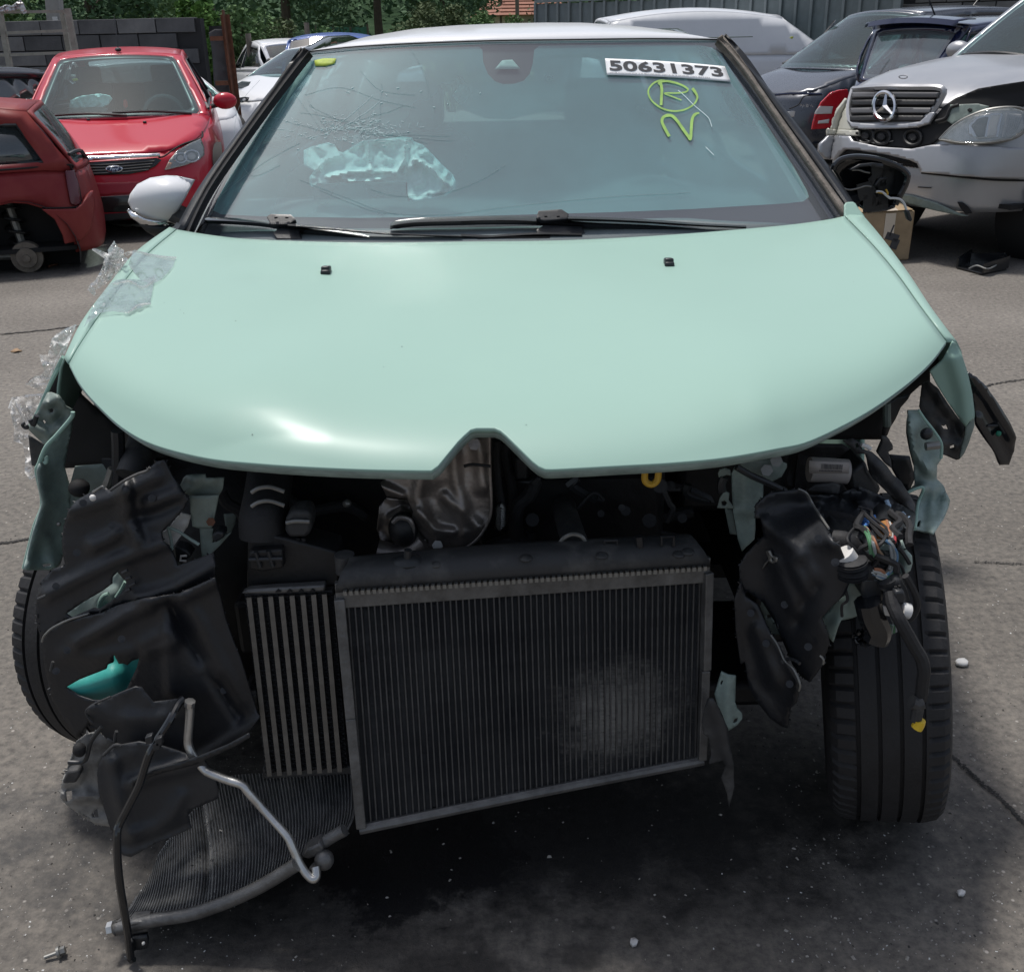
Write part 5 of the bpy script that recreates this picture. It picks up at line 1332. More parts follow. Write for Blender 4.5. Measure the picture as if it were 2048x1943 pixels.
# cracks
ck, cw_ = MB(), MB()
rnd = random.Random(5)
def crackline(mb, pts, r, off=.001): mb.tube([ws(x, y, off) for x, y in pts], r, 4)
cx0, cy0 = 705, 262
for k in range(15):
    a = rnd.uniform(math.pi * .96, math.pi * 1.75) if k % 3 else rnd.uniform(-.5, .35)
    L = rnd.uniform(60, 190) * (1.2 if math.cos(a) < -.6 else 1); x, y = cx0 + rnd.uniform(-70, 70), cy0 + rnd.uniform(-10, 8)
    pts = []
    for j in range(7):
        t = j / 6; pts.append((min(1500, max(lerp(Lx(0), Lx(1), (y - 90) / 390) + 25, x + math.cos(a) * L * t + rnd.uniform(-2, 2))), max(120, y + math.sin(a) * L * .55 * t + 10 * t * t * math.sin(3 * a) + rnd.uniform(-2, 2))))
    crackline(ck if rnd.random() < .85 else cw_, pts, .00035)
for (P) in (((600, 360), (680, 390), (780, 425), (900, 428), (1000, 415), (1200, 395), (1380, 385)), ((640, 380), (700, 405), (760, 424), (850, 430)), ((560, 330), (500, 350), (470, 280), (480, 210), (520, 160)), ((740, 378), (800, 392), (890, 385), (960, 360), (1010, 330)), ((430, 400), (520, 330), (600, 285)), ((610, 190), (680, 175), (760, 200), (830, 215)), ((820, 95), (850, 150), (860, 200)), ((720, 140), (760, 180), (830, 190))):
    crackline(ck, [(p.x, p.y) for p in cr([(x, y, 0) for x, y in P], 6)], .00035)
for k in range(190):
    x = cx0 + rnd.gauss(0, 55); y = cy0 + rnd.gauss(-3, 13); a = rnd.gauss(.15, .8); L = rnd.uniform(4, 16)
    crackline(cw_, [(x, y), (x + math.cos(a) * L, y - math.sin(a) * L * .6)], .0004)
for k in range(30):
    x, y = rnd.uniform(560, 960), rnd.uniform(170, 300); crackline(cw_, [(x, y), (x + rnd.uniform(2, 6), y + rnd.uniform(-3, 3))], .0009)
stroke([(1090, 560), (1180, 640), (1280, 740), (1400, 840), (1470, 910), (1505, 1010)], 8, 'scratch', M['crack_w'])
stroke([(1430, 1260), (1490, 1320), (1530, 1360)], 8, 'scratch', M['crack_w'])
o = ck.build('glass_cracks', M['crack'], screen); o['kind'] = 'stuff'
o = cw_.build('glass_crack_glints', M['crack_w'], screen); o['kind'] = 'stuff'
# ------------------------------------------------------------------ pillars and roof
def strip(name, Apts, Bpts, m, Yf, thick=.03, k=18, parent=None, rnd_=.012):
    A, B = along(Apts), along(Bpts); rows = []
    for i in range(k + 1):
        a, b = A(i / k), B(i / k); row = []
        for j in range(5):
            s_ = j / 4; x, y = lerp(a[0], b[0], s_), lerp(a[1], b[1], s_)
            row.append(W(x, y, Yf(i / k) - rnd_ * math.sin(math.pi * s_)))
        rows.append(row)
    return MB().grid(rows).build(name, m, parent or car, solid=thick, off=-1)
pY = lambda t: lerp(3.40, 2.88, t)
strip('pillar_trim', [(1433, 78), (1480, 135), (1560, 255), (1640, 368), (1682, 432)], [(1438, 78), (1492, 134), (1576, 252), (1657, 366), (1700, 425)], M['rubber_worn'], lambda t: pY(t) - .03, .02)
strip('pillar', [(1438, 79), (1490, 134), (1574, 252), (1655, 366), (1698, 425)], [(1444, 80), (1504, 136), (1594, 248), (1680, 363), (1722, 428)], M['black'], lambda t: pY(t) - .01, .025)
strip('pillar', [(616, 104), (560, 178), (490, 275), (420, 378), (376, 466)], [(610, 106), (545, 175), (472, 270), (398, 373), (348, 462)], M['black'], lambda t: pY(t) - .02, .025)
strip('pillar_trim', [(620, 103), (562, 180), (492, 277), (422, 380), (380, 468)], [(616, 102), (557, 178), (486, 274), (415, 377), (370, 466)], M['rubber'], lambda t: pY(t) - .03, .02)
roof_px_top = [(604, 104), (640, 92), (700, 74), (800, 58), (900, 51), (1000, 47), (1100, 45), (1200, 45), (1300, 51), (1380, 60), (1425, 72), (1450, 80)]
rows = []
for i in range(41):
    u = i / 40; x0 = lerp(612, 1441, u); y0 = interp(top_c, x0) - 1
    p0 = W(x0, y0, ws_Y(u, 0) - .005)
    c = abs(2 * u - 1)
    zap = H + (60 - interp(roof_px_top, x0)) * 0 
    row = [p0]
    # crown line: where the roof turns away from sight
    xa = lerp(620, 1432, u); dtop = W(xa, interp(roof_px_top, xa), 4.05 - .25 * c)
    for j in range(1, 14):
        t = j / 13
        Y = p0.y + (5.35 - p0.y) * t
        tt = (Y - p0.y) / (dtop.y - p0.y)
        if tt <= 1: z = p0.z + (dtop.z - p0.z) * (1 - (1 - tt) ** 2)
        else: z = dtop.z - .075 * ((Y - dtop.y) / 1.3) ** 2
        x = p0.x * lerp(1, .93, t)
        row.append(Vector((x, Y, z)))
    rows.append(row)
roof_rows = rows
roof = MB().grid(rows).build('roof', M['white_paint'], car, solid=.012, off=-1, sharp=80)
strip('roof_seal', [(608, 103), (700, 93), (816, 86), (980, 80), (1132, 78), (1300, 76), (1444, 78)], [(608, 106), (700, 96), (816, 89), (980, 83), (1132, 81), (1300, 79), (1444, 81)], M['rubber'], lambda t: ws_Y(t, 0) - .006, .002, 30, None, .002)
# ------------------------------------------------------------------ body sides, rear, underside (behind what the front hides)
def side_x(Y, z, sd): return sd * (.90 - .05 * max(0, (z - .75)) / .35 - .10 * max(0, Y - 4.9) ** 2 - .04 * max(0, .5 - z)) - .012
arc = lambda yc, r, zc_=.34: [(yc + r * math.cos(a), zc_ + r * math.sin(a)) for a in [math.pi + .25 - k * (math.pi + .5) / 12 for k in range(13)]]
ol = [(2.42, .22)] + arc(4.55, .38) + [(5.45, .32), (5.6, .5), (5.58, .85), (5.5, 1.06)] + [(5.0, 1.08), (4.0, 1.07), (3.2, 1.05), (2.86, 1.02), (2.6, .98), (2.45, .72), (2.38, .5)]
for sd in (-1, 1):
    bs = sheet('body_side', ol, lambda Y, z: Vector((side_x(Y, z, sd), Y, z)), M['mint'], car, step=.12, thick=.012)
    MB().tube([Vector((side_x(3.65, z, sd) + sd * .006, 3.65, z)) for z in (.3, .6, .9, 1.05)], .004, 5).build('door_gap', M['seam'], bs)
    MB().tube([Vector((side_x(3.3, .86, sd) + sd * .03, 3.42, .88)), Vector((side_x(3.3, .86, sd) + sd * .03, 3.58, .885))], .014, 8).build('door_handle', M['mint'], bs)
    sx = lambda Y, z: Vector((lerp(side_x(Y, 1.06, sd), sd * .62, max(0, min(1, (z - 1.05) / .46))), Y, z))
    up = [(2.9, 1.03), (5.5, 1.07), (5.32, 1.5), (4.6, 1.54), (4.0, 1.54), (3.46, 1.50)]
    h1 = [(3.2, 1.10), (3.95, 1.11), (3.95, 1.47), (3.56, 1.46)]; h2 = [(4.05, 1.11), (4.85, 1.13), (4.75, 1.47), (4.05, 1.475)]
    up_o = sheet('side_frame', up, sx, M['gloss_black'], car, step=.15, thick=.02, holes=[h1, h2])
    for hh in (h1, h2):
        c_ = Vector((sum(q[0] for q in hh) / 4, sum(q[1] for q in hh) / 4))
        sheet('side_window', [tuple(c_ + (Vector(q) - c_) * 1.05) for q in hh], lambda Y, z: sx(Y, z) + Vector((-sd * .012, 0, 0)), M['car_glass'], up_o, step=.25, thick=.0)
    t0 = MB().lathe([(-.1, .22), (-.105, .28), (-.09, .315), (-.07, .335), (.07, .335), (.09, .315), (.105, .28), (.1, .22)], (sd * .80, 4.55, .335), 'X', 40).build('tyre', M['rubber'], car)
    MB().lathe([(sd * .03, .22), (sd * .09, .21), (sd * .07, .06), (sd * .07, .0)], (sd * .80, 4.55, .335), 'X', 32).build('rim', M['steel'], t0)
tail = sheet('tailgate', [(-.8, .32), (.8, .32), (.84, .6), (.82, 1.06), (.6, 1.5), (-.6, 1.5), (-.82, 1.06), (-.84, .6)], lambda x, z: Vector((x - .012, 5.6 - .02 * abs(z - .7) - .25 * max(0, z - 1.0) - .12 * x * x, z)), M['mint'], car, step=.15, thick=.015, holes=[[(-.62, 1.1), (.62, 1.1), (.48, 1.42), (-.48, 1.42)]])
sheet('rear_window', [(-.65, 1.08), (.65, 1.08), (.5, 1.44), (-.5, 1.44)], lambda x, z: Vector((x, 5.59 - .02 * abs(z - .7) - .25 * max(0, z - 1.0) - .12 * x * x, z)), M['car_glass'], tail, step=.25, thick=.0)
MB().box((0, 3.95, .25), (1.62, 3.2, .04)).build('floor_pan', M['engine'], car, smooth=False)
MB().box((0, 2.5, .62), (1.6, .04, .76)).build('bulkhead', M['engine'], car, smooth=False)
for sd in (-1, 1):
    MB().box((sd * .62, 2.25, .62), (.03, .5, .62)).build('inner_wing', M['engine'], car, smooth=False)
    MB().box((sd * .52, 2.12, .46), (.08, .70, .12)).build('chassis_rail', M['engine'], car, smooth=False, bevel=.01)
# cabin
rows = []
for i in range(33):
    X = lerp(-.80, .80, i / 32); a = abs(X) / .8
    hump = .055 * math.exp(-((X - .42) / .16) ** 2)
    prof = [(2.72 + .17 * a * a, 1.035), (2.9 + .1 * a * a, 1.055 + .2 * hump), (3.2, 1.085 + hump), (3.32, 1.075 + hump), (3.36, 1.03), (3.38, .75)]
    rows.append([Vector((X, y, z)) for y, z in prof])
MB().grid(rows).build('dashboard', M['dash'], car, solid=.01, sharp=60)
wc_ = Vector((.41, 3.46, 1.0)); Rm = Matrix.Rotation(math.radians(-62), 3, 'X')
sw = MB(); sw.tube([wc_ + Rm @ Vector((.185 * math.cos(a * .2244), .185 * math.sin(a * .2244), 0)) for a in range(28)], .016, 8, 0, True)
for a in (0, math.pi, -math.pi / 2): sw.tube([wc_ + Rm @ Vector((.17 * math.cos(a), .17 * math.sin(a), 0)), wc_], .018, 6)
sw.ell(wc_, (.07, .04, .06), 12, 8); sw.build('steering_wheel', M['interior'], car)
for sx_ in (-.37, .37):
    MB().box((sx_, 3.95, .52), (.5, .55, .16)).box((sx_, 4.27, .86), (.48, .14, .66), Matrix.Rotation(-.2, 3, 'X')).build('seat', M['interior'], car, bevel=.04)
    MB().box((sx_, 4.36, 1.28), (.26, .1, .18)).build('headrest', M['interior'], car, bevel=.04)
MB().box((0, 4.95, .86), (1.25, .14, .62), Matrix.Rotation(-.2, 3, 'X')).build('rear_seat', M['interior'], car, bevel=.04)
MB().box((0, 5.4, .6), (1.5, .05, .6)).build('boot_wall', M['interior'], car, smooth=False)
rl = MB().grid([[r[j] + Vector((0, 0, -.04)) for j in range(0, 14)] for r in roof_rows[1:-1]])
rl.build('headlining', mat('headlining', (.42, .44, .44), .9), car)
for pts in (z8((1430, 82), (1452, 84), (1560, 235), (1640, 360), (1715, 470), (1752, 540), (1760, 568), (1715, 576), (1690, 520), (1640, 430), (1580, 320), (1500, 190)), z8((205, 115), (225, 115), (130, 240), (40, 380), (-40, 510), (-70, 590), (-108, 590), (-60, 490), (20, 360), (120, 205))):
    sheet('pillar_cover', pts, lambda x, y: ws(x, y, -.035), M['pillar_trim'], car, step=12, thick=.004)
# airbags
rid = [(zA((340, 600), (470, 480), (600, 440)), 5, .03), (zA((460, 660), (760, 600), (1080, 600)), 4, .03), (zA((870, 350), (880, 500), (900, 620)), 4, .03), (zA((1240, 300), (1230, 500), (1140, 620)), 5, .035), (zA((1290, 560), (1330, 480), (1480, 560), (1650, 740)), 5, .04), (zA((1380, 440), (1470, 400)), 5, .03), (zA((700, 360), (820, 300), (1200, 290)), 8, .03), (zA((1000, 420), (1090, 500)), 4, .02), (zA((550, 650), (700, 700), (1000, 690)), 4, .02)]
def bag_fn(x, y):
    Y = ws(x, y).y + .075
    n = noise.noise(Vector((x / 26, y / 26, 1.5))); n2 = noise.noise(Vector((x / 10, y / 10, 6.5)))
    Y += .03 * (abs(n) * 1.5 - .3) + .010 * n2
    for (pts, wd, h) in rid: Y -= h * 1.2 * math.exp(-(min(seg_d(x, y, pts[i], pts[i + 1]) for i in range(len(pts) - 1)) / wd) ** 2)
    return W(x, y, max(Y, ws(x, y).y + .012))
sheet('airbag', ab, bag_fn, M['cloth'], car, step=4.5, thick=.002, sharp=75)
sheet('airbag_flap', zA((315, 755), (420, 728), (1258, 712), (1275, 905), (1000, 930), (345, 965)), creased(3.22, amp=.01, scale=60), M['dash'], car, step=9, thick=.008)
ab2 = z8((640, 240), (665, 205), (720, 195), (800, 205), (880, 195), (950, 185), (990, 205), (1000, 250), (965, 285), (880, 300), (820, 315), (740, 310), (680, 285))
sheet('curtain_airbag', ab2, creased(4.0, amp=.06, scale=30, seed=4), M['cloth'], car, step=6, thick=.003, sharp=75)
MB().box(ws(1010, 118, -.06), (.25, .05, .07)).build('rear_view_mirror', M['interior'], car, bevel=.01)
# ------------------------------------------------------------------ wipers
def bar(pts, wds, off, m, name, parent, thick=.012, k=5):
    Q = cr([(x, y, 0) for x, y in pts], k); n = len(Q); mb = MB(); V = []
    for i, p in enumerate(Q):
        a, b = Q[max(0, i - 1)], Q[min(n - 1, i + 1)]; d = (b - a).normalized(); nn = Vector((-d.y, d.x, 0)); hw = interp(wds, i / (n - 1)) / 2
        up_, dn = p + nn * -hw, p + nn * hw
        V += [ws(up_.x, up_.y, off), ws(p.x, p.y, off + thick * .7), ws(dn.x, dn.y, off), ws(dn.x, dn.y, off - thick * .7), ws(up_.x, up_.y, off - thick * .7)]
    fs = [(i * 5 + j, i * 5 + (j + 1) % 5, i * 5 + 5 + (j + 1) % 5, i * 5 + 5 + j) for i in range(n - 1) for j in range(5)] + [(0, 1, 2, 3, 4), tuple((n - 1) * 5 + j for j in (4, 3, 2, 1, 0))]
    return obj(name, V, fs, m, parent, sharp=30)
for (bl_, bw_, clip, hub, arm, aw, tail_) in (
    (zW((272, 100), (400, 104), (560, 116), (700, 140), (880, 160), (1085, 186)), [(0, 9), (.04, 13), (.6, 13), (.97, 11), (1, 7)], zW((580, 92), (600, 78), (700, 80), (722, 104), (690, 128), (600, 128)), zW((612, 175), (640, 150), (740, 155), (755, 205), (630, 203)), zW((680, 125), (790, 134), (1000, 152), (1200, 168), (1540, 180)), [(0, 8), (.12, 9), (.15, 6), (1, 4)], zW((1535, 178), (1700, 184), (1977, 186))),
    (zW((1186, 128), (1300, 112), (1500, 105), (1800, 100)) + z8((1060, 645), (1250, 652), (1440, 662)), [(0, 8), (.05, 17), (.5, 18), (.9, 12), (1, 5)], z8((905, 632), (912, 608), (985, 603), (1008, 618), (1005, 634), (930, 640)), z8((905, 670), (930, 655), (1050, 660), (1060, 685), (910, 690)), z8((1005, 628), (1150, 632), (1300, 640), (1420, 648), (1570, 655)), [(0, 9), (.5, 8), (1, 6)], z8((1050, 680), (900, 678), (720, 690)))):
    b_ = bar(bl_, bw_, .022, M['gloss_black'], 'wiper_blade', car)
    bar([(x, y + 5.5) for x, y in bl_], [(0, 3), (1, 3)], .012, M['rubber'], 'wiper_rubber', b_)
    sheet('wiper_clip', clip, lambda x, y: ws(x, y, .032), M['black'], b_, step=4, thick=.014, bevel=.002)
    for dx in (.3, .68):
        cx_ = lerp(clip[0][0], clip[3][0], dx); cy_ = (clip[1][1] + clip[0][1]) / 2 + 1
        MB().box(ws(cx_, cy_, .042), (.008, .004, .004)).build('clip_slot', M['seam'], b_, smooth=False)
    a_ = bar(arm, aw, .034, M['black'], 'wiper_arm', car)
    sheet('wiper_hub', hub, lambda x, y: ws(x, y, .02), M['black'], a_, step=5, thick=.02, bevel=.003)
    bar(tail_, [(0, 9), (1, 7)], .03, M['black'], 'arm_base', a_)
bar(zW((60, 190), (110, 150), (150, 130)), [(0, 12), (1, 12)], .03, M['rubber'], 'pillar_foot', car)
bar(zW((118, 165), (135, 148), (152, 122)), [(0, 20), (1, 20)], .05, M['black'], 'pillar_foot', car)
# ------------------------------------------------------------------ mirrors
ctr = W(325, 402, 3.02)
R0 = Matrix.Rotation(math.radians(-12), 3, 'Y')
mir = MB(); rows = []
mo = z1((822, 1290), (835, 1240), (880, 1180), (960, 1140), (1060, 1125), (1150, 1128), (1240, 1148), (1180, 1260), (1090, 1412), (1000, 1405), (920, 1385), (850, 1340))
def bulge(pts, Y0, depth):
    xs_ = [p[0] for p in pts]; ys_ = [p[1] for p in pts]; mx, my = (min(xs_) + max(xs_)) / 2, (min(ys_) + max(ys_)) / 2; rx, ry = (max(xs_) - min(xs_)) / 2, (max(ys_) - min(ys_)) / 2
    def fn(x, y):
        q = min(1, ((x - mx) / rx / 1.05) ** 2 + ((y - my) / ry / 1.05) ** 2)
        return W(x, y, Y0 - depth * math.sqrt(max(0, 1 - q)))
    return fn
mc = sheet('mirror_cap', mo, bulge(mo, 3.06, .10), M['white_paint'], car, step=5, thick=.006, sharp=180)
mi = z1((812, 1345), (822, 1330), (860, 1362), (930, 1395), (1010, 1410), (1068, 1415), (1060, 1442), (980, 1440), (900, 1420), (840, 1385))
sheet('mirror_indicator', mi, bulge(mi, 3.02, .03), M['chrome'], mc, step=4, thick=.01)
mbm = z1((840, 1385), (900, 1420), (980, 1440), (1060, 1442), (1090, 1430), (1030, 1475), (990, 1490), (940, 1465))
sheet('mirror_base', mbm, bulge(mbm, 3.04, .03), M['black'], mc, step=4, thick=.02)
mback = [(x, y) for x, y in mo]
sheet('mirror_back', mback, lambda x, y: W(x, y, 3.08), M['black'], mc, step=10, thick=.02)
MB().tube([W(380, 440, 2.98), W(345, 425, 3.04)], .03, 8).build('mirror_arm', M['black'], mc)
# broken right mirror: open black shell, ribs, wiring
ms = zM((185, 285), (215, 220), (290, 150), (400, 115), (560, 100), (760, 120), (930, 160), (1080, 215), (1190, 275), (1262, 345), (1272, 390), (1240, 500), (1170, 640), (1090, 790), (1080, 830), (960, 870), (700, 900), (600, 830), (450, 740), (300, 480))
mshell = sheet('mirror_shell', ms, (lambda x, y: W(x, y, 3.10 + .05 * (1 - min(1, ((x - 1740) / 78) ** 2 + ((y - 370) / 55) ** 2)))), M['gloss_black'], car, step=6, thick=.006)
rim_pts = zM((190, 285), (220, 215), (300, 145), (420, 112), (560, 104), (760, 124), (930, 164), (1080, 218), (1190, 280), (1258, 350), (1264, 390), (1235, 500), (1165, 640), (1085, 790))
MB().tube([W(x, y, 3.04) for x, y in rim_pts], .009, 8, 4).build('mirror_rim', M['gloss_black'], mshell)
rows = [[W(x, y, 3.04 + .075 * j / 3) for j in range(4)] for x, y in [(p.x, p.y) for p in cr([(a, b, 0) for a, b in rim_pts], 4)]]
MB().grid(rows).build('mirror_wall', M['gloss_black'], mshell, solid=.004)
MB().tube([Vector((.90, 2.98, 1.03)), Vector((.97, 3.06, 1.06)), W(1705, 400, 3.12)], .028, 8, 4).build('mirror_arm', M['black'], mshell)
sheet('motor_cover', zM((410, 280), (560, 200), (760, 180), (900, 200), (890, 260), (700, 230), (560, 240), (440, 290)), lambda x, y: W(x, y, 3.03), M['black'], mshell, step=5, thick=.02)
for pts in (((860, 215), (870, 380)), ((1010, 260), (1020, 420)), ((880, 300), (1160, 330)), ((950, 420), (1180, 460)), ((760, 510), (880, 400)), ((880, 400), (970, 410)), ((760, 510), (980, 600)), ((960, 440), (860, 640)), ((620, 780), (980, 720)), ((1090, 300), (1060, 640)), ((540, 620), (760, 560)), ((800, 560), (820, 800))):
    A_, B_ = zM(*pts)
    beam(MB(), W(*A_, 3.10), W(*B_, 3.10), .006, .05).build('rib', M['black'], mshell, smooth=False)
sheet('motor_bracket', zM((770, 510), (860, 395), (975, 400), (900, 430), (800, 520)), lambda x, y: W(x, y, 3.05), M['black'], mshell, step=6, thick=.008)
MB().tube([W(x, y, 3.03) for x, y in zM((460, 290), (560, 290), (640, 315), (720, 330))], .0025, 6, 4).build('wire', M['steel'], mshell)
MB().tube([W(x, y, 3.03) for x, y in zM((345, 555), (430, 575), (540, 555), (660, 520), (740, 530))], .0025, 6, 4).build('wire', M['steel'], mshell)
MB().tube([W(x, y, 3.03) for x, y in zM((810, 605), (900, 620), (960, 650), (975, 620), (950, 570))], .003, 6, 4).build('wire', M['ochre'], mshell)
MB().tube([W(x, y, 3.03) for x, y in zM((810, 600), (900, 610), (1000, 690), (1050, 695), (1150, 710), (1210, 770), (1245, 860))], .0035, 6, 4).build('wire', M['white_plastic'], mshell)
sheet('connector', zM((1215, 870), (1270, 860), (1320, 1000), (1290, 1030), (1250, 1000)), lambda x, y: W(x, y, 3.03), M['black'], mshell, step=5, thick=.02, bevel=.003)

# stone chips and specks of dirt on the bonnet
chips = MB(); rc_ = random.Random(31)
for k in range(9):
    u_, v_ = rc_.uniform(.05, .95), rc_.uniform(.25, .97) ** .8
    c = on_hood(*hood_px(u_, min(v_, .88)), .0004); r_ = rc_.uniform(.0005, .0012)
    pts_ = [c + Vector((math.cos(a * 1.047) * r_ * rc_.uniform(.6, 1.3), math.sin(a * 1.047) * r_ * 1.6 * rc_.uniform(.6, 1.3), .0006 + .2 * math.sin(a * 1.047) * r_ * 1.4)) for a in range(6)]
    chips.add(pts_, [(0, 1, 2, 3, 4, 5)])
o = chips.build('paint_chips', M['ink'], bonnet, smooth=False); o['kind'] = 'stuff'
# ================================================================== the torn front end
M['canister'] = mat('pale_canister', (.34, .31, .29), .45)
def near(px, py, Y):
    # the right-hand wheel stands well forward; everything hanging over it lies in front of its tread
    return Y - .17 * sm(1000, 1090, py) * sm(1480, 1690, px) if Y < 1.9 else Y
_W0 = W
def WN(px, py, Y): return _W0(px, py, near(px, py, Y))
def lay(name, pts, base, m, parent=None, step=10, amp=.012, scale=60, ridges=(), sx=0, sy=0, holes=(), thick=.004, seed=0, sharp=60, label=None, fold=False):
    x0 = sum(p[0] for p in pts) / len(pts); y0 = sum(p[1] for p in pts) / len(pts)
    return sheet(name, pts, creased(base, sx, sy, x0, y0, amp, scale, [(p, max(wd, step * 2.0), h * .8) for p, wd, h in ridges], seed, fold, WN), m, parent or car, step=step, thick=thick, holes=holes, sharp=sharp, label=label)
def cable(name, pts, Y, r, m, parent=None, n=8, k=5):
    """pts: sight-line positions; Y a distance or a list of distances"""
    P = [WN(p[0], p[1], Y[i] if isinstance(Y, (list, tuple)) else Y) for i, p in enumerate(pts)]
    return MB().tube(P, r, n, k).build(name, m, parent or car)
def block(name, pts, Y, depth, m, parent=None, bevel=.004):
    P = [WN(x, y, Y) for x, y in pts]
    return MB().extrude(P, (0, depth, 0)).build(name, m, parent or car, bevel=bevel, sharp=30)
def bolt(px, py, Y, r=.007, m=None, parent=None):
    c = WN(px, py, Y); d = (EYE - c).normalized()
    return MB().tube([c, c + d * .006], r, 6).build('bolt_head', m or M['steel'], parent or car, sharp=30)
# ------------------------------------------------------------------ wheels
def tyre(c, yaw, R=.335, wd=.225, nseg=330, camber=0.0):
    hw = wd / 2
    g = .008
    prof = [(-hw * .92, R * .64, 0), (-hw * 1.04, R * .78, 0), (-hw * 1.02, R * .88, 0), (-hw * .96, R * .945, 1), (-hw * .86, R * .978, 1), (-hw * .64, R * .994, 1), (-hw * .56, R * .996, 0)]
    for gx in (-.52, -.17, .18, .53):
        prof += [(hw * (gx - .035), R * .999, 0), (hw * (gx - .03), R - g, 0), (hw * (gx + .03), R - g, 0), (hw * (gx + .035), R * .999, 0)]
    prof += [(hw * .60, R * .996, 0), (hw * .66, R * .994, 1), (hw * .86, R * .978, 1), (hw * .96, R * .945, 1), (hw * 1.02, R * .88, 0), (hw * 1.04, R * .78, 0), (hw * .92, R * .64, 0)]
    Rm = Matrix.Rotation(yaw, 3, 'Z') @ Matrix.Rotation(camber, 3, 'Y'); V = []; Fs = []; m = len(prof); c = Vector(c)
    for i in range(nseg):
        a = 2 * math.pi * i / nseg
        for (h, r, sh) in prof:
            rr = r - (.0075 if sh and i % 5 == 0 else 0)
            V.append(c + Rm @ Vector((h, rr * math.cos(a), rr * math.sin(a))))
    for i in range(nseg):
        j = (i + 1) % nseg
        for k in range(m - 1): Fs.append((i * m + k, j * m + k, j * m + k + 1, i * m + k + 1))
    t = obj('tyre', V, Fs, M['rubber'], car, sharp=28)
    rm = MB().lathe([(-hw * .9, R * .65), (-hw * .6, R * .6), (hw * .6, R * .6), (hw * .9, R * .65)], (0, 0, 0), 'X', 40)
    rm.lathe([(-.01, R * .6), (.0, .0)], (0, 0, 0), 'X', 40)
    rm.v = [c + Rm @ v for v in rm.v]
    rm.build('rim', M['alu_dirty'], t)
    return t
gR = G(1790, 1612)
tyre((W(1779, 1300, 1.55).x + .085, 1.81, .345), math.radians(-14), wd=.212, camber=-.13)
tyre((-.835, 2.08, .335), math.radians(-22), wd=.225)
# ------------------------------------------------------------------ dark bay behind everything
MB().box((.05, 2.06, .62), (.52, .36, .5)).box((.12, 1.98, .80), (.34, .26, .14)).build('engine_block', M['engine'], car, bevel=.02)
MB().box((-.36, 2.08, .66), (.28, .3, .44)).build('gearbox', M['engine'], car, bevel=.03)
MB().box((.47, 2.12, .74), (.24, .26, .3)).build('battery', M['engine'], car, bevel=.02)
MB().box((0, 1.95, .27), (1.15, .35, .06)).build('subframe', M['engine'], car, bevel=.015)
for i, (pp, yy, r) in enumerate(((z6((1180, 600), (1150, 480), (1160, 380), (1200, 340), (1225, 290), (1215, 270)), 1.8, .014), (z6((1080, 470), (1095, 400), (1080, 300), (1070, 190), (1075, 120)), 1.78, .008), (z6((1110, 470), (1140, 350), (1115, 200), (1110, 130)), 1.84, .010), (z6((980, 600), (1060, 540), (1150, 520), (1250, 560)), 1.8, .016), (z6((250, 350), (330, 400), (480, 380), (560, 420)), 1.85, .012), (z6((1440, 300), (1550, 380), (1700, 420), (1850, 400)), 1.95, .014), (z6((1500, 250), (1620, 330), (1780, 300), (1900, 330)), 2.0, .012))):
    cable('hose', pp, yy, r, M['rubber'], n=10)
tn = [(1090 + 14 * math.cos(k * .9), 380 + k * 3.2) for k in range(26)]
cable('ribbed_sleeve', z6(*[(x, y) for x, y in [(1085 + 8 * (k % 2), 378 + k * 4) for k in range(22)]]), 1.76, .008, M['steel'], k=2)
block('sensor_plug', z6((1145, 190), (1195, 190), (1200, 275), (1150, 275)), 1.80, .05, M['engine'])
block('connector', z6((1150, 285), (1200, 280), (1245, 262), (1252, 285), (1200, 295)), 1.79, .03, M['black'])
cable('hose', z6((1395, 560), (1375, 500), (1355, 440), (1340, 380)), [1.62, 1.68, 1.76, 1.85], .024, M['dusty'], n=14)
cable('hose_clamp', z6((1322, 530), (1340, 505), (1375, 490), (1410, 500), (1430, 530)), 1.615, .004, M['steel'])
re_ = random.Random(14)
for k in range(16):
    x, y = re_.uniform(700, 1850), re_.uniform(290, 520); q = [(x, y)]
    for j in range(3): x += re_.uniform(-90, 90); y += re_.uniform(-60, 70); q.append((x, min(540, max(270, y))))
    cable('bay_wire', z6(*q), re_.uniform(1.76, 1.9), re_.choice((.004, .006, .009)), re_.choice((M['rubber'], M['black'], M['dusty'])), n=6)
for k in range(18):
    x, y = re_.uniform(560, 1850), re_.uniform(280, 560)
    c = W(*z6((x, y))[0], re_.uniform(1.76, 1.86)); d = (EYE - c).normalized()
    MB().tube([c, c + d * .02], re_.choice((.007, .010, .014)), 8).build('bay_fitting', re_.choice((M['engine'], M['dusty'], M['rubber'])), car, sharp=30)
# yellow dipstick ring under the bonnet lip
cable('dipstick_ring', z6((1668, 215), (1660, 250), (1662, 280), (1685, 293), (1708, 278), (1714, 240), (1716, 205)), 1.60, .006, M['ochre'])
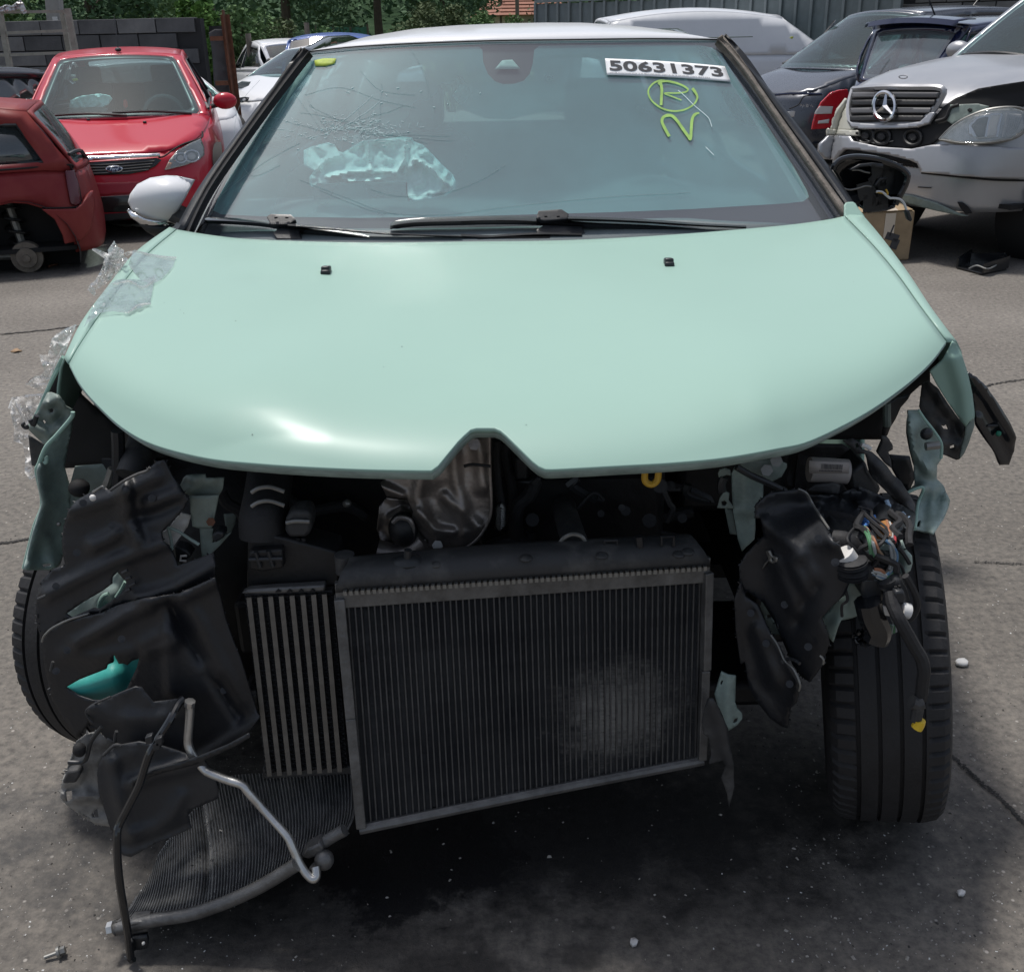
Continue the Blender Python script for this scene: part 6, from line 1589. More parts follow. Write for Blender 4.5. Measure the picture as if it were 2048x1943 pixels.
# ------------------------------------------------------------------ heat shield
hs_ol = z6((958, 118), (1000, 75), (1035, 62), (1052, 72), (1046, 150), (1047, 250), (1052, 380), (1040, 440), (1000, 505), (940, 550), (880, 572), (845, 578), (815, 560), (800, 510), (760, 470), (735, 430), (745, 400), (720, 350), (640, 340), (615, 290), (650, 245), (760, 235), (815, 232), (880, 165), (940, 130))
rg = [(z6((905, 180), (915, 300), (960, 420), (1000, 460)), 13, .022), (z6((780, 250), (760, 350), (800, 450), (840, 500)), 15, .022), (z6((870, 340), (930, 400), (950, 480)), 11, .02), (z6((620, 300), (700, 335)), 5, .02), (z6((760, 400), (830, 470), (900, 480)), 6, .015), (z6((1000, 120), (1020, 300)), 12, .02)]
hsd = lay('heat_shield', hs_ol, 1.70, M['shield'], step=4, amp=.010, scale=50, ridges=rg, seed=3, thick=.002, sharp=180)
bolt(*z6((985, 135))[0], 1.66, .011, M['shield'], hsd); bolt(*z6((840, 535))[0], 1.655, .010, M['steel'], hsd)
cable('shield_seam', z6((945, 222), (980, 215), (1050, 222)), 1.655, .003, M['engine'], hsd)
cable('shield_edge', z6((1046, 75), (1046, 150), (1048, 250), (1053, 380), (1041, 440), (1002, 505), (942, 550), (882, 573), (845, 578)), 1.685, .003, M['shield'], hsd)
mf = z6((640, 345), (720, 355), (745, 405), (742, 440), (800, 500), (800, 520), (740, 575), (690, 590), (630, 560), (600, 470), (610, 380))
lay('exhaust_manifold', mf, 1.74, M['shield'], step=4, amp=.02, scale=40, ridges=[(z6((660, 430), (700, 400), (735, 430)), 5, .03), (z6((640, 570), (720, 560), (790, 515)), 9, .05)], seed=8, thick=.003, sharp=180)
pipe_ = MB().ell(W(*z6((705, 470))[0], 1.70), (.028, .03, .034), 14, 10).build('exhaust_port', M['engine'], car)
cable('port_rim', z6((665, 445), (690, 425), (730, 435), (742, 470), (735, 500), (700, 515), (668, 500)), 1.685, .005, M['shield'])
cable('exhaust_pipe', z6((600, 560), (680, 575), (740, 560), (795, 515)), 1.70, .024, M['shield'], n=12)
# ------------------------------------------------------------------ radiator
rc = [W(*z6((470, 745))[0], 1.545), W(*z6((1895, 640))[0], 1.61), W(1398, 1512, 1.58), W(722, 1648, 1.47)]   # TL TR BR BL
def rq(u, v, off=0.0):
    p = (rc[0] * (1 - u) + rc[1] * u) * (1 - v) + (rc[3] * (1 - u) + rc[2] * u) * v
    return p + rn * off
rn = (rc[3] - rc[0]).cross(rc[1] - rc[0]).normalized()
if rn.y > 0: rn = -rn
rad_m = M['rad_core']
core = MB().grid([[rq(i / 20, j / 14, -.009) for i in range(21)] for j in range(15)]).build('radiator_core', rad_m, car, solid=.03, off=-1, smooth=False)
nf = 58
u0 = MB()
def fin_mesh():
    mb = MB()
    return mb.box((0, 0, 0), (.0026, .005, 1.0))
first = None
rr_ = random.Random(4)
for i in range(nf):
    u = (i + .7) / (nf + .4)
    a, b = rq(u, .006, .0), rq(u, .994, .0)
    d = b - a
    if first is None:
        first = fin_mesh().build('cooling_tube', M['rad_fin'], core, local=True, smooth=False); o = first
    else:
        o = first.copy(); COL.objects.link(o); o.parent = core; FR[o.name] = FR[core.name]
    q = d.to_track_quat('Z', 'Y')
    o.rotation_mode = 'QUATERNION'; o.rotation_quaternion = q
    o.location = (a + b) / 2 - FR[core.name] + Vector((rr_.uniform(-.0008, .0008), rr_.uniform(-.001, .001), 0))
    o.scale = (1, 1, d.length)
# fine louvred fin mesh between the tubes, with road dust caked on the lower right
def core_material():
    m = bpy.data.materials.new('fin_mesh'); m.use_nodes = True
    t = m.node_tree; N, L = t.nodes, t.links; bs = N['Principled BSDF']; bs.inputs['Roughness'].default_value = .75
    tc = N.new('ShaderNodeTexCoord')
    def noi(sc, det, vec=None):
        mp = N.new('ShaderNodeMapping'); mp.inputs['Scale'].default_value = vec or (1, 1, 1); L.new(tc.outputs['Object'], mp.inputs[0])
        n = N.new('ShaderNodeTexNoise'); n.inputs['Scale'].default_value = sc; n.inputs['Detail'].default_value = det; n.inputs['Roughness'].default_value = .7; L.new(mp.outputs[0], n.inputs['Vector']); return n.outputs[0]
    c = rq(.76, .68) - FR[core.name]
    sb = N.new('ShaderNodeVectorMath'); sb.operation = 'SUBTRACT'; L.new(tc.outputs['Object'], sb.inputs[0]); sb.inputs[1].default_value = c
    ml = N.new('ShaderNodeVectorMath'); ml.operation = 'MULTIPLY'; L.new(sb.outputs[0], ml.inputs[0]); ml.inputs[1].default_value = (1 / .135, 0, 1 / .115)
    ln = N.new('ShaderNodeVectorMath'); ln.operation = 'LENGTH'; L.new(ml.outputs[0], ln.inputs[0])
    w1 = N.new('ShaderNodeMath'); w1.operation = 'MULTIPLY_ADD'; L.new(noi(28, 8, (1, 1, 1)), w1.inputs[0]); w1.inputs[1].default_value = 1.5; L.new(ln.outputs['Value'], w1.inputs[2])
    w2 = N.new('ShaderNodeMath'); w2.operation = 'MULTIPLY_ADD'; L.new(noi(160, 4, (.25, 1, 1.6)), w2.inputs[0]); w2.inputs[1].default_value = .9; L.new(w1.outputs[0], w2.inputs[2])
    mr = N.new('ShaderNodeMapRange'); mr.interpolation_type = 'SMOOTHSTEP'; mr.inputs[1].default_value = 2.35; mr.inputs[2].default_value = 1.35; L.new(w2.outputs[0], mr.inputs[0])
    base = N.new('ShaderNodeValToRGB'); base.color_ramp.elements[0].position = .35; base.color_ramp.elements[1].position = .7
    base.color_ramp.elements[0].color = (.030, .030, .033, 1); base.color_ramp.elements[1].color = (.085, .083, .080, 1); L.new(noi(7, 8), base.inputs[0])
    mx = N.new('ShaderNodeMix'); mx.data_type = 'RGBA'; L.new(mr.outputs[0], mx.inputs[0]); L.new(base.outputs[0], mx.inputs[6]); mx.inputs[7].default_value = (.42, .39, .34, 1)
    L.new(mx.outputs[2], bs.inputs['Base Color']); return m
mbp = MB(); r9 = random.Random(8)
for i in range(nf - 1):
    ua, ub = (i + .7) / (nf + .4) + .0022, (i + 1.7) / (nf + .4) - .0022
    for k in range(190):
        v = .004 + .99 * k / 190; j_ = r9.uniform(-.0006, .0006); d_ = r9.uniform(-.0008, .0008)
        if r9.random() < .03: d_ -= .004
        mbp.add([rq(ua, v + j_, -.0062 + d_), rq(ub, v - j_, -.0062 + d_), rq(ub, v + .0046, -.0018 + d_), rq(ua, v + .0046, -.0018 + d_)], [(0, 1, 2, 3)])
o_ = mbp.build('fin_mesh', core_material(), core, smooth=False); o_['kind'] = 'stuff'
def rbar(name, uv, r, m, off=.006, parent=None, flat=None):
    P = [rq(u, v, off) for u, v in uv]
    if flat: 
        mb = MB()
        for a, b in zip(P, P[1:]): beam(mb, a, b, flat[0], flat[1])
        return mb.build(name, m, parent or car, smooth=False, bevel=.002)
    return MB().tube(P, r, 10, 3).build(name, m, parent or car)
rbar('radiator_side', [(-.012, -.01), (-.006, .5), (0.0, 1.0)], 0, M['alu_dirty'], .0, None, (.018, .034))
rbar('radiator_side', [(1.004, -.01), (1.006, .5), (1.004, 1.0)], 0, M['alu_dirty'], .0, None, (.016, .034))
rbar('radiator_foot', [(-.005, 1.015), (.5, 1.012), (1.01, 1.02)], .010, M['alu_dirty'], .004)
rbar('crimp_rail', [(-.02, -.022), (.5, -.02), (1.012, -.018)], 0, M['alu_dirty'], .004, None, (.012, .05))
cr0 = None
for i in range(64):
    u = (i + .5) / 64
    if cr0 is None: cr0 = MB().box((0, 0, 0), (.006, .012, .008)).build('crimp_tooth', M['steel'], core, local=True, smooth=False); o = cr0
    else: o = cr0.copy(); COL.objects.link(o); o.parent = core
    o.location = rq(u, -.042, .018) - FR[core.name]; o.rotation_euler = (0, -.06, 0)
tank = []
for j, (v, off, du) in enumerate(((-.04, .012, 0), (-.075, .020, .006), (-.12, .016, .02), (-.155, .0, .035), (-.165, -.02, .04), (-.15, -.05, .04))):
    row = []
    for i in range(41):
        u = lerp(-.02 + du, 1.01 - du, i / 40); bow = -.012 * math.sin(math.pi * u) * (j > 1)
        p = rq(u, v + bow + (.03 * (1 - u) if j > 2 else 0) * .6, off); row.append(p)
    tank.append(row)
tk = MB().grid(tank).build('radiator_tank', M['dusty'], car, solid=.004, sharp=60)
for (x, y) in ((535, 640), (835, 608), (1190, 585), (1490, 575), (1795, 570), (1830, 560)):
    c = W(*z6((x, y))[0], 1.56); MB().ell(c, (.012, .012, .006), 10, 6).build('tank_boss', M['dusty'], tk)
cable('tank_peg', z6((722, 600), (722, 575), (724, 552)), 1.56, .007, M['black'], tk); MB().ell(W(*z6((722, 600))[0], 1.565), (.028, .02, .014), 12, 6).build('rubber_mount', M['black'], tk)
cable('tank_peg', z6((1640, 545), (1638, 515), (1636, 498)), 1.60, .007, M['black'], tk)
for (x, y, w_, h_) in ((968, 566, 50, 22), (1525, 528, 50, 26), (1750, 518, 48, 36)):
    cable('tank_clip', z6((x - w_ / 2, y + h_ / 2), (x - w_ / 2, y - h_ / 2), (x + w_ / 2, y - h_ / 2), (x + w_ / 2, y + h_ / 2)), 1.60, .003, M['black'], tk, k=1)
cable('filler_stub', z6((478, 640), (475, 600), (472, 570)), 1.60, .018, M['dusty'], n=12)
# ------------------------------------------------------------------ intercooler
ic = [W(488, 1190, 1.60), W(664, 1182, 1.60), W(694, 1535, 1.54), W(530, 1545, 1.54)]
def iq(u, v, off=0.0): return (ic[0] * (1 - u) + ic[1] * u) * (1 - v) + (ic[3] * (1 - u) + ic[2] * u) * v + Vector((0, -off, 0))
icc = MB().grid([[iq(i / 6, j / 10, -.004) for i in range(7)] for j in range(11)]).build('intercooler', M['rad_core'], car, solid=.05, off=-1, smooth=False)
b0 = None
for k in range(8):
    u = (k + .55) / 8.2
    P = [iq(u, 0, .006), iq(u, 1, .006)]; d = P[1] - P[0]
    if b0 is None: b0 = MB().box((0, 0, 0), (.0085, .012, 1)).build('cooler_bar', M['bar'], icc, local=True, smooth=False); o = b0
    else: o = b0.copy(); COL.objects.link(o); o.parent = icc
    o.rotation_mode = 'QUATERNION'; o.rotation_quaternion = d.to_track_quat('Z', 'Y'); o.location = (P[0] + P[1]) / 2 - FR[icc.name]; o.scale = (1, 1, d.length)
lf = MB()
for k in range(9):
    ua, ub = max(0, (k - .32) / 8.2), min(1, (k + .42) / 8.2)
    for j in range(70):
        v = j / 70 + .004; zz = .004 if j % 2 else -.002
        lf.add([iq(ua, v, .002 + zz), iq(ub, v + .003, .002 - zz), iq(ub, v + .012, -.004), iq(ua, v + .012, -.004)], [(0, 1, 2, 3)])
o_ = lf.build('cooling_fins', M['engine'], icc, smooth=False); o_['kind'] = 'stuff'
block('cooler_tank', z6((90, 500), (160, 490), (230, 505), (440, 560), (455, 620), (450, 690), (400, 700), (85, 705)), 1.62, .07, M['engine'])
block('cooler_tank', z5((1255, 525), (1760, 515), (1770, 560), (1262, 588)), 1.545, .05, M['dusty'])
block('cooler_rail', z6((62, 728), (90, 712), (180, 705), (398, 692), (395, 718), (180, 728)), 1.59, .02, M['alu_dirty'])
for k in range(4):
    block('arrow_mark', z6((198 + 45 * k, 720), (210 + 45 * k, 706), (222 + 45 * k, 718)), 1.587, .002, M['seam'], bevel=0)
block('bracket_box', z6((95, 560), (225, 550), (232, 625), (150, 640), (92, 630)), 1.60, .03, M['engine'])
for (x0, y0, x1, y1) in ((120, 560, 140, 620), (170, 556, 190, 618), (95, 590, 228, 586)):
    cable('rib', z6((x0, y0), (x1, y1)), 1.597, .004, M['black'], k=1)
cable('charge_pipe', z6((150, 500), (150, 430), (165, 350), (180, 250), (190, 200)), [1.65, 1.66, 1.7, 1.76, 1.82], .042, M['rubber'], n=18)
for y in (330, 385): cable('pipe_clamp', z6((105, y - 5), (135, y - 22), (180, y - 26), (235, y - 8)), 1.63, .004, M['steel'])
block('map_sensor', z6((236, 430), (262, 400), (325, 395), (342, 420), (342, 480), (320, 505), (250, 505), (236, 480)), 1.62, .05, M['dusty'], bevel=.008)
cable('sensor_rim', z6((242, 445), (280, 438), (335, 440)), 1.615, .004, M['steel'])
for dx in (-22, 0, 22): cable('wire', z6((288 + dx, 505), (290 + dx, 560), (295 + dx * .6, 650)), 1.63, .004, M['rubber'])
lay('loom_cover', z6((350, 500), (400, 490), (440, 540), (445, 660), (360, 680), (340, 560)), 1.68, M['engine'], step=8)
for (x, y) in ((88, 370), (482, 368)): MB().ell(W(*z6((x, y))[0], 1.75), (.009, .009, .008), 8, 6).build('bolt_head', M['steel'], car)
# ------------------------------------------------------------------ left side: inner wing, bracket, liners
MB().grid([[Vector((x, 2.18, z)) for x in (-.93, -.80, -.60)] for z in (.30, .55, .80, .93)]).build('arch_back', M['engine'], car, solid=.01)
lay('wing_flange', z3((422, 915), (436, 925), (345, 1110), (260, 1300), (205, 1395), (190, 1388), (240, 1290), (320, 1115)), 1.93, M['mint'], step=6, amp=.004)
cable('wing_edge', z3((424, 918), (392, 975), (330, 1112), (240, 1312), (192, 1392)), [1.92, 1.93, 1.94, 1.95, 1.95], .004, M['mint'])
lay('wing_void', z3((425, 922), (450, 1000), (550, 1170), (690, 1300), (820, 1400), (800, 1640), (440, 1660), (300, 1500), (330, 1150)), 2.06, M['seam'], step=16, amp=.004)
lb = lay('lamp_bracket', z3((318, 1158), (350, 1155), (395, 1175), (428, 1215), (440, 1245), (485, 1268), (488, 1290), (470, 1340), (400, 1410), (310, 1512), (255, 1460), (196, 1402), (190, 1385), (240, 1310), (280, 1240)), 1.86, M['bracket'], step=5, amp=.018, scale=22, ridges=[(z3((300, 1230), (380, 1200), (420, 1230)), 4, .02), (z3((230, 1380), (330, 1440), (400, 1400)), 4, .02)], seed=6, sharp=60, holes=[z3((325, 1265), (345, 1258), (362, 1272), (355, 1290), (332, 1292)), z3((285, 1345), (300, 1335), (312, 1350), (300, 1365))])
cable('clip', z3((165, 1362), (150, 1372), (165, 1390), (183, 1392), (180, 1372)), 1.83, .003, M['black'], lb)
cable('clip', z3((205, 1335), (225, 1370), (240, 1325), (245, 1310)), 1.83, .005, M['black'], lb)
lay('lamp_pocket', z3((192, 1440), (310, 1512), (300, 1540), (255, 1655), (215, 1640), (205, 1560)), 1.90, M['dusty'], step=7, amp=.01)
iw = z3((488, 1285), (478, 1325), (380, 1440), (308, 1520), (262, 1630), (246, 1690), (258, 1780)) + z4((265, 330), (215, 480), (148, 740), (170, 748), (330, 746), (372, 716), (395, 640), (392, 560), (402, 480), (455, 405), (440, 330), (430, 200)) + z3((430, 1650), (455, 1500), (480, 1400))
lay('inner_wing_panel', iw, 1.84, M['mint_dirty'], step=7, amp=.010, scale=40, ridges=[(z4((290, 560), (320, 680)), 6, .015), (z4((240, 110), (265, 330), (220, 480), (155, 740)), 4, .03), (z4((160, 735), (330, 735)), 4, .02)], seed=2, sx=.0009, sharp=70, holes=[z4((258, 712), (318, 708), (322, 724), (272, 732))])
cable('panel_edge', z3((488, 1285), (478, 1325), (380, 1440), (308, 1520), (262, 1630), (246, 1690)) + z4((265, 330), (215, 480), (150, 738)), 1.80, .004, M['mint'])
block('clip_nut', z4((238, 112), (270, 105), (272, 140), (244, 150)), 1.80, .01, M['mint_dirty'])
cable('hole_rim', z4((285, 42), (292, 55), (290, 72), (278, 80)), 1.80, .004, M['mint'])
cable('strut_tower_tube', z4((820, 165), (850, 90), (880, 10), (900, -60)), [1.78, 1.80, 1.83, 1.86], .030, M['dusty'], n=16)
cable('conduit', z4((735, 230), (740, 100), (740, -40), (735, -120)), 1.8, .012, M['black'])
lay('inner_arch', z4((440, 210), (470, 100), (640, 85), (700, 110), (690, 240), (560, 270), (440, 370)), 1.86, M['bracket'], step=7, amp=.012, seed=4)
cable('arch_strip', z4((705, 115), (685, 180), (665, 230)), 1.80, .009, M['steel'])
MB().ell(W(*z4((495, 235))[0], 1.80), (.02, .02, .018), 12, 8).build('grommet', M['seam'], car)
# torn liners, edges catch the light
S1 = z4((430, 380), (480, 320), (540, 282), (575, 262), (640, 228), (665, 235), (690, 255), (780, 190), (860, 150), (935, 112), (985, 70), (1030, 60), (1080, 160), (1130, 230), (1178, 310), (1150, 362), (1080, 442), (1010, 512), (1020, 568), (1062, 610), (1090, 660), (1112, 722), (1230, 680), (1340, 640), (1348, 720), (1345, 800), (1130, 895), (900, 925), (740, 965), (640, 1012), (430, 1060), (330, 1110), (285, 1150), (264, 1198), (228, 1060), (232, 935), (262, 815), (335, 742), (412, 722), (395, 640), (392, 560), (402, 480))
slit = z4((415, 1022), (520, 950), (640, 880), (700, 835), (702, 795), (738, 758), (772, 800), (792, 820), (788, 850), (760, 892), (690, 945), (620, 992), (585, 985), (520, 1012), (450, 1045))
r1 = [(z4((590, 595), (670, 560), (730, 520)), 6, .02), (z4((780, 210), (800, 400), (860, 560)), 14, .025), (z4((450, 380), (700, 300), (980, 170)), 10, .015), (z4((300, 900), (700, 700), (1080, 560)), 12, .018), (z4((880, 930), (1100, 860), (1340, 720)), 8, .02), (z4((950, 330), (1100, 280)), 10, .02), (z4((830, 430), (1000, 380), (1100, 330)), 9, -.015)]
l1 = lay('arch_liner', S1, 1.62, M['liner'], step=7, amp=.008, scale=90, ridges=r1, holes=[slit], seed=11, sx=-.0002, sy=-.00012, label='upper torn wheel arch liner')
rail = lay('wing_rail', z4((400, 1030), (700, 800), (740, 745), (860, 800), (860, 960), (620, 1040), (440, 1075)), 1.72, M['mint_dirty'], step=8, amp=.012, scale=40, ridges=[(z4((620, 990), (640, 920), (690, 890)), 4, .02), (z4((730, 920), (790, 820)), 4, .02)], seed=9)
cable('rail_edge', z4((618, 988), (625, 945), (650, 910), (680, 898)), 1.66, .004, M['mint'], rail)
cable('rail_edge', z4((728, 918), (760, 870), (785, 822)), 1.66, .004, M['mint'], rail)
for (a_, b_) in (((765, 768), (798, 750)), ((790, 805), (820, 793)), ((810, 850), (848, 828)), ((790, 880), (815, 868)), ((975, 602), (1015, 600)), ((240, 930), (290, 908)), ((305, 1490), (312, 1500)), ((318, 1380), (330, 1322))):
    cable('torn_thread', z4(a_, b_), 1.595, .003, M['dusty'], l1, k=1)
cable('torn_edge', z4((285, 1150), (330, 1110), (430, 1060), (560, 1020)), 1.605, .0022, M['steel'], l1)
cable('torn_edge', z4((264, 1198), (272, 1170), (285, 1150)), 1.605, .0022, M['steel'], l1)
cable('torn_edge', z4((690, 252), (780, 190), (860, 150), (918, 130), (935, 108)), 1.605, .0025, M['dusty'], l1)
cable('torn_edge', z4((580, 262), (610, 245), (640, 228), (655, 240)), 1.605, .0022, M['steel'], l1)
MB().ell(W(*z4((580, 298))[0], 1.595), (.006, .005, .006), 8, 6).build('liner_clip', M['white_plastic'], l1)
MB().ell(W(*z4((368, 462))[0], 1.79), (.005, .004, .004), 8, 6).build('rivet', M['steel'], car)
S2 = z4((264, 1200), (290, 1135), (420, 1065), (640, 1015), (740, 968), (900, 926), (1130, 892), (1345, 795), (1380, 920), (1410, 1050), (1460, 1190), (1505, 1300), (1560, 1480), (1610, 1640)) + z5((1245, 230), (1180, 320), (1080, 390), (920, 465), (880, 540), (700, 600), (560, 620), (420, 470), (330, 300), (300, 250)) + z4((480, 1800), (330, 1560), (290, 1400), (275, 1300))
hole2 = z4((413, 1480), (500, 1430), (600, 1390), (668, 1362), (675, 1335), (712, 1320), (708, 1285), (720, 1280), (745, 1330), (775, 1328), (800, 1338), (830, 1310), (872, 1298), (860, 1350), (800, 1480), (770, 1515), (640, 1562), (580, 1560), (490, 1530))
r2 = [(z4((480, 1205), (640, 1120), (800, 1020), (900, 985), (940, 970)), 5, .02), (z4((900, 930), (1140, 915), (1340, 815)), 7, .02), (z4((1060, 950), (1180, 1170), (1300, 1360), (1500, 1660)), 9, -.022), (z4((1140, 900), (1260, 1080), (1500, 1560)), 6, .012), (z4((1040, 950), (1060, 1150), (1080, 1500)), 14, .012), (z4((900, 1215), (1040, 1140), (1090, 1190), (920, 1250)), 9, .016), (z5((850, 520), (1000, 420), (1240, 260)), 5, .02), (z4((420, 1270), (600, 1300), (820, 1260)), 16, .012), (z4((1300, 1350), (1350, 1400)), 7, .015)]
l2 = lay('arch_liner', S2, 1.575, M['liner'], step=7, amp=.007, scale=100, ridges=r2, holes=[hole2], seed=21, sx=-.0002, label='lower wheel arch liner with a ragged hole')
lay('washer_tank', z4((380, 1470), (600, 1360), (720, 1270), (900, 1270), (880, 1400), (790, 1530), (640, 1600), (480, 1560)), 1.66, M['teal'], step=8, amp=.008, ridges=[(z4((450, 1500), (700, 1430)), 30, .05)], thick=.01, sharp=180)
MB().grid([[Vector((x, 1.86, z)) for x in (-.80, -.62, -.45)] for z in (.22, .5, .8)]).build('arch_back', M['engine'], car, solid=.01)
# bracket stack in front of the chassis leg
lay('crash_bracket', z4((1130, 215), (1150, 172), (1172, 156), (1285, 150), (1290, 172), (1402, 170), (1395, 240), (1372, 280), (1200, 285), (1150, 262)), 1.66, M['bracket'], step=5, amp=.006, ridges=[(z4((1190, 240), (1215, 235), (1235, 215), (1215, 200)), 4, .012), (z4((1200, 175), (1245, 172)), 4, .012), (z4((1300, 190), (1330, 185)), 4, .01)], sharp=60)
lay('crash_bracket', z4((1186, 286), (1370, 280), (1350, 380), (1332, 470), (1322, 486), (1240, 484), (1205, 474), (1192, 380)), 1.64, M['bracket'], step=6, amp=.005)
bolt(*z4((1318, 448))[0], 1.63, .008, M['rust'])
lay('chassis_leg', z4((1250, 488), (1335, 488), (1330, 580), (1400, 530), (1450, 510), (1380, 590), (1300, 668), (1265, 668), (1255, 580)), 1.65, M['bracket'], step=6, amp=.006)
lay('headlamp_fragment', z4((1010, 518), (1060, 480), (1090, 440), (1130, 390), (1196, 410), (1175, 470), (1120, 550), (1085, 600), (1040, 580), (1015, 570)), 1.66, M['white_plastic'], step=6, amp=.012, scale=18, seed=5)
cable('wire', z4((1060, 485), (1120, 510), (1180, 550), (1245, 590)), 1.63, .003, M['mint_dirty'])
cable('wire', z4((1050, 480), (1070, 560), (1075, 620)), 1.63, .003, M['mint_dirty'])
block('plug', z4((1085, 600), (1160, 620), (1200, 660), (1130, 720), (1090, 700)), 1.66, .03, M['black'])
cable('plug_print', z4((1168, 660), (1132, 662), (1128, 690), (1165, 692)), 1.65, .0022, M['white_plastic'], k=1)
block('plug', z4((1320, 540), (1350, 508), (1398, 515), (1400, 550), (1340, 585)), 1.63, .03, M['black'])
lay('bracket_tab', z4((1400, 400), (1480, 395), (1470, 460), (1440, 525), (1420, 520)), 1.72, M['bracket'], step=6, amp=.005)
cable('hose', z4((1380, 260), (1420, 330), (1500, 380), (1540, 460)), 1.72, .011, M['rubber'])
lay('spike', z4((1258, 678), (1275, 672), (1292, 705), (1285, 740), (1272, 730)), 1.62, M['bracket'], step=4, amp=.002)
# hanging undertray pieces
S3b = z5((258, 212), (275, 180), (310, 158), (420, 110), (540, 62), (575, 68), (600, 100), (640, 150), (780, 130), (840, 150), (830, 300), (800, 420), (620, 440), (440, 400), (380, 360), (330, 300), (280, 260))
lay('undertray', S3b, 1.515, M['tray'], step=7, amp=.012, scale=50, ridges=[(z5((290, 180), (420, 250), (700, 240)), 16, .012)], seed=31)
cable('torn_edge', z5((300, 268), (270, 235), (260, 205), (280, 178), (320, 155), (400, 120)), 1.505, .002, M['dusty'])
S3 = z5((325, 560), (332, 500), (370, 435), (440, 392), (560, 372), (700, 400), (860, 450), (930, 480), (985, 560), (1008, 640), (1005, 692), (930, 725), (845, 758), (838, 790), (855, 862), (760, 905), (660, 945), (560, 1000), (515, 1022), (470, 1012), (436, 960), (430, 900), (400, 860), (362, 740), (335, 660))
lay('undertray', S3, 1.47, M['tray'], step=7, amp=.008, scale=70, ridges=[(z5((410, 490), (460, 450), (520, 440)), 6, .006), (z5((410, 490), (430, 620), (480, 800), (520, 905)), 5, .012), (z5((520, 905), (680, 850), (740, 790), (800, 680)), 5, .012), (z5((440, 950), (560, 940), (850, 840)), 5, -.012), (z5((520, 610), (640, 560), (860, 500), (1000, 440)), 5, .02)], seed=33, sy=-.0001, label='flat dark undertray piece hanging down')
S3l = z5((520, 590), (640, 530), (860, 470), (1060, 390), (1180, 325), (1190, 345), (1100, 400), (880, 500), (700, 545), (560, 590), (530, 610), (535, 640), (512, 630))
lay('undertray_rib', S3l, 1.455, M['black'], step=6, amp=.003)
S4 = z5((205, 372), (260, 330), (330, 318), (420, 370), (440, 395), (370, 440), (335, 500), (325, 560), (335, 660), (365, 740), (400, 850), (320, 838), (240, 790), (150, 725), (118, 685), (125, 620), (135, 575), (165, 490))
s4 = lay('splash_shield', S4, 1.52, M['torn_grey'], step=5, amp=.012, scale=28, ridges=[(z5((150, 600), (210, 590), (225, 550)), 5, .02), (z5((140, 670), (200, 690), (330, 690)), 4, .02)], seed=41, sharp=30, holes=[z5((145, 655), (180, 650), (186, 700), (150, 710)), z5((292, 780), (325, 745), (332, 800), (300, 800))])
cable('shield_tie', z5((160, 490), (235, 490), (265, 460), (290, 370), (350, 290)), 1.49, .004, M['black'], s4)
MB().ell(W(*z5((222, 420))[0], 1.49), (.012, .012, .014), 10, 6).build('grommet', M['seam'], s4)
block('shield_block', z5((125, 600), (150, 545), (215, 535), (230, 560), (200, 610), (128, 614)), 1.49, .02, M['dusty'], s4)
cable('fringe', z5((420, 400), (425, 340), (432, 315)), 1.48, .003, M['dusty'], s4); cable('fringe', z5((360, 450), (420, 395), (460, 398)), 1.47, .003, M['dusty'], s4)
# ------------------------------------------------------------------ bent condenser
ca, cb_ = z5((430, 1392), (640, 1365), (900, 1315), (1200, 1195), (1450, 1045), (1640, 945), (1720, 890)), z5((600, 1120), (720, 940), (860, 770), (1020, 600), (1160, 560), (1500, 555), (1775, 560))
cY0 = [1.40, 1.405, 1.41, 1.42, 1.43, 1.45, 1.46]; cY1 = [1.62, 1.66, 1.68, 1.68, 1.66, 1.62, 1.60]
nt_ = 150
A_c, B_c = along(ca), along(cb_)
rows = []
for i in range(nt_ + 1):
    u = i / nt_; a, b = A_c(u), B_c(u)
    ya, yb = interp([(k / 6, v) for k, v in enumerate(cY0)], u), interp([(k / 6, v) for k, v in enumerate(cY1)], u)
    row = []
    for j in range(17):
        v = j / 16
        cx_, cy_ = lerp(a[0], b[0], v), lerp(a[1], b[1], v)
        cx_ += 30 * math.sin(math.pi * v) * u * (1.3 - u); cy_ += 16 * math.sin(math.pi * v)
        Y = lerp(ya, yb, v) - .02 * math.sin(math.pi * v) + (.0032 if i % 2 else -.0032) + .012 * math.exp(-((u - .36) / .02) ** 2) * sm(0, .3, v)
        row.append(W(cx_, cy_, Y))
    rows.append(row)
cond = MB().grid(rows).build('condenser', mat('condenser_fins', (.14, .145, .15), .45, metal=.5, vscale=30, col2=(.30, .30, .30), bump=.4, bscale=200), car, smooth=False, solid=.004)
cable('manifold_tube', [(x, y + 2) for x, y in z5((400, 1432), (480, 1412), (640, 1376), (900, 1328), (1200, 1208), (1450, 1060))], 1.395, .0125, M['alu_dirty'], cond, n=14)
cable('manifold_cap', z5((395, 1432), (425, 1424)), 1.393, .0145, M['alu'], cond, k=1)
cable('manifold_tube', z5((1590, 950), (1660, 905), (1720, 872)), 1.44, .0115, M['alu_dirty'], cond, n=12)
block('condenser_bracket', z5((1500, 990), (1580, 950), (1602, 975), (1595, 1010), (1520, 1040), (1480, 1030)), 1.42, .03, M['alu_dirty'], cond)
MB().ell(W(*z5((1605, 1040))[0], 1.42), (.018, .018, .02), 12, 8).build('pipe_union', M['alu_dirty'], cond)
cable('union_pipe', z5((1550, 1075), (1560, 1100), (1545, 1150)), 1.41, .010, M['alu_dirty'], cond)
block('end_bracket', z5((500, 1400), (612, 1388), (616, 1450), (510, 1470)), 1.385, .03, M['alu_dirty'], cond)
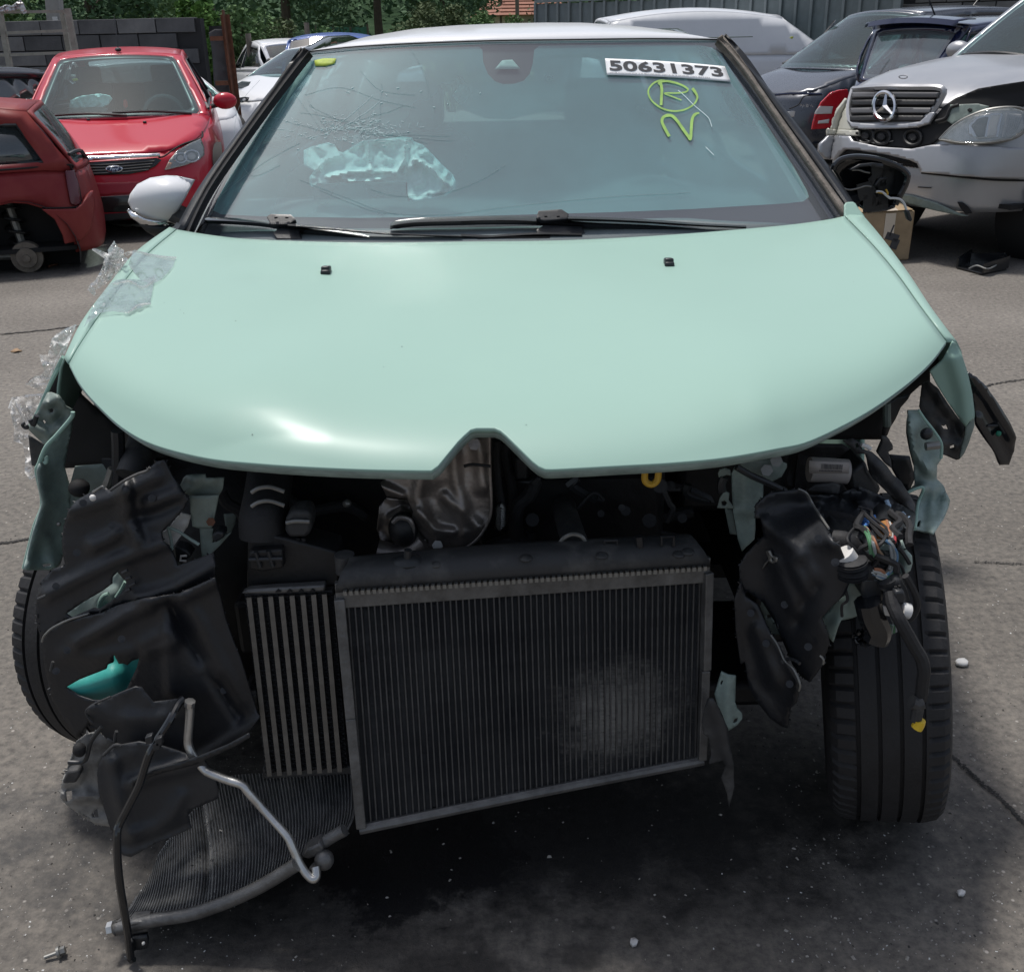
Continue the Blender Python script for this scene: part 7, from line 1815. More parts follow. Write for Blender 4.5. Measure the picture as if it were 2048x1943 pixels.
lay('end_bracket_foot', z5((515, 1472), (605, 1460), (615, 1500), (600, 1528), (545, 1535), (520, 1560)), 1.385, M['black'], cond, step=5, amp=.006, thick=.012)
block('clip', z5((570, 1512), (590, 1508), (592, 1525), (572, 1530)), 1.372, .006, M['white_plastic'], cond)
r2_ = random.Random(6); bf = MB()
for k in range(120):
    i = int(r2_.gauss(.37, .07) * nt_); j = r2_.randrange(2, 15)
    if 0 <= i <= nt_:
        p = rows[i][j]; s = r2_.uniform(.001, .004)
        bf.add([p + Vector((r2_.uniform(-s, s) * 2, -.004 + r2_.uniform(-s, s), r2_.uniform(-s, s))) for _ in range(4)], [(0, 1, 2, 3)])
o_ = bf.build('crushed_fins', M['alu_dirty'], cond, smooth=False); o_['kind'] = 'stuff'
# ------------------------------------------------------------------ bright pipe and dark hose
pp = z5((848, 150), (846, 220), (840, 300), (836, 375), (850, 425), (890, 485), (925, 528), (960, 552), (1050, 588), (1140, 618), (1180, 665), (1270, 765), (1390, 900), (1425, 970), (1465, 1060), (1510, 1125), (1545, 1150), (1562, 1130), (1556, 1080))
cable('air_con_pipe', pp, [1.50 - .005 * k for k in range(12)] + [1.42, 1.41, 1.40, 1.39, 1.385, 1.39, 1.40], .0078, M['alu'], n=12)
cable('torn_pipe_end', z5((848, 145), (846, 158), (845, 172)), 1.497, .0095, M['alu'], k=1)
hp = z5((815, 130), (780, 165), (730, 260), (660, 370), (620, 440), (595, 510), (560, 620), (500, 740), (450, 840), (436, 900), (440, 1060), (455, 1200), (485, 1380), (500, 1480), (512, 1590))
cable('drain_hose', hp, [1.51, 1.50, 1.47, 1.455, 1.445, 1.44, 1.43, 1.42, 1.41, 1.40, 1.385, 1.375, 1.37, 1.368, 1.365], .0072, M['gloss_black'], n=10)
for (x, y) in ((668, 385), (655, 410), (612, 375)): block('hose_clip', z5((x - 22, y - 22), (x + 18, y - 34), (x + 24, y + 10), (x - 16, y + 20)), 1.437, .012, M['black'], bevel=.002)
cable('hose_tip', z5((500, 1585), (516, 1605), (530, 1600)), 1.365, .006, M['black'])
# ------------------------------------------------------------------ right side
lay('upright_rail', z7((246, 372), (262, 340), (300, 318), (370, 380), (432, 424), (430, 520), (388, 560), (384, 640), (386, 700), (380, 762), (310, 832), (284, 760), (255, 600), (248, 480)), 1.70, M['mint_dirty'], step=6, amp=.006, ridges=[(z7((250, 592), (390, 598)), 3, .008), (z7((330, 340), (340, 800)), 16, .012)], seed=51)
plt = lay('top_plate', z7((286, 330), (315, 300), (350, 290), (500, 284), (572, 316), (572, 335), (540, 392), (490, 418), (440, 412), (350, 365)), 1.68, M['bracket'], step=6, amp=.004, ridges=[(z7((440, 350), (480, 350)), 8, .008)])
for (x, y) in ((455, 355), (512, 300)): bolt(*z7((x, y))[0], 1.665, .011, M['steel'], plt)
cable('hook', z7((312, 296), (318, 270), (340, 258), (362, 270), (368, 292)), 1.66, .006, M['alu_dirty'], plt)
lay('latch_link', z7((165, 375), (175, 350), (205, 340), (238, 352), (240, 385), (215, 380), (190, 392), (170, 395)), 1.68, M['bracket'], step=4, amp=.004)
lay('latch_link', z7((165, 560), (175, 520), (205, 475), (232, 490), (228, 530), (262, 580), (230, 580), (160, 576)), 1.68, M['bracket'], step=4, amp=.004, holes=[z7((185, 540), (205, 532), (220, 548), (208, 565), (190, 562))])
cable('latch_wire', z7((200, 395), (185, 440), (190, 480)), 1.68, .008, M['black'])
cable('stay_cable', z7((275, 335), (360, 385), (460, 430), (570, 482)), 1.655, .006, M['black'])
lay('side_bracket', z7((205, 580), (250, 590), (275, 735), (235, 730)), 1.72, M['bracket'], step=6, amp=.003)
S5 = z7((388, 560), (440, 512), (470, 490), (560, 478), (640, 466), (690, 490), (730, 560), (800, 665), (850, 775), (885, 800), (920, 880), (945, 960), (945, 1010), (912, 1090), (850, 1150), (778, 1230), (815, 1320), (826, 1380), (800, 1450), (792, 1500), (750, 1560), (712, 1606), (660, 1570), (610, 1500), (560, 1380), (500, 1240), (430, 1130), (370, 1090), (320, 1060), (295, 1010), (290, 920), (330, 850), (388, 790), (440, 742), (420, 640), (382, 640))
r5 = [(z7((605, 905), (650, 980), (700, 1065)), 5, .02), (z7((740, 1040), (655, 1170), (645, 1250)), 4, -.015), (z7((660, 480), (760, 640), (860, 790)), 5, .014), (z7((640, 860), (560, 760), (440, 660)), 9, .018), (z7((520, 900), (560, 1020), (640, 1180)), 7, .015), (z7((660, 820), (740, 1000)), 8, .01)]
l5 = lay('arch_liner', S5, 1.60, M['liner'], step=7, amp=.007, scale=80, ridges=r5, seed=61, sx=.0002, label='torn arch liner on the wheel side')
cable('torn_edge', z7((640, 466), (690, 492), (730, 562), (800, 668), (822, 700)), 1.585, .002, M['steel'], l5)
cable('torn_edge', z7((770, 1452), (790, 1475), (788, 1502)), 1.585, .002, M['steel'], l5)
lay('metal_tab', z7((452, 832), (475, 828), (488, 860), (520, 872), (520, 895), (492, 905), (466, 890), (430, 940), (445, 905), (470, 880)), 1.58, M['steel'], l5, step=4, amp=.004, holes=[z7((482, 876), (496, 872), (502, 886), (490, 892))])
lay('side_plate', z7((435, 1090), (480, 1110), (490, 1170), (470, 1190), (480, 1220), (545, 1330), (480, 1320), (420, 1160)), 1.63, M['bracket'], step=6, amp=.004, holes=[z7((450, 1212), (478, 1205), (485, 1225), (455, 1232))])
S6 = z7((300, 1000), (330, 1100), (400, 1150), (440, 1240), (490, 1345), (530, 1400), (565, 1480), (610, 1530), (648, 1610), (650, 1650), (628, 1730)) + zB((650, 330), (638, 440), (606, 425), (540, 380), (470, 290), (430, 225), (410, 150), (395, 60)) + z7((300, 1500), (270, 1300), (262, 1120))
l6 = lay('splash_guard', S6, 1.565, M['liner'], step=8, amp=.01, scale=60, ridges=[(z7((400, 1300), (440, 1430), (505, 1595)), 4, .02), (zB((435, 230), (500, 300), (560, 380)), 6, .014)], seed=71)
cable('torn_edge', z7((480, 1330), (520, 1390), (560, 1480), (612, 1530), (650, 1615), (645, 1660)), 1.553, .002, M['steel'], l6)
cable('loop', z7((560, 1485), (585, 1470), (625, 1482), (650, 1500)), 1.56, .003, M['black'], l6)
lay('mint_tab', zB((262, 118), (300, 135), (342, 140), (338, 290), (352, 325), (380, 355), (380, 385), (350, 420), (300, 452), (282, 440), (255, 360), (222, 245)), 1.60, M['mint_dirty'], step=5, amp=.004, ridges=[(zB((310, 150), (290, 300), (300, 420)), 4, .008)], sharp=60, holes=[zB((254, 190), (264, 168), (274, 168), (266, 192)), zB((326, 402), (334, 385), (356, 378), (350, 402), (334, 410))])
lay('air_guide', zB((150, 405), (165, 330), (190, 270), (215, 270), (250, 330), (298, 440), (305, 520), (330, 640), (335, 770), (306, 885), (292, 800), (262, 722), (288, 650), (270, 620), (230, 632), (190, 640), (205, 590), (190, 490), (160, 470)), 1.53, M['dusty'], step=6, amp=.008, scale=30, ridges=[(zB((215, 290), (270, 480), (310, 640)), 4, .012)], seed=73)
# torn mint metal above and behind the wheel
S7 = z7((1288, 0), (1352, 0), (1390, 55), (1450, 130), (1488, 200), (1486, 285), (1458, 325), (1456, 405), (1500, 450), (1535, 530), (1525, 580), (1500, 645), (1440, 735), (1332, 705), (1345, 560), (1380, 465), (1350, 458), (1285, 486), (1330, 440), (1325, 330), (1300, 220), (1284, 130))
l7 = lay('torn_wing', S7, 1.83, M['mint_dirty'], step=5, amp=.014, scale=36, ridges=[(z7((1300, 60), (1330, 250), (1420, 360)), 9, .03), (z7((1380, 465), (1345, 600), (1335, 700)), 4, .03), (z7((1440, 480), (1420, 700)), 8, .02), (z7((1520, 520), (1440, 730)), 4, .02)], seed=81, sharp=60, holes=[z7((1352, 655), (1365, 655), (1355, 695), (1340, 692))])
cable('wing_edge', z7((1352, 0), (1392, 58), (1450, 132), (1488, 200), (1486, 285)), 1.81, .003, M['mint'], l7)
cable('wing_edge', z7((1290, 487), (1350, 460), (1382, 466), (1350, 555), (1332, 705)), 1.79, .003, M['mint'], l7)
MB().ell(W(*z7((1400, 140))[0], 1.80), (.012, .01, .012), 12, 8).build('grommet', M['black'], l7)
cable('stud', z7((1395, 215), (1440, 210), (1475, 205)), 1.79, .008, M['steel'], l7)
# right fender end, lamp carrier, arch moulding
zr_ = zR
fe = lay('fender_end', zr_((1062, 302), (1120, 250), (1185, 190), (1240, 90), (1285, 10), (1320, 30), (1370, 150), (1425, 320), (1470, 520), (1490, 690), (1492, 740), (1440, 790), (1410, 835), (1345, 745), (1230, 590), (1130, 430)), 1.90, M['mint'], step=5, amp=.004, scale=90, ridges=[(zr_((1430, 760), (1400, 500), (1310, 200)), 18, .02)], sy=.0002, sharp=80)
lay('lamp_carrier', zr_((990, 420), (1060, 395), (1140, 470), (1250, 640), (1345, 760), (1408, 838), (1400, 920), (1370, 1020), (1345, 1150), (1320, 1155), (1240, 1125), (1185, 1105), (1170, 1000), (1100, 880), (1000, 740), (960, 640)), 1.93, M['dusty'], step=5, amp=.016, scale=26, ridges=[(zr_((1060, 400), (1250, 660), (1400, 850)), 6, .02), (zr_((1180, 1000), (1330, 1020)), 6, .02)], seed=83, holes=[zr_((1170, 815), (1200, 830), (1225, 812), (1245, 862), (1195, 858)), zr_((1258, 1020), (1300, 1012), (1302, 1045), (1258, 1055))])
lay('lamp_carrier_edge', zr_((1410, 838), (1492, 742), (1492, 830), (1440, 990), (1395, 1095), (1348, 1150), (1372, 1020), (1402, 920)), 1.91, M['bracket'], step=5, amp=.004)
lay('wheel_housing', zr_((640, 600), (720, 560), (880, 515), (850, 570), (780, 650), (730, 760), (680, 840), (650, 920), (600, 940)), 1.98, M['black'], step=8, amp=.006)
cable('post', zr_((650, 610), (648, 720), (652, 830)), 1.96, .008, M['bracket'])
lay('arch_moulding', zr_((1428, 302), (1500, 350), (1600, 455), (1720, 635), (1820, 795), (1886, 930), (1872, 1060), (1810, 1200), (1728, 1196), (1690, 1095), (1600, 950), (1500, 800), (1495, 740), (1465, 520)), 1.95, M['gloss_black'], step=6, amp=.006, scale=60, ridges=[(zr_((1470, 350), (1640, 560), (1860, 920)), 5, .012), (zr_((1510, 760), (1620, 930), (1740, 1180)), 6, .012)], seed=85, thick=.012)
MB().ell(W(*zr_((1730, 905))[0], 1.935), (.006, .005, .006), 10, 6).build('green_clip', mat('green_clip', (.01, .16, .10), .4), car)
cable('moulding_rib', zr_((1620, 830), (1720, 825)), 1.94, .003, M['black'], k=1); cable('moulding_rib', zr_((1720, 790), (1790, 900)), 1.94, .003, M['black'], k=1)
# module, label, harness
lay('arm_bracket', z7((900, 180), (960, 168), (1005, 195), (1015, 230), (1070, 245), (1130, 300), (1160, 330), (1195, 380), (1250, 420), (1290, 490), (1330, 560), (1330, 612), (1260, 560), (1200, 520), (1140, 460), (1080, 400), (1060, 360), (1040, 260), (985, 250), (950, 215)), 1.73, M['dusty'], step=5, amp=.012, scale=30, ridges=[(z7((960, 200), (1100, 320), (1300, 560)), 6, .012)], seed=87, holes=[z7((975, 200), (990, 195), (1000, 215), (985, 225))])
cable('silver_lip', z7((1015, 205), (1045, 215), (1068, 230)), 1.715, .004, M['white_plastic'])
lay('dark_void_sheet', zR((1170, 20), (1290, -10), (1262, 40), (1190, 180), (1064, 300), (1064, 400), (965, 440), (880, 515), (760, 550), (640, 600), (640, 880), (600, 960), (300, 960), (0, 960), (0, 930), (260, 800), (600, 580), (900, 345), (1070, 180)), 2.03, M['seam'], step=16, amp=.004)  # black sheet added to paint the dark void below the bonnet edge
lay('harness_cover', z7((690, 500), (860, 500), (1000, 450), (1160, 520), (1260, 570), (1335, 620), (1325, 700), (1240, 720), (1170, 800), (1040, 860), (960, 960), (905, 900), (860, 790), (790, 690)), 1.70, M['black'], step=7, amp=.02, scale=26, fold=True, seed=99)
rw_ = random.Random(77)
for k in range(16):
    x, y = rw_.uniform(950, 1230), rw_.uniform(560, 1000)
    q = [(x, y)]
    for j in range(4): x += rw_.uniform(-60, 80); y += rw_.uniform(5, 85); q.append((min(1300, max(900, x)), y))
    cable('loom_wire', z7(*q), 1.625 + rw_.uniform(-.01, .01), rw_.choice((.0025, .0035, .006)), rw_.choice((M['rubber'], M['black'], M['black'], M['w_grey'])) if 'w_grey' in M else M['rubber'], n=6)
lay('lever', z7((1105, 250), (1135, 180), (1130, 155), (1170, 160), (1196, 200), (1196, 225), (1170, 240), (1185, 290), (1190, 340), (1150, 310)), 1.75, M['dusty'], step=5, amp=.008, thick=.01)
block('relay_box', z7((938, 375), (1040, 300), (1060, 360), (1140, 470), (1100, 520), (1020, 580), (960, 510), (940, 430)), 1.74, .08, M['black'], bevel=.008)
cl = cable('labelled_canister', z7((706, 350), (820, 356), (930, 364)), 1.72, .023, M['canister'], n=24, k=1)
lbp = z7((705, 298), (945, 310), (938, 375), (705, 372))
def lbq(u, v): return W(lerp(lerp(lbp[0][0], lbp[1][0], u), lerp(lbp[3][0], lbp[2][0], u), v), lerp(lerp(lbp[0][1], lbp[1][1], u), lerp(lbp[3][1], lbp[2][1], u), v), 1.668)
lb_ = MB().grid([[lbq(i / 4, j / 2) for i in range(5)] for j in range(3)]).build('label', mat('pale_label', (.32, .29, .27), .6), cl, solid=.002)
bc = MB(); x = .30; rb_ = random.Random(2)
while x < .82:
    w__ = rb_.choice((.008, .014, .02)); bc.add([lbq(x, .18) + Vector((0, -.002, 0)), lbq(x + w__, .18) + Vector((0, -.002, 0)), lbq(x + w__, .62) + Vector((0, -.002, 0)), lbq(x, .62) + Vector((0, -.002, 0))], [(0, 1, 2, 3)]); x += w__ + rb_.choice((.010, .016))
o_ = bc.build('barcode', M['ink'], lb_, smooth=False); o_['kind'] = 'stuff'
bc = MB()
for k in range(16): bc.add([lbq(.25 + k * .036, .70) + Vector((0, -.002, 0)), lbq(.25 + k * .036 + .022, .70) + Vector((0, -.002, 0)), lbq(.25 + k * .036 + .022, .82) + Vector((0, -.002, 0)), lbq(.25 + k * .036, .82) + Vector((0, -.002, 0))], [(0, 1, 2, 3)])
o_ = bc.build('label_print', M['ink'], lb_, smooth=False); o_['kind'] = 'stuff'
lay('clamp_plate', z7((695, 470), (740, 440), (850, 428), (888, 440), (880, 495), (800, 485), (710, 478)), 1.70, M['dusty'], step=6, amp=.006)
cable('hose', z7((780, 660), (860, 670), (940, 690), (1000, 720)), 1.74, .022, M['rubber'], n=14)
cable('hose', z7((850, 770), (920, 780), (970, 830), (990, 900), (985, 930)), 1.66, .017, M['rubber'], n=14)
cable('hose', z7((700, 560), (800, 600), (900, 640), (940, 620)), 1.78, .014, M['black'])
lay('blue_clip', z7((1003, 604), (1030, 612), (1045, 640), (1045, 655), (1090, 625), (1112, 630), (1108, 645), (1060, 675), (1038, 695), (1020, 690), (1015, 650)), 1.66, M['blue_plastic'], step=4, amp=.004, thick=.006)
M['pale_blue'] = mat('pale_blue_plastic', (.35, .48, .62), .4)
cable('pale_tie', z7((1163, 532), (1172, 560), (1182, 598)), 1.69, .004, M['pale_blue'], k=2); cable('pale_tie', z7((1160, 572), (1185, 562)), 1.69, .003, M['pale_blue'], k=2)
cable('pale_tie', z7((1262, 607), (1272, 640), (1284, 668)), 1.70, .004, M['pale_blue'], k=2); cable('pale_tie', z7((1258, 655), (1300, 635)), 1.70, .003, M['pale_blue'], k=2)
cable('sleeve', z7((1155, 705), (1162, 740), (1168, 765)), 1.66, .016, mat('orange_tape', (.32, .14, .035), .6), n=14, k=2)
cable('sleeve', z7((1140, 610), (1150, 660), (1155, 700)), 1.68, .018, M['black'], n=12, k=2)
wc = {'w_red': (.5, .02, .03), 'w_orange': (.55, .22, .10), 'w_green': (.10, .30, .14), 'w_grey': (.30, .33, .34), 'w_brown': (.26, .16, .09), 'w_blue': (.08, .22, .40), 'w_white': (.6, .62, .6)}
nm_ = {'w_red': 'red_wire_skin', 'w_orange': 'orange_wire_skin', 'w_green': 'green_wire_skin', 'w_grey': 'grey_wire_skin', 'w_brown': 'brown_wire_skin', 'w_blue': 'blue_wire_skin', 'w_white': 'white_wire_skin'}
for k_, v_ in wc.items(): M[k_] = mat(nm_[k_], tuple(.62 * c_ + .02 for c_ in v_), .5)
for pts, m_ in (((( 1165, 655), (1175, 700), (1185, 750)), 'w_orange'), (((1180, 665), (1195, 710), (1195, 760)), 'w_white'), (((1195, 680), (1215, 720), (1212, 780)), 'w_red'), (((1172, 660), (1188, 710), (1190, 755)), 'w_brown'),
    (((1035, 690), (1065, 750), (1085, 830), (1095, 870)), 'w_green'), (((1040, 695), (1080, 760), (1110, 820), (1140, 860)), 'w_brown'), (((1045, 700), (1090, 770), (1120, 840)), 'w_orange'), (((1030, 700), (1060, 770), (1070, 850)), 'w_green'), (((1050, 705), (1085, 790), (1100, 870)), 'w_grey'),
    (((1170, 770), (1200, 800), (1215, 850), (1205, 920), (1180, 970)), 'w_grey'), (((1160, 770), (1205, 810), (1225, 860), (1210, 930), (1170, 975)), 'w_blue'), (((1175, 765), (1190, 820), (1195, 890), (1180, 940)), 'w_grey'),
    (((1070, 960), (1110, 975), (1160, 990)), 'w_white'), (((1075, 970), (1120, 985), (1150, 995)), 'w_blue'), (((1080, 950), (1120, 960), (1165, 980)), 'w_white'), (((1080, 965), (1115, 990), (1150, 998)), 'w_white'), (((1090, 940), (1130, 945), (1150, 965)), 'w_orange'), (((1215, 940), (1195, 965), (1165, 990)), 'w_green'), (((1120, 1010), (1140, 1030), (1135, 1045)), 'w_green'), (((1190, 1215), (1198, 1240), (1210, 1265)), 'w_white')):
    cable('wire', z7(*pts), 1.62, .0028, M[m_], n=6)
for k in range(7):
    cable('wire', z7((1170 + k * 8, 1330 - 3 * k), (1175 + k * 7, 1300), (1190 + k * 4, 1270)), 1.61, .0024, M[('w_green', 'w_grey', 'w_green', 'w_white', 'w_green', 'w_green', 'w_grey')[k]], n=5)
cable('wrapped_loom', z7((940, 925), (1010, 940), (1080, 955)), 1.635, .018, M['rubber'], n=12)
cable('wrapped_loom', z7((1170, 985), (1185, 1020), (1180, 1050)), 1.62, .02, M['black'], n=12)
cable('bellows', z7((955, 880), (960, 930), (962, 980)), 1.62, lambda t: .022 + .004 * math.sin(t * 40), M['rubber'], n=16, k=8)
cable('white_neck', z7((905, 845), (930, 880), (950, 905)), 1.63, .018, M['white_plastic'], n=14)
lay('mint_skirt', z7((1000, 890), (1040, 840), (1110, 798), (1180, 780), (1225, 750), (1248, 718), (1254, 760), (1270, 810), (1308, 860), (1312, 905), (1300, 945), (1262, 978), (1215, 940), (1150, 860), (1090, 870), (1010, 925)), 1.66, M['mint_dirty'], step=5, amp=.01, scale=30, ridges=[(z7((1250, 760), (1290, 860), (1270, 960)), 8, .015)], seed=91, sharp=70)
lay('mint_skirt', z7((920, 960), (960, 985), (1030, 970), (1015, 1080), (1040, 1190), (960, 1225), (895, 1240), (870, 1300), (850, 1370), (822, 1340), (776, 1236), (850, 1150), (912, 1092), (945, 1010)), 1.665, M['mint_dirty'], step=6, amp=.008, scale=40, ridges=[(z7((920, 1000), (930, 1150), (880, 1260)), 6, .012)], seed=92, sharp=70)
block('loom_connector', z7((1115, 860), (1220, 855), (1210, 900), (1185, 940), (1120, 910)), 1.64, .03, M['black'])
block('fuse_holder', z7((1020, 1000), (1120, 990), (1150, 1030), (1150, 1130), (1115, 1150), (1030, 1130), (1012, 1060)), 1.62, .06, M['black'], bevel=.006)
block('plug_body', z7((1195, 1010), (1245, 990), (1290, 1060), (1310, 1130), (1300, 1165), (1250, 1180), (1200, 1150)), 1.60, .05, M['dusty'], bevel=.008)
block('plug_body', z7((1215, 1075), (1270, 1070), (1285, 1120), (1270, 1150), (1225, 1150), (1208, 1115)), 1.585, .02, M['black'], bevel=.004)
for (x, y, w__, h__) in ((1212, 1048, 16, 10), (1235, 1042, 14, 10), (1224, 1060, 30, 8)): block('plug_slot', z7((x, y), (x + w__, y - 2), (x + w__ + 3, y + h__), (x + 2, y + h__)), 1.595, .006, M['seam'], bevel=0)
cable('white_cap', z7((1250, 1182), (1275, 1186), (1296, 1190)), 1.585, .013, M['white_plastic'], n=16, k=1)
block('white_tab', z7((1144, 1162), (1180, 1168), (1194, 1222), (1150, 1215)), 1.60, .006, M['white_plastic'], bevel=.001)
cable('lamp_cord', z7((1185, 1080), (1200, 1150), (1235, 1230), (1280, 1310), (1330, 1400), (1370, 1470), (1385, 1540), (1378, 1600), (1372, 1670), (1360, 1710)), [1.60, 1.585, 1.57, 1.565, 1.56, 1.555, 1.55, 1.55, 1.55, 1.55], .0105, M['rubber'], n=10)
cable('cord_loop', z7((1275, 980), (1310, 1040), (1340, 1110), (1345, 1160), (1320, 1215), (1290, 1240)), 1.60, .006, M['rubber'])
cable('connector_collar', zB((1338, 290), (1370, 300), (1404, 290)), 1.545, .012, M['dusty'], n=10, k=1)
cable('connector_neck', zB((1375, 300), (1372, 345), (1362, 395)), 1.545, .010, M['dusty'], n=10, k=2)
cable('yellow_tip', zB((1386, 396), (1380, 420), (1368, 440)), 1.54, .0095, M['yellow'], n=10, k=2)
tb = [lay('torn_bag', z7((960, 1340), (990, 1300), (1060, 1290), (1120, 1330), (1100, 1370), (1040, 1400), (990, 1380)), 1.62, M['gloss_black'], step=4, amp=.03, scale=9, seed=95, sharp=20, fold=True)]
cable('black_strap', z7((1050, 1130), (1070, 1210), (1110, 1300), (1095, 1360)), 1.61, .022, M['gloss_black'], n=10)
lay('wheel_arch_wall', z7((1170, 262), (1300, 272), (1330, 400), (1290, 490), (1240, 430), (1190, 340)), 1.90, M['black'], step=10, amp=.004)
lay('inner_arch_wall', z7((560, 200), (900, 200), (1000, 260), (940, 380), (900, 620), (760, 640), (640, 470), (560, 470)), 2.0, M['engine'], step=14, amp=.02)
# ragged fringes where the plastic tore, and push clips
def fray(parent, pts, Yf, m, seed, n=5.0, keep=.4, ln=(2, 8)):
    r = random.Random(seed); mb = MB(); D = dens(pts, n); L = len(D)
    area = sum(D[i][0] * D[(i + 1) % L][1] - D[(i + 1) % L][0] * D[i][1] for i in range(L))
    sg = 1 if area > 0 else -1
    for i in range(L):
        if r.random() > keep: continue
        a, b = D[i], D[(i + 1) % L]; dx, dy = b[0] - a[0], b[1] - a[1]; q = math.hypot(dx, dy) or 1
        nx, ny = dy / q * sg, -dx / q * sg; h = r.uniform(*ln) * r.random(); t = r.random()
        P = [(a[0] - nx * 2, a[1] - ny * 2), (b[0] - nx * 2, b[1] - ny * 2), (a[0] + dx * t + nx * h, a[1] + dy * t + ny * h)]
        Y = Yf(*a)
        mb.add([WN(x, y, Y + r.uniform(-.004, .006)) for x, y in P], [(0, 1, 2)])
    o = mb.build('frayed_edge', m, parent, smooth=False, solid=.002); o['kind'] = 'stuff'
c1 = (sum(p[0] for p in S1) / len(S1), sum(p[1] for p in S1) / len(S1))
fray(l1, S1, lambda x, y: 1.62 - .0002 * (x - c1[0]) - .00012 * (y - c1[1]), M['liner'], 1)
c2_ = sum(p[0] for p in S2) / len(S2)
fray(l2, S2, lambda x, y: 1.575 - .0002 * (x - c2_), M['liner'], 2)
c5 = sum(p[0] for p in S5) / len(S5)
fray(l5, S5, lambda x, y: 1.60 + .0002 * (x - c5), M['liner'], 3)
fray(l6, S6, lambda x, y: 1.565, M['liner'], 4)
fray(s4, S4, lambda x, y: 1.52, M['torn_grey'], 5, 4.0, .6, (3, 12))
for par, Y, pp in ((l1, 1.60, z4((520, 330), (700, 470), (950, 300), (480, 640), (1180, 760), (350, 850))), (l2, 1.555, z4((420, 1250), (1250, 1000), (1400, 1500), (760, 1180), (350, 1380))), (l5, 1.585, z7((470, 600), (760, 760), (860, 900), (560, 1150), (700, 1400))), (l6, 1.55, z7((360, 1200), (450, 1380), (590, 1620)))):
    for (x, y) in pp:
        c = WN(x, y, Y); d = (EYE - c).normalized()
        MB().tube([c - d * .002, c + d * .002], .0065, 10).tube([c + d * .002, c + d * .0035], .003, 8).build('push_clip', M['liner'], par, sharp=30)
# ================================================================== clear film caught on the left fender
def film_material():
    m = bpy.data.materials.new('clear_film'); m.use_nodes = True
    t = m.node_tree; t.nodes.remove(t.nodes['Principled BSDF']); out = t.nodes['Material Output']
    tr = t.nodes.new('ShaderNodeBsdfTransparent'); tr.inputs[0].default_value = (.96, .96, .96, 1)
    gl = t.nodes.new('ShaderNodeBsdfGlossy'); gl.inputs['Roughness'].default_value = .12
    df = t.nodes.new('ShaderNodeBsdfTranslucent'); df.inputs[0].default_value = (.85, .85, .85, 1)
    lw = t.nodes.new('ShaderNodeLayerWeight'); lw.inputs[0].default_value = .2
    n = t.nodes.new('ShaderNodeTexNoise'); n.inputs['Scale'].default_value = 28; n.inputs['Detail'].default_value = 6
    r = t.nodes.new('ShaderNodeValToRGB'); r.color_ramp.elements[0].position = .46; r.color_ramp.elements[1].position = .64; r.color_ramp.elements[1].color = (.9, .9, .9, 1); r.color_ramp.elements[0].color = (.24, .24, .24, 1)
    tc = t.nodes.new('ShaderNodeTexCoord'); t.links.new(tc.outputs['Object'], n.inputs['Vector']); t.links.new(n.outputs[0], r.inputs[0])
    m1 = t.nodes.new('ShaderNodeMixShader'); m2 = t.nodes.new('ShaderNodeMixShader')
    t.links.new(r.outputs[0], m1.inputs[0]); t.links.new(tr.outputs[0], m1.inputs[1]); t.links.new(df.outputs[0], m1.inputs[2])
    t.links.new(lw.outputs['Facing'], m2.inputs[0]); t.links.new(m1.outputs[0], m2.inputs[1]); t.links.new(gl.outputs[0], m2.inputs[2])
    t.links.new(m2.outputs[0], out.inputs[0]); return m
M['film'] = film_material()
film = thing('plastic_film', 'crinkled clear plastic film clinging along the edge of the mint bonnet', 'film', (-.9, 2.2, 0))
def filmsheet(pts, Yf, amp, scale, seed, step=4):
    def fn(x, y):
        n = abs(noise.noise(Vector((x / scale, y / scale, seed)))) + .5 * abs(noise.noise(Vector((x / scale * 2.4, y / scale * 2.4, seed + 3))))
        Y = Yf(x, y) - amp * n
        return W(x, y, Y)
    return sheet('film_piece', pts, fn, M['film'], film, step=step, thick=0, sharp=70)
hoodY = lambda x, y: on_hood(x, y).y - .012
filmsheet(z3((735, 430), (780, 400), (850, 395), (960, 400), (1050, 365), (1030, 420), (1005, 560), (960, 580), (850, 625), (760, 610), (680, 620), (590, 690), (560, 720), (600, 620), (650, 540), (700, 470)), hoodY, .02, 18, 1, 3)
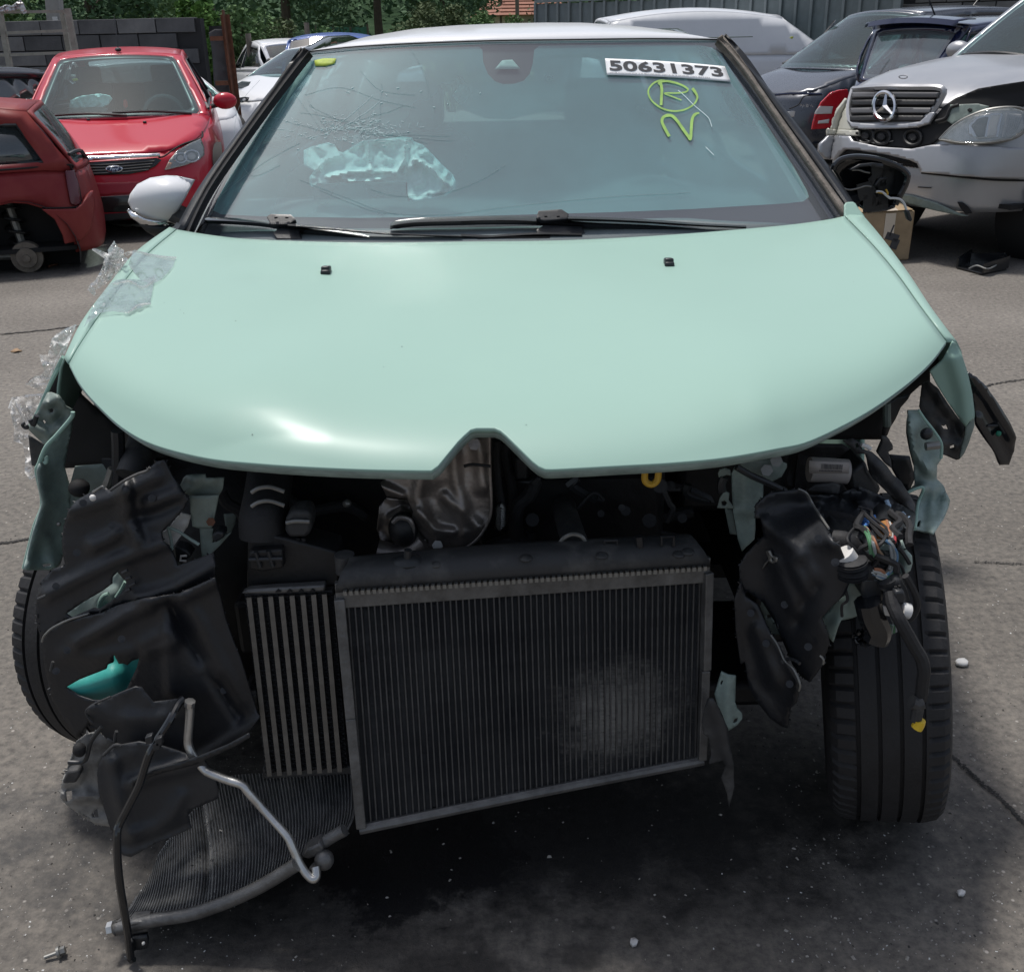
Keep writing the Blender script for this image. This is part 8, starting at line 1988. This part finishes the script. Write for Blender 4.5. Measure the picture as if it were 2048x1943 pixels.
filmsheet(z3((890, 208), (960, 215), (1060, 235), (1178, 250), (1160, 310), (1080, 400), (1020, 430), (940, 400), (860, 300)), hoodY, .008, 40, 2, 5)
filmsheet(z3((765, 140), (790, 180), (830, 200), (832, 240), (860, 262), (800, 350), (740, 400), (690, 440), (640, 470), (632, 510), (600, 480), (590, 440), (640, 400), (680, 330), (700, 260), (650, 215), (615, 195), (640, 190), (725, 225), (722, 200)), lambda x, y: 2.42 - .0012 * (y - 500), .045, 16, 3, 2.5)
filmsheet(z3((830, 220), (860, 210), (905, 204), (880, 225), (850, 245)), lambda x, y: 2.42, .02, 6, 9, 3)
filmsheet(z3((510, 700), (470, 800), (430, 900), (395, 960), (340, 1080), (300, 1150), (260, 1260), (230, 1320), (195, 1390), (180, 1400), (130, 1280), (75, 1225), (68, 1240), (90, 1190), (180, 1170), (290, 1160), (200, 1110), (175, 1100), (215, 1060), (265, 1045), (300, 1010), (275, 950), (262, 900), (320, 905), (345, 800), (380, 760), (440, 725)), lambda x, y: 2.08 - .0004 * (y - 650), .05, 30, 4, 4)
filmsheet(z3((75, 1230), (130, 1300), (190, 1400), (200, 1480), (205, 1560), (235, 1650), (250, 1720), (200, 1740), (165, 1690), (170, 1590), (150, 1500), (90, 1480), (95, 1400), (70, 1290)), lambda x, y: 2.0, .05, 28, 5, 4)
for pts in (((60, 1260), (90, 1190), (130, 1280), (175, 1360)), ((330, 1060), (380, 930), (440, 830), (500, 720)), ((350, 800), (420, 750), (510, 705)), ((180, 1100), (240, 1050), (330, 1060)), ((590, 470), (620, 450), (640, 500)), ((620, 195), (700, 250), (770, 300)), ((765, 145), (730, 220), (700, 330)), ((1030, 400), (960, 450), (870, 410), (760, 430)), ((1010, 560), (930, 570), (860, 620)), ((900, 205), (1050, 240), (1180, 252)), ((700, 560), (640, 640), (560, 720))):
    pz = z3(*pts); MB().tube([W(x, y, (on_hood(x, y).y - .02) if x > 205 and y < 640 and pts[0][0] > 680 else 2.0 if y > 760 else 2.1 if y > 600 else 2.38) for x, y in pz], .0022, 5, 5).build('film_fold', M['film'], film)
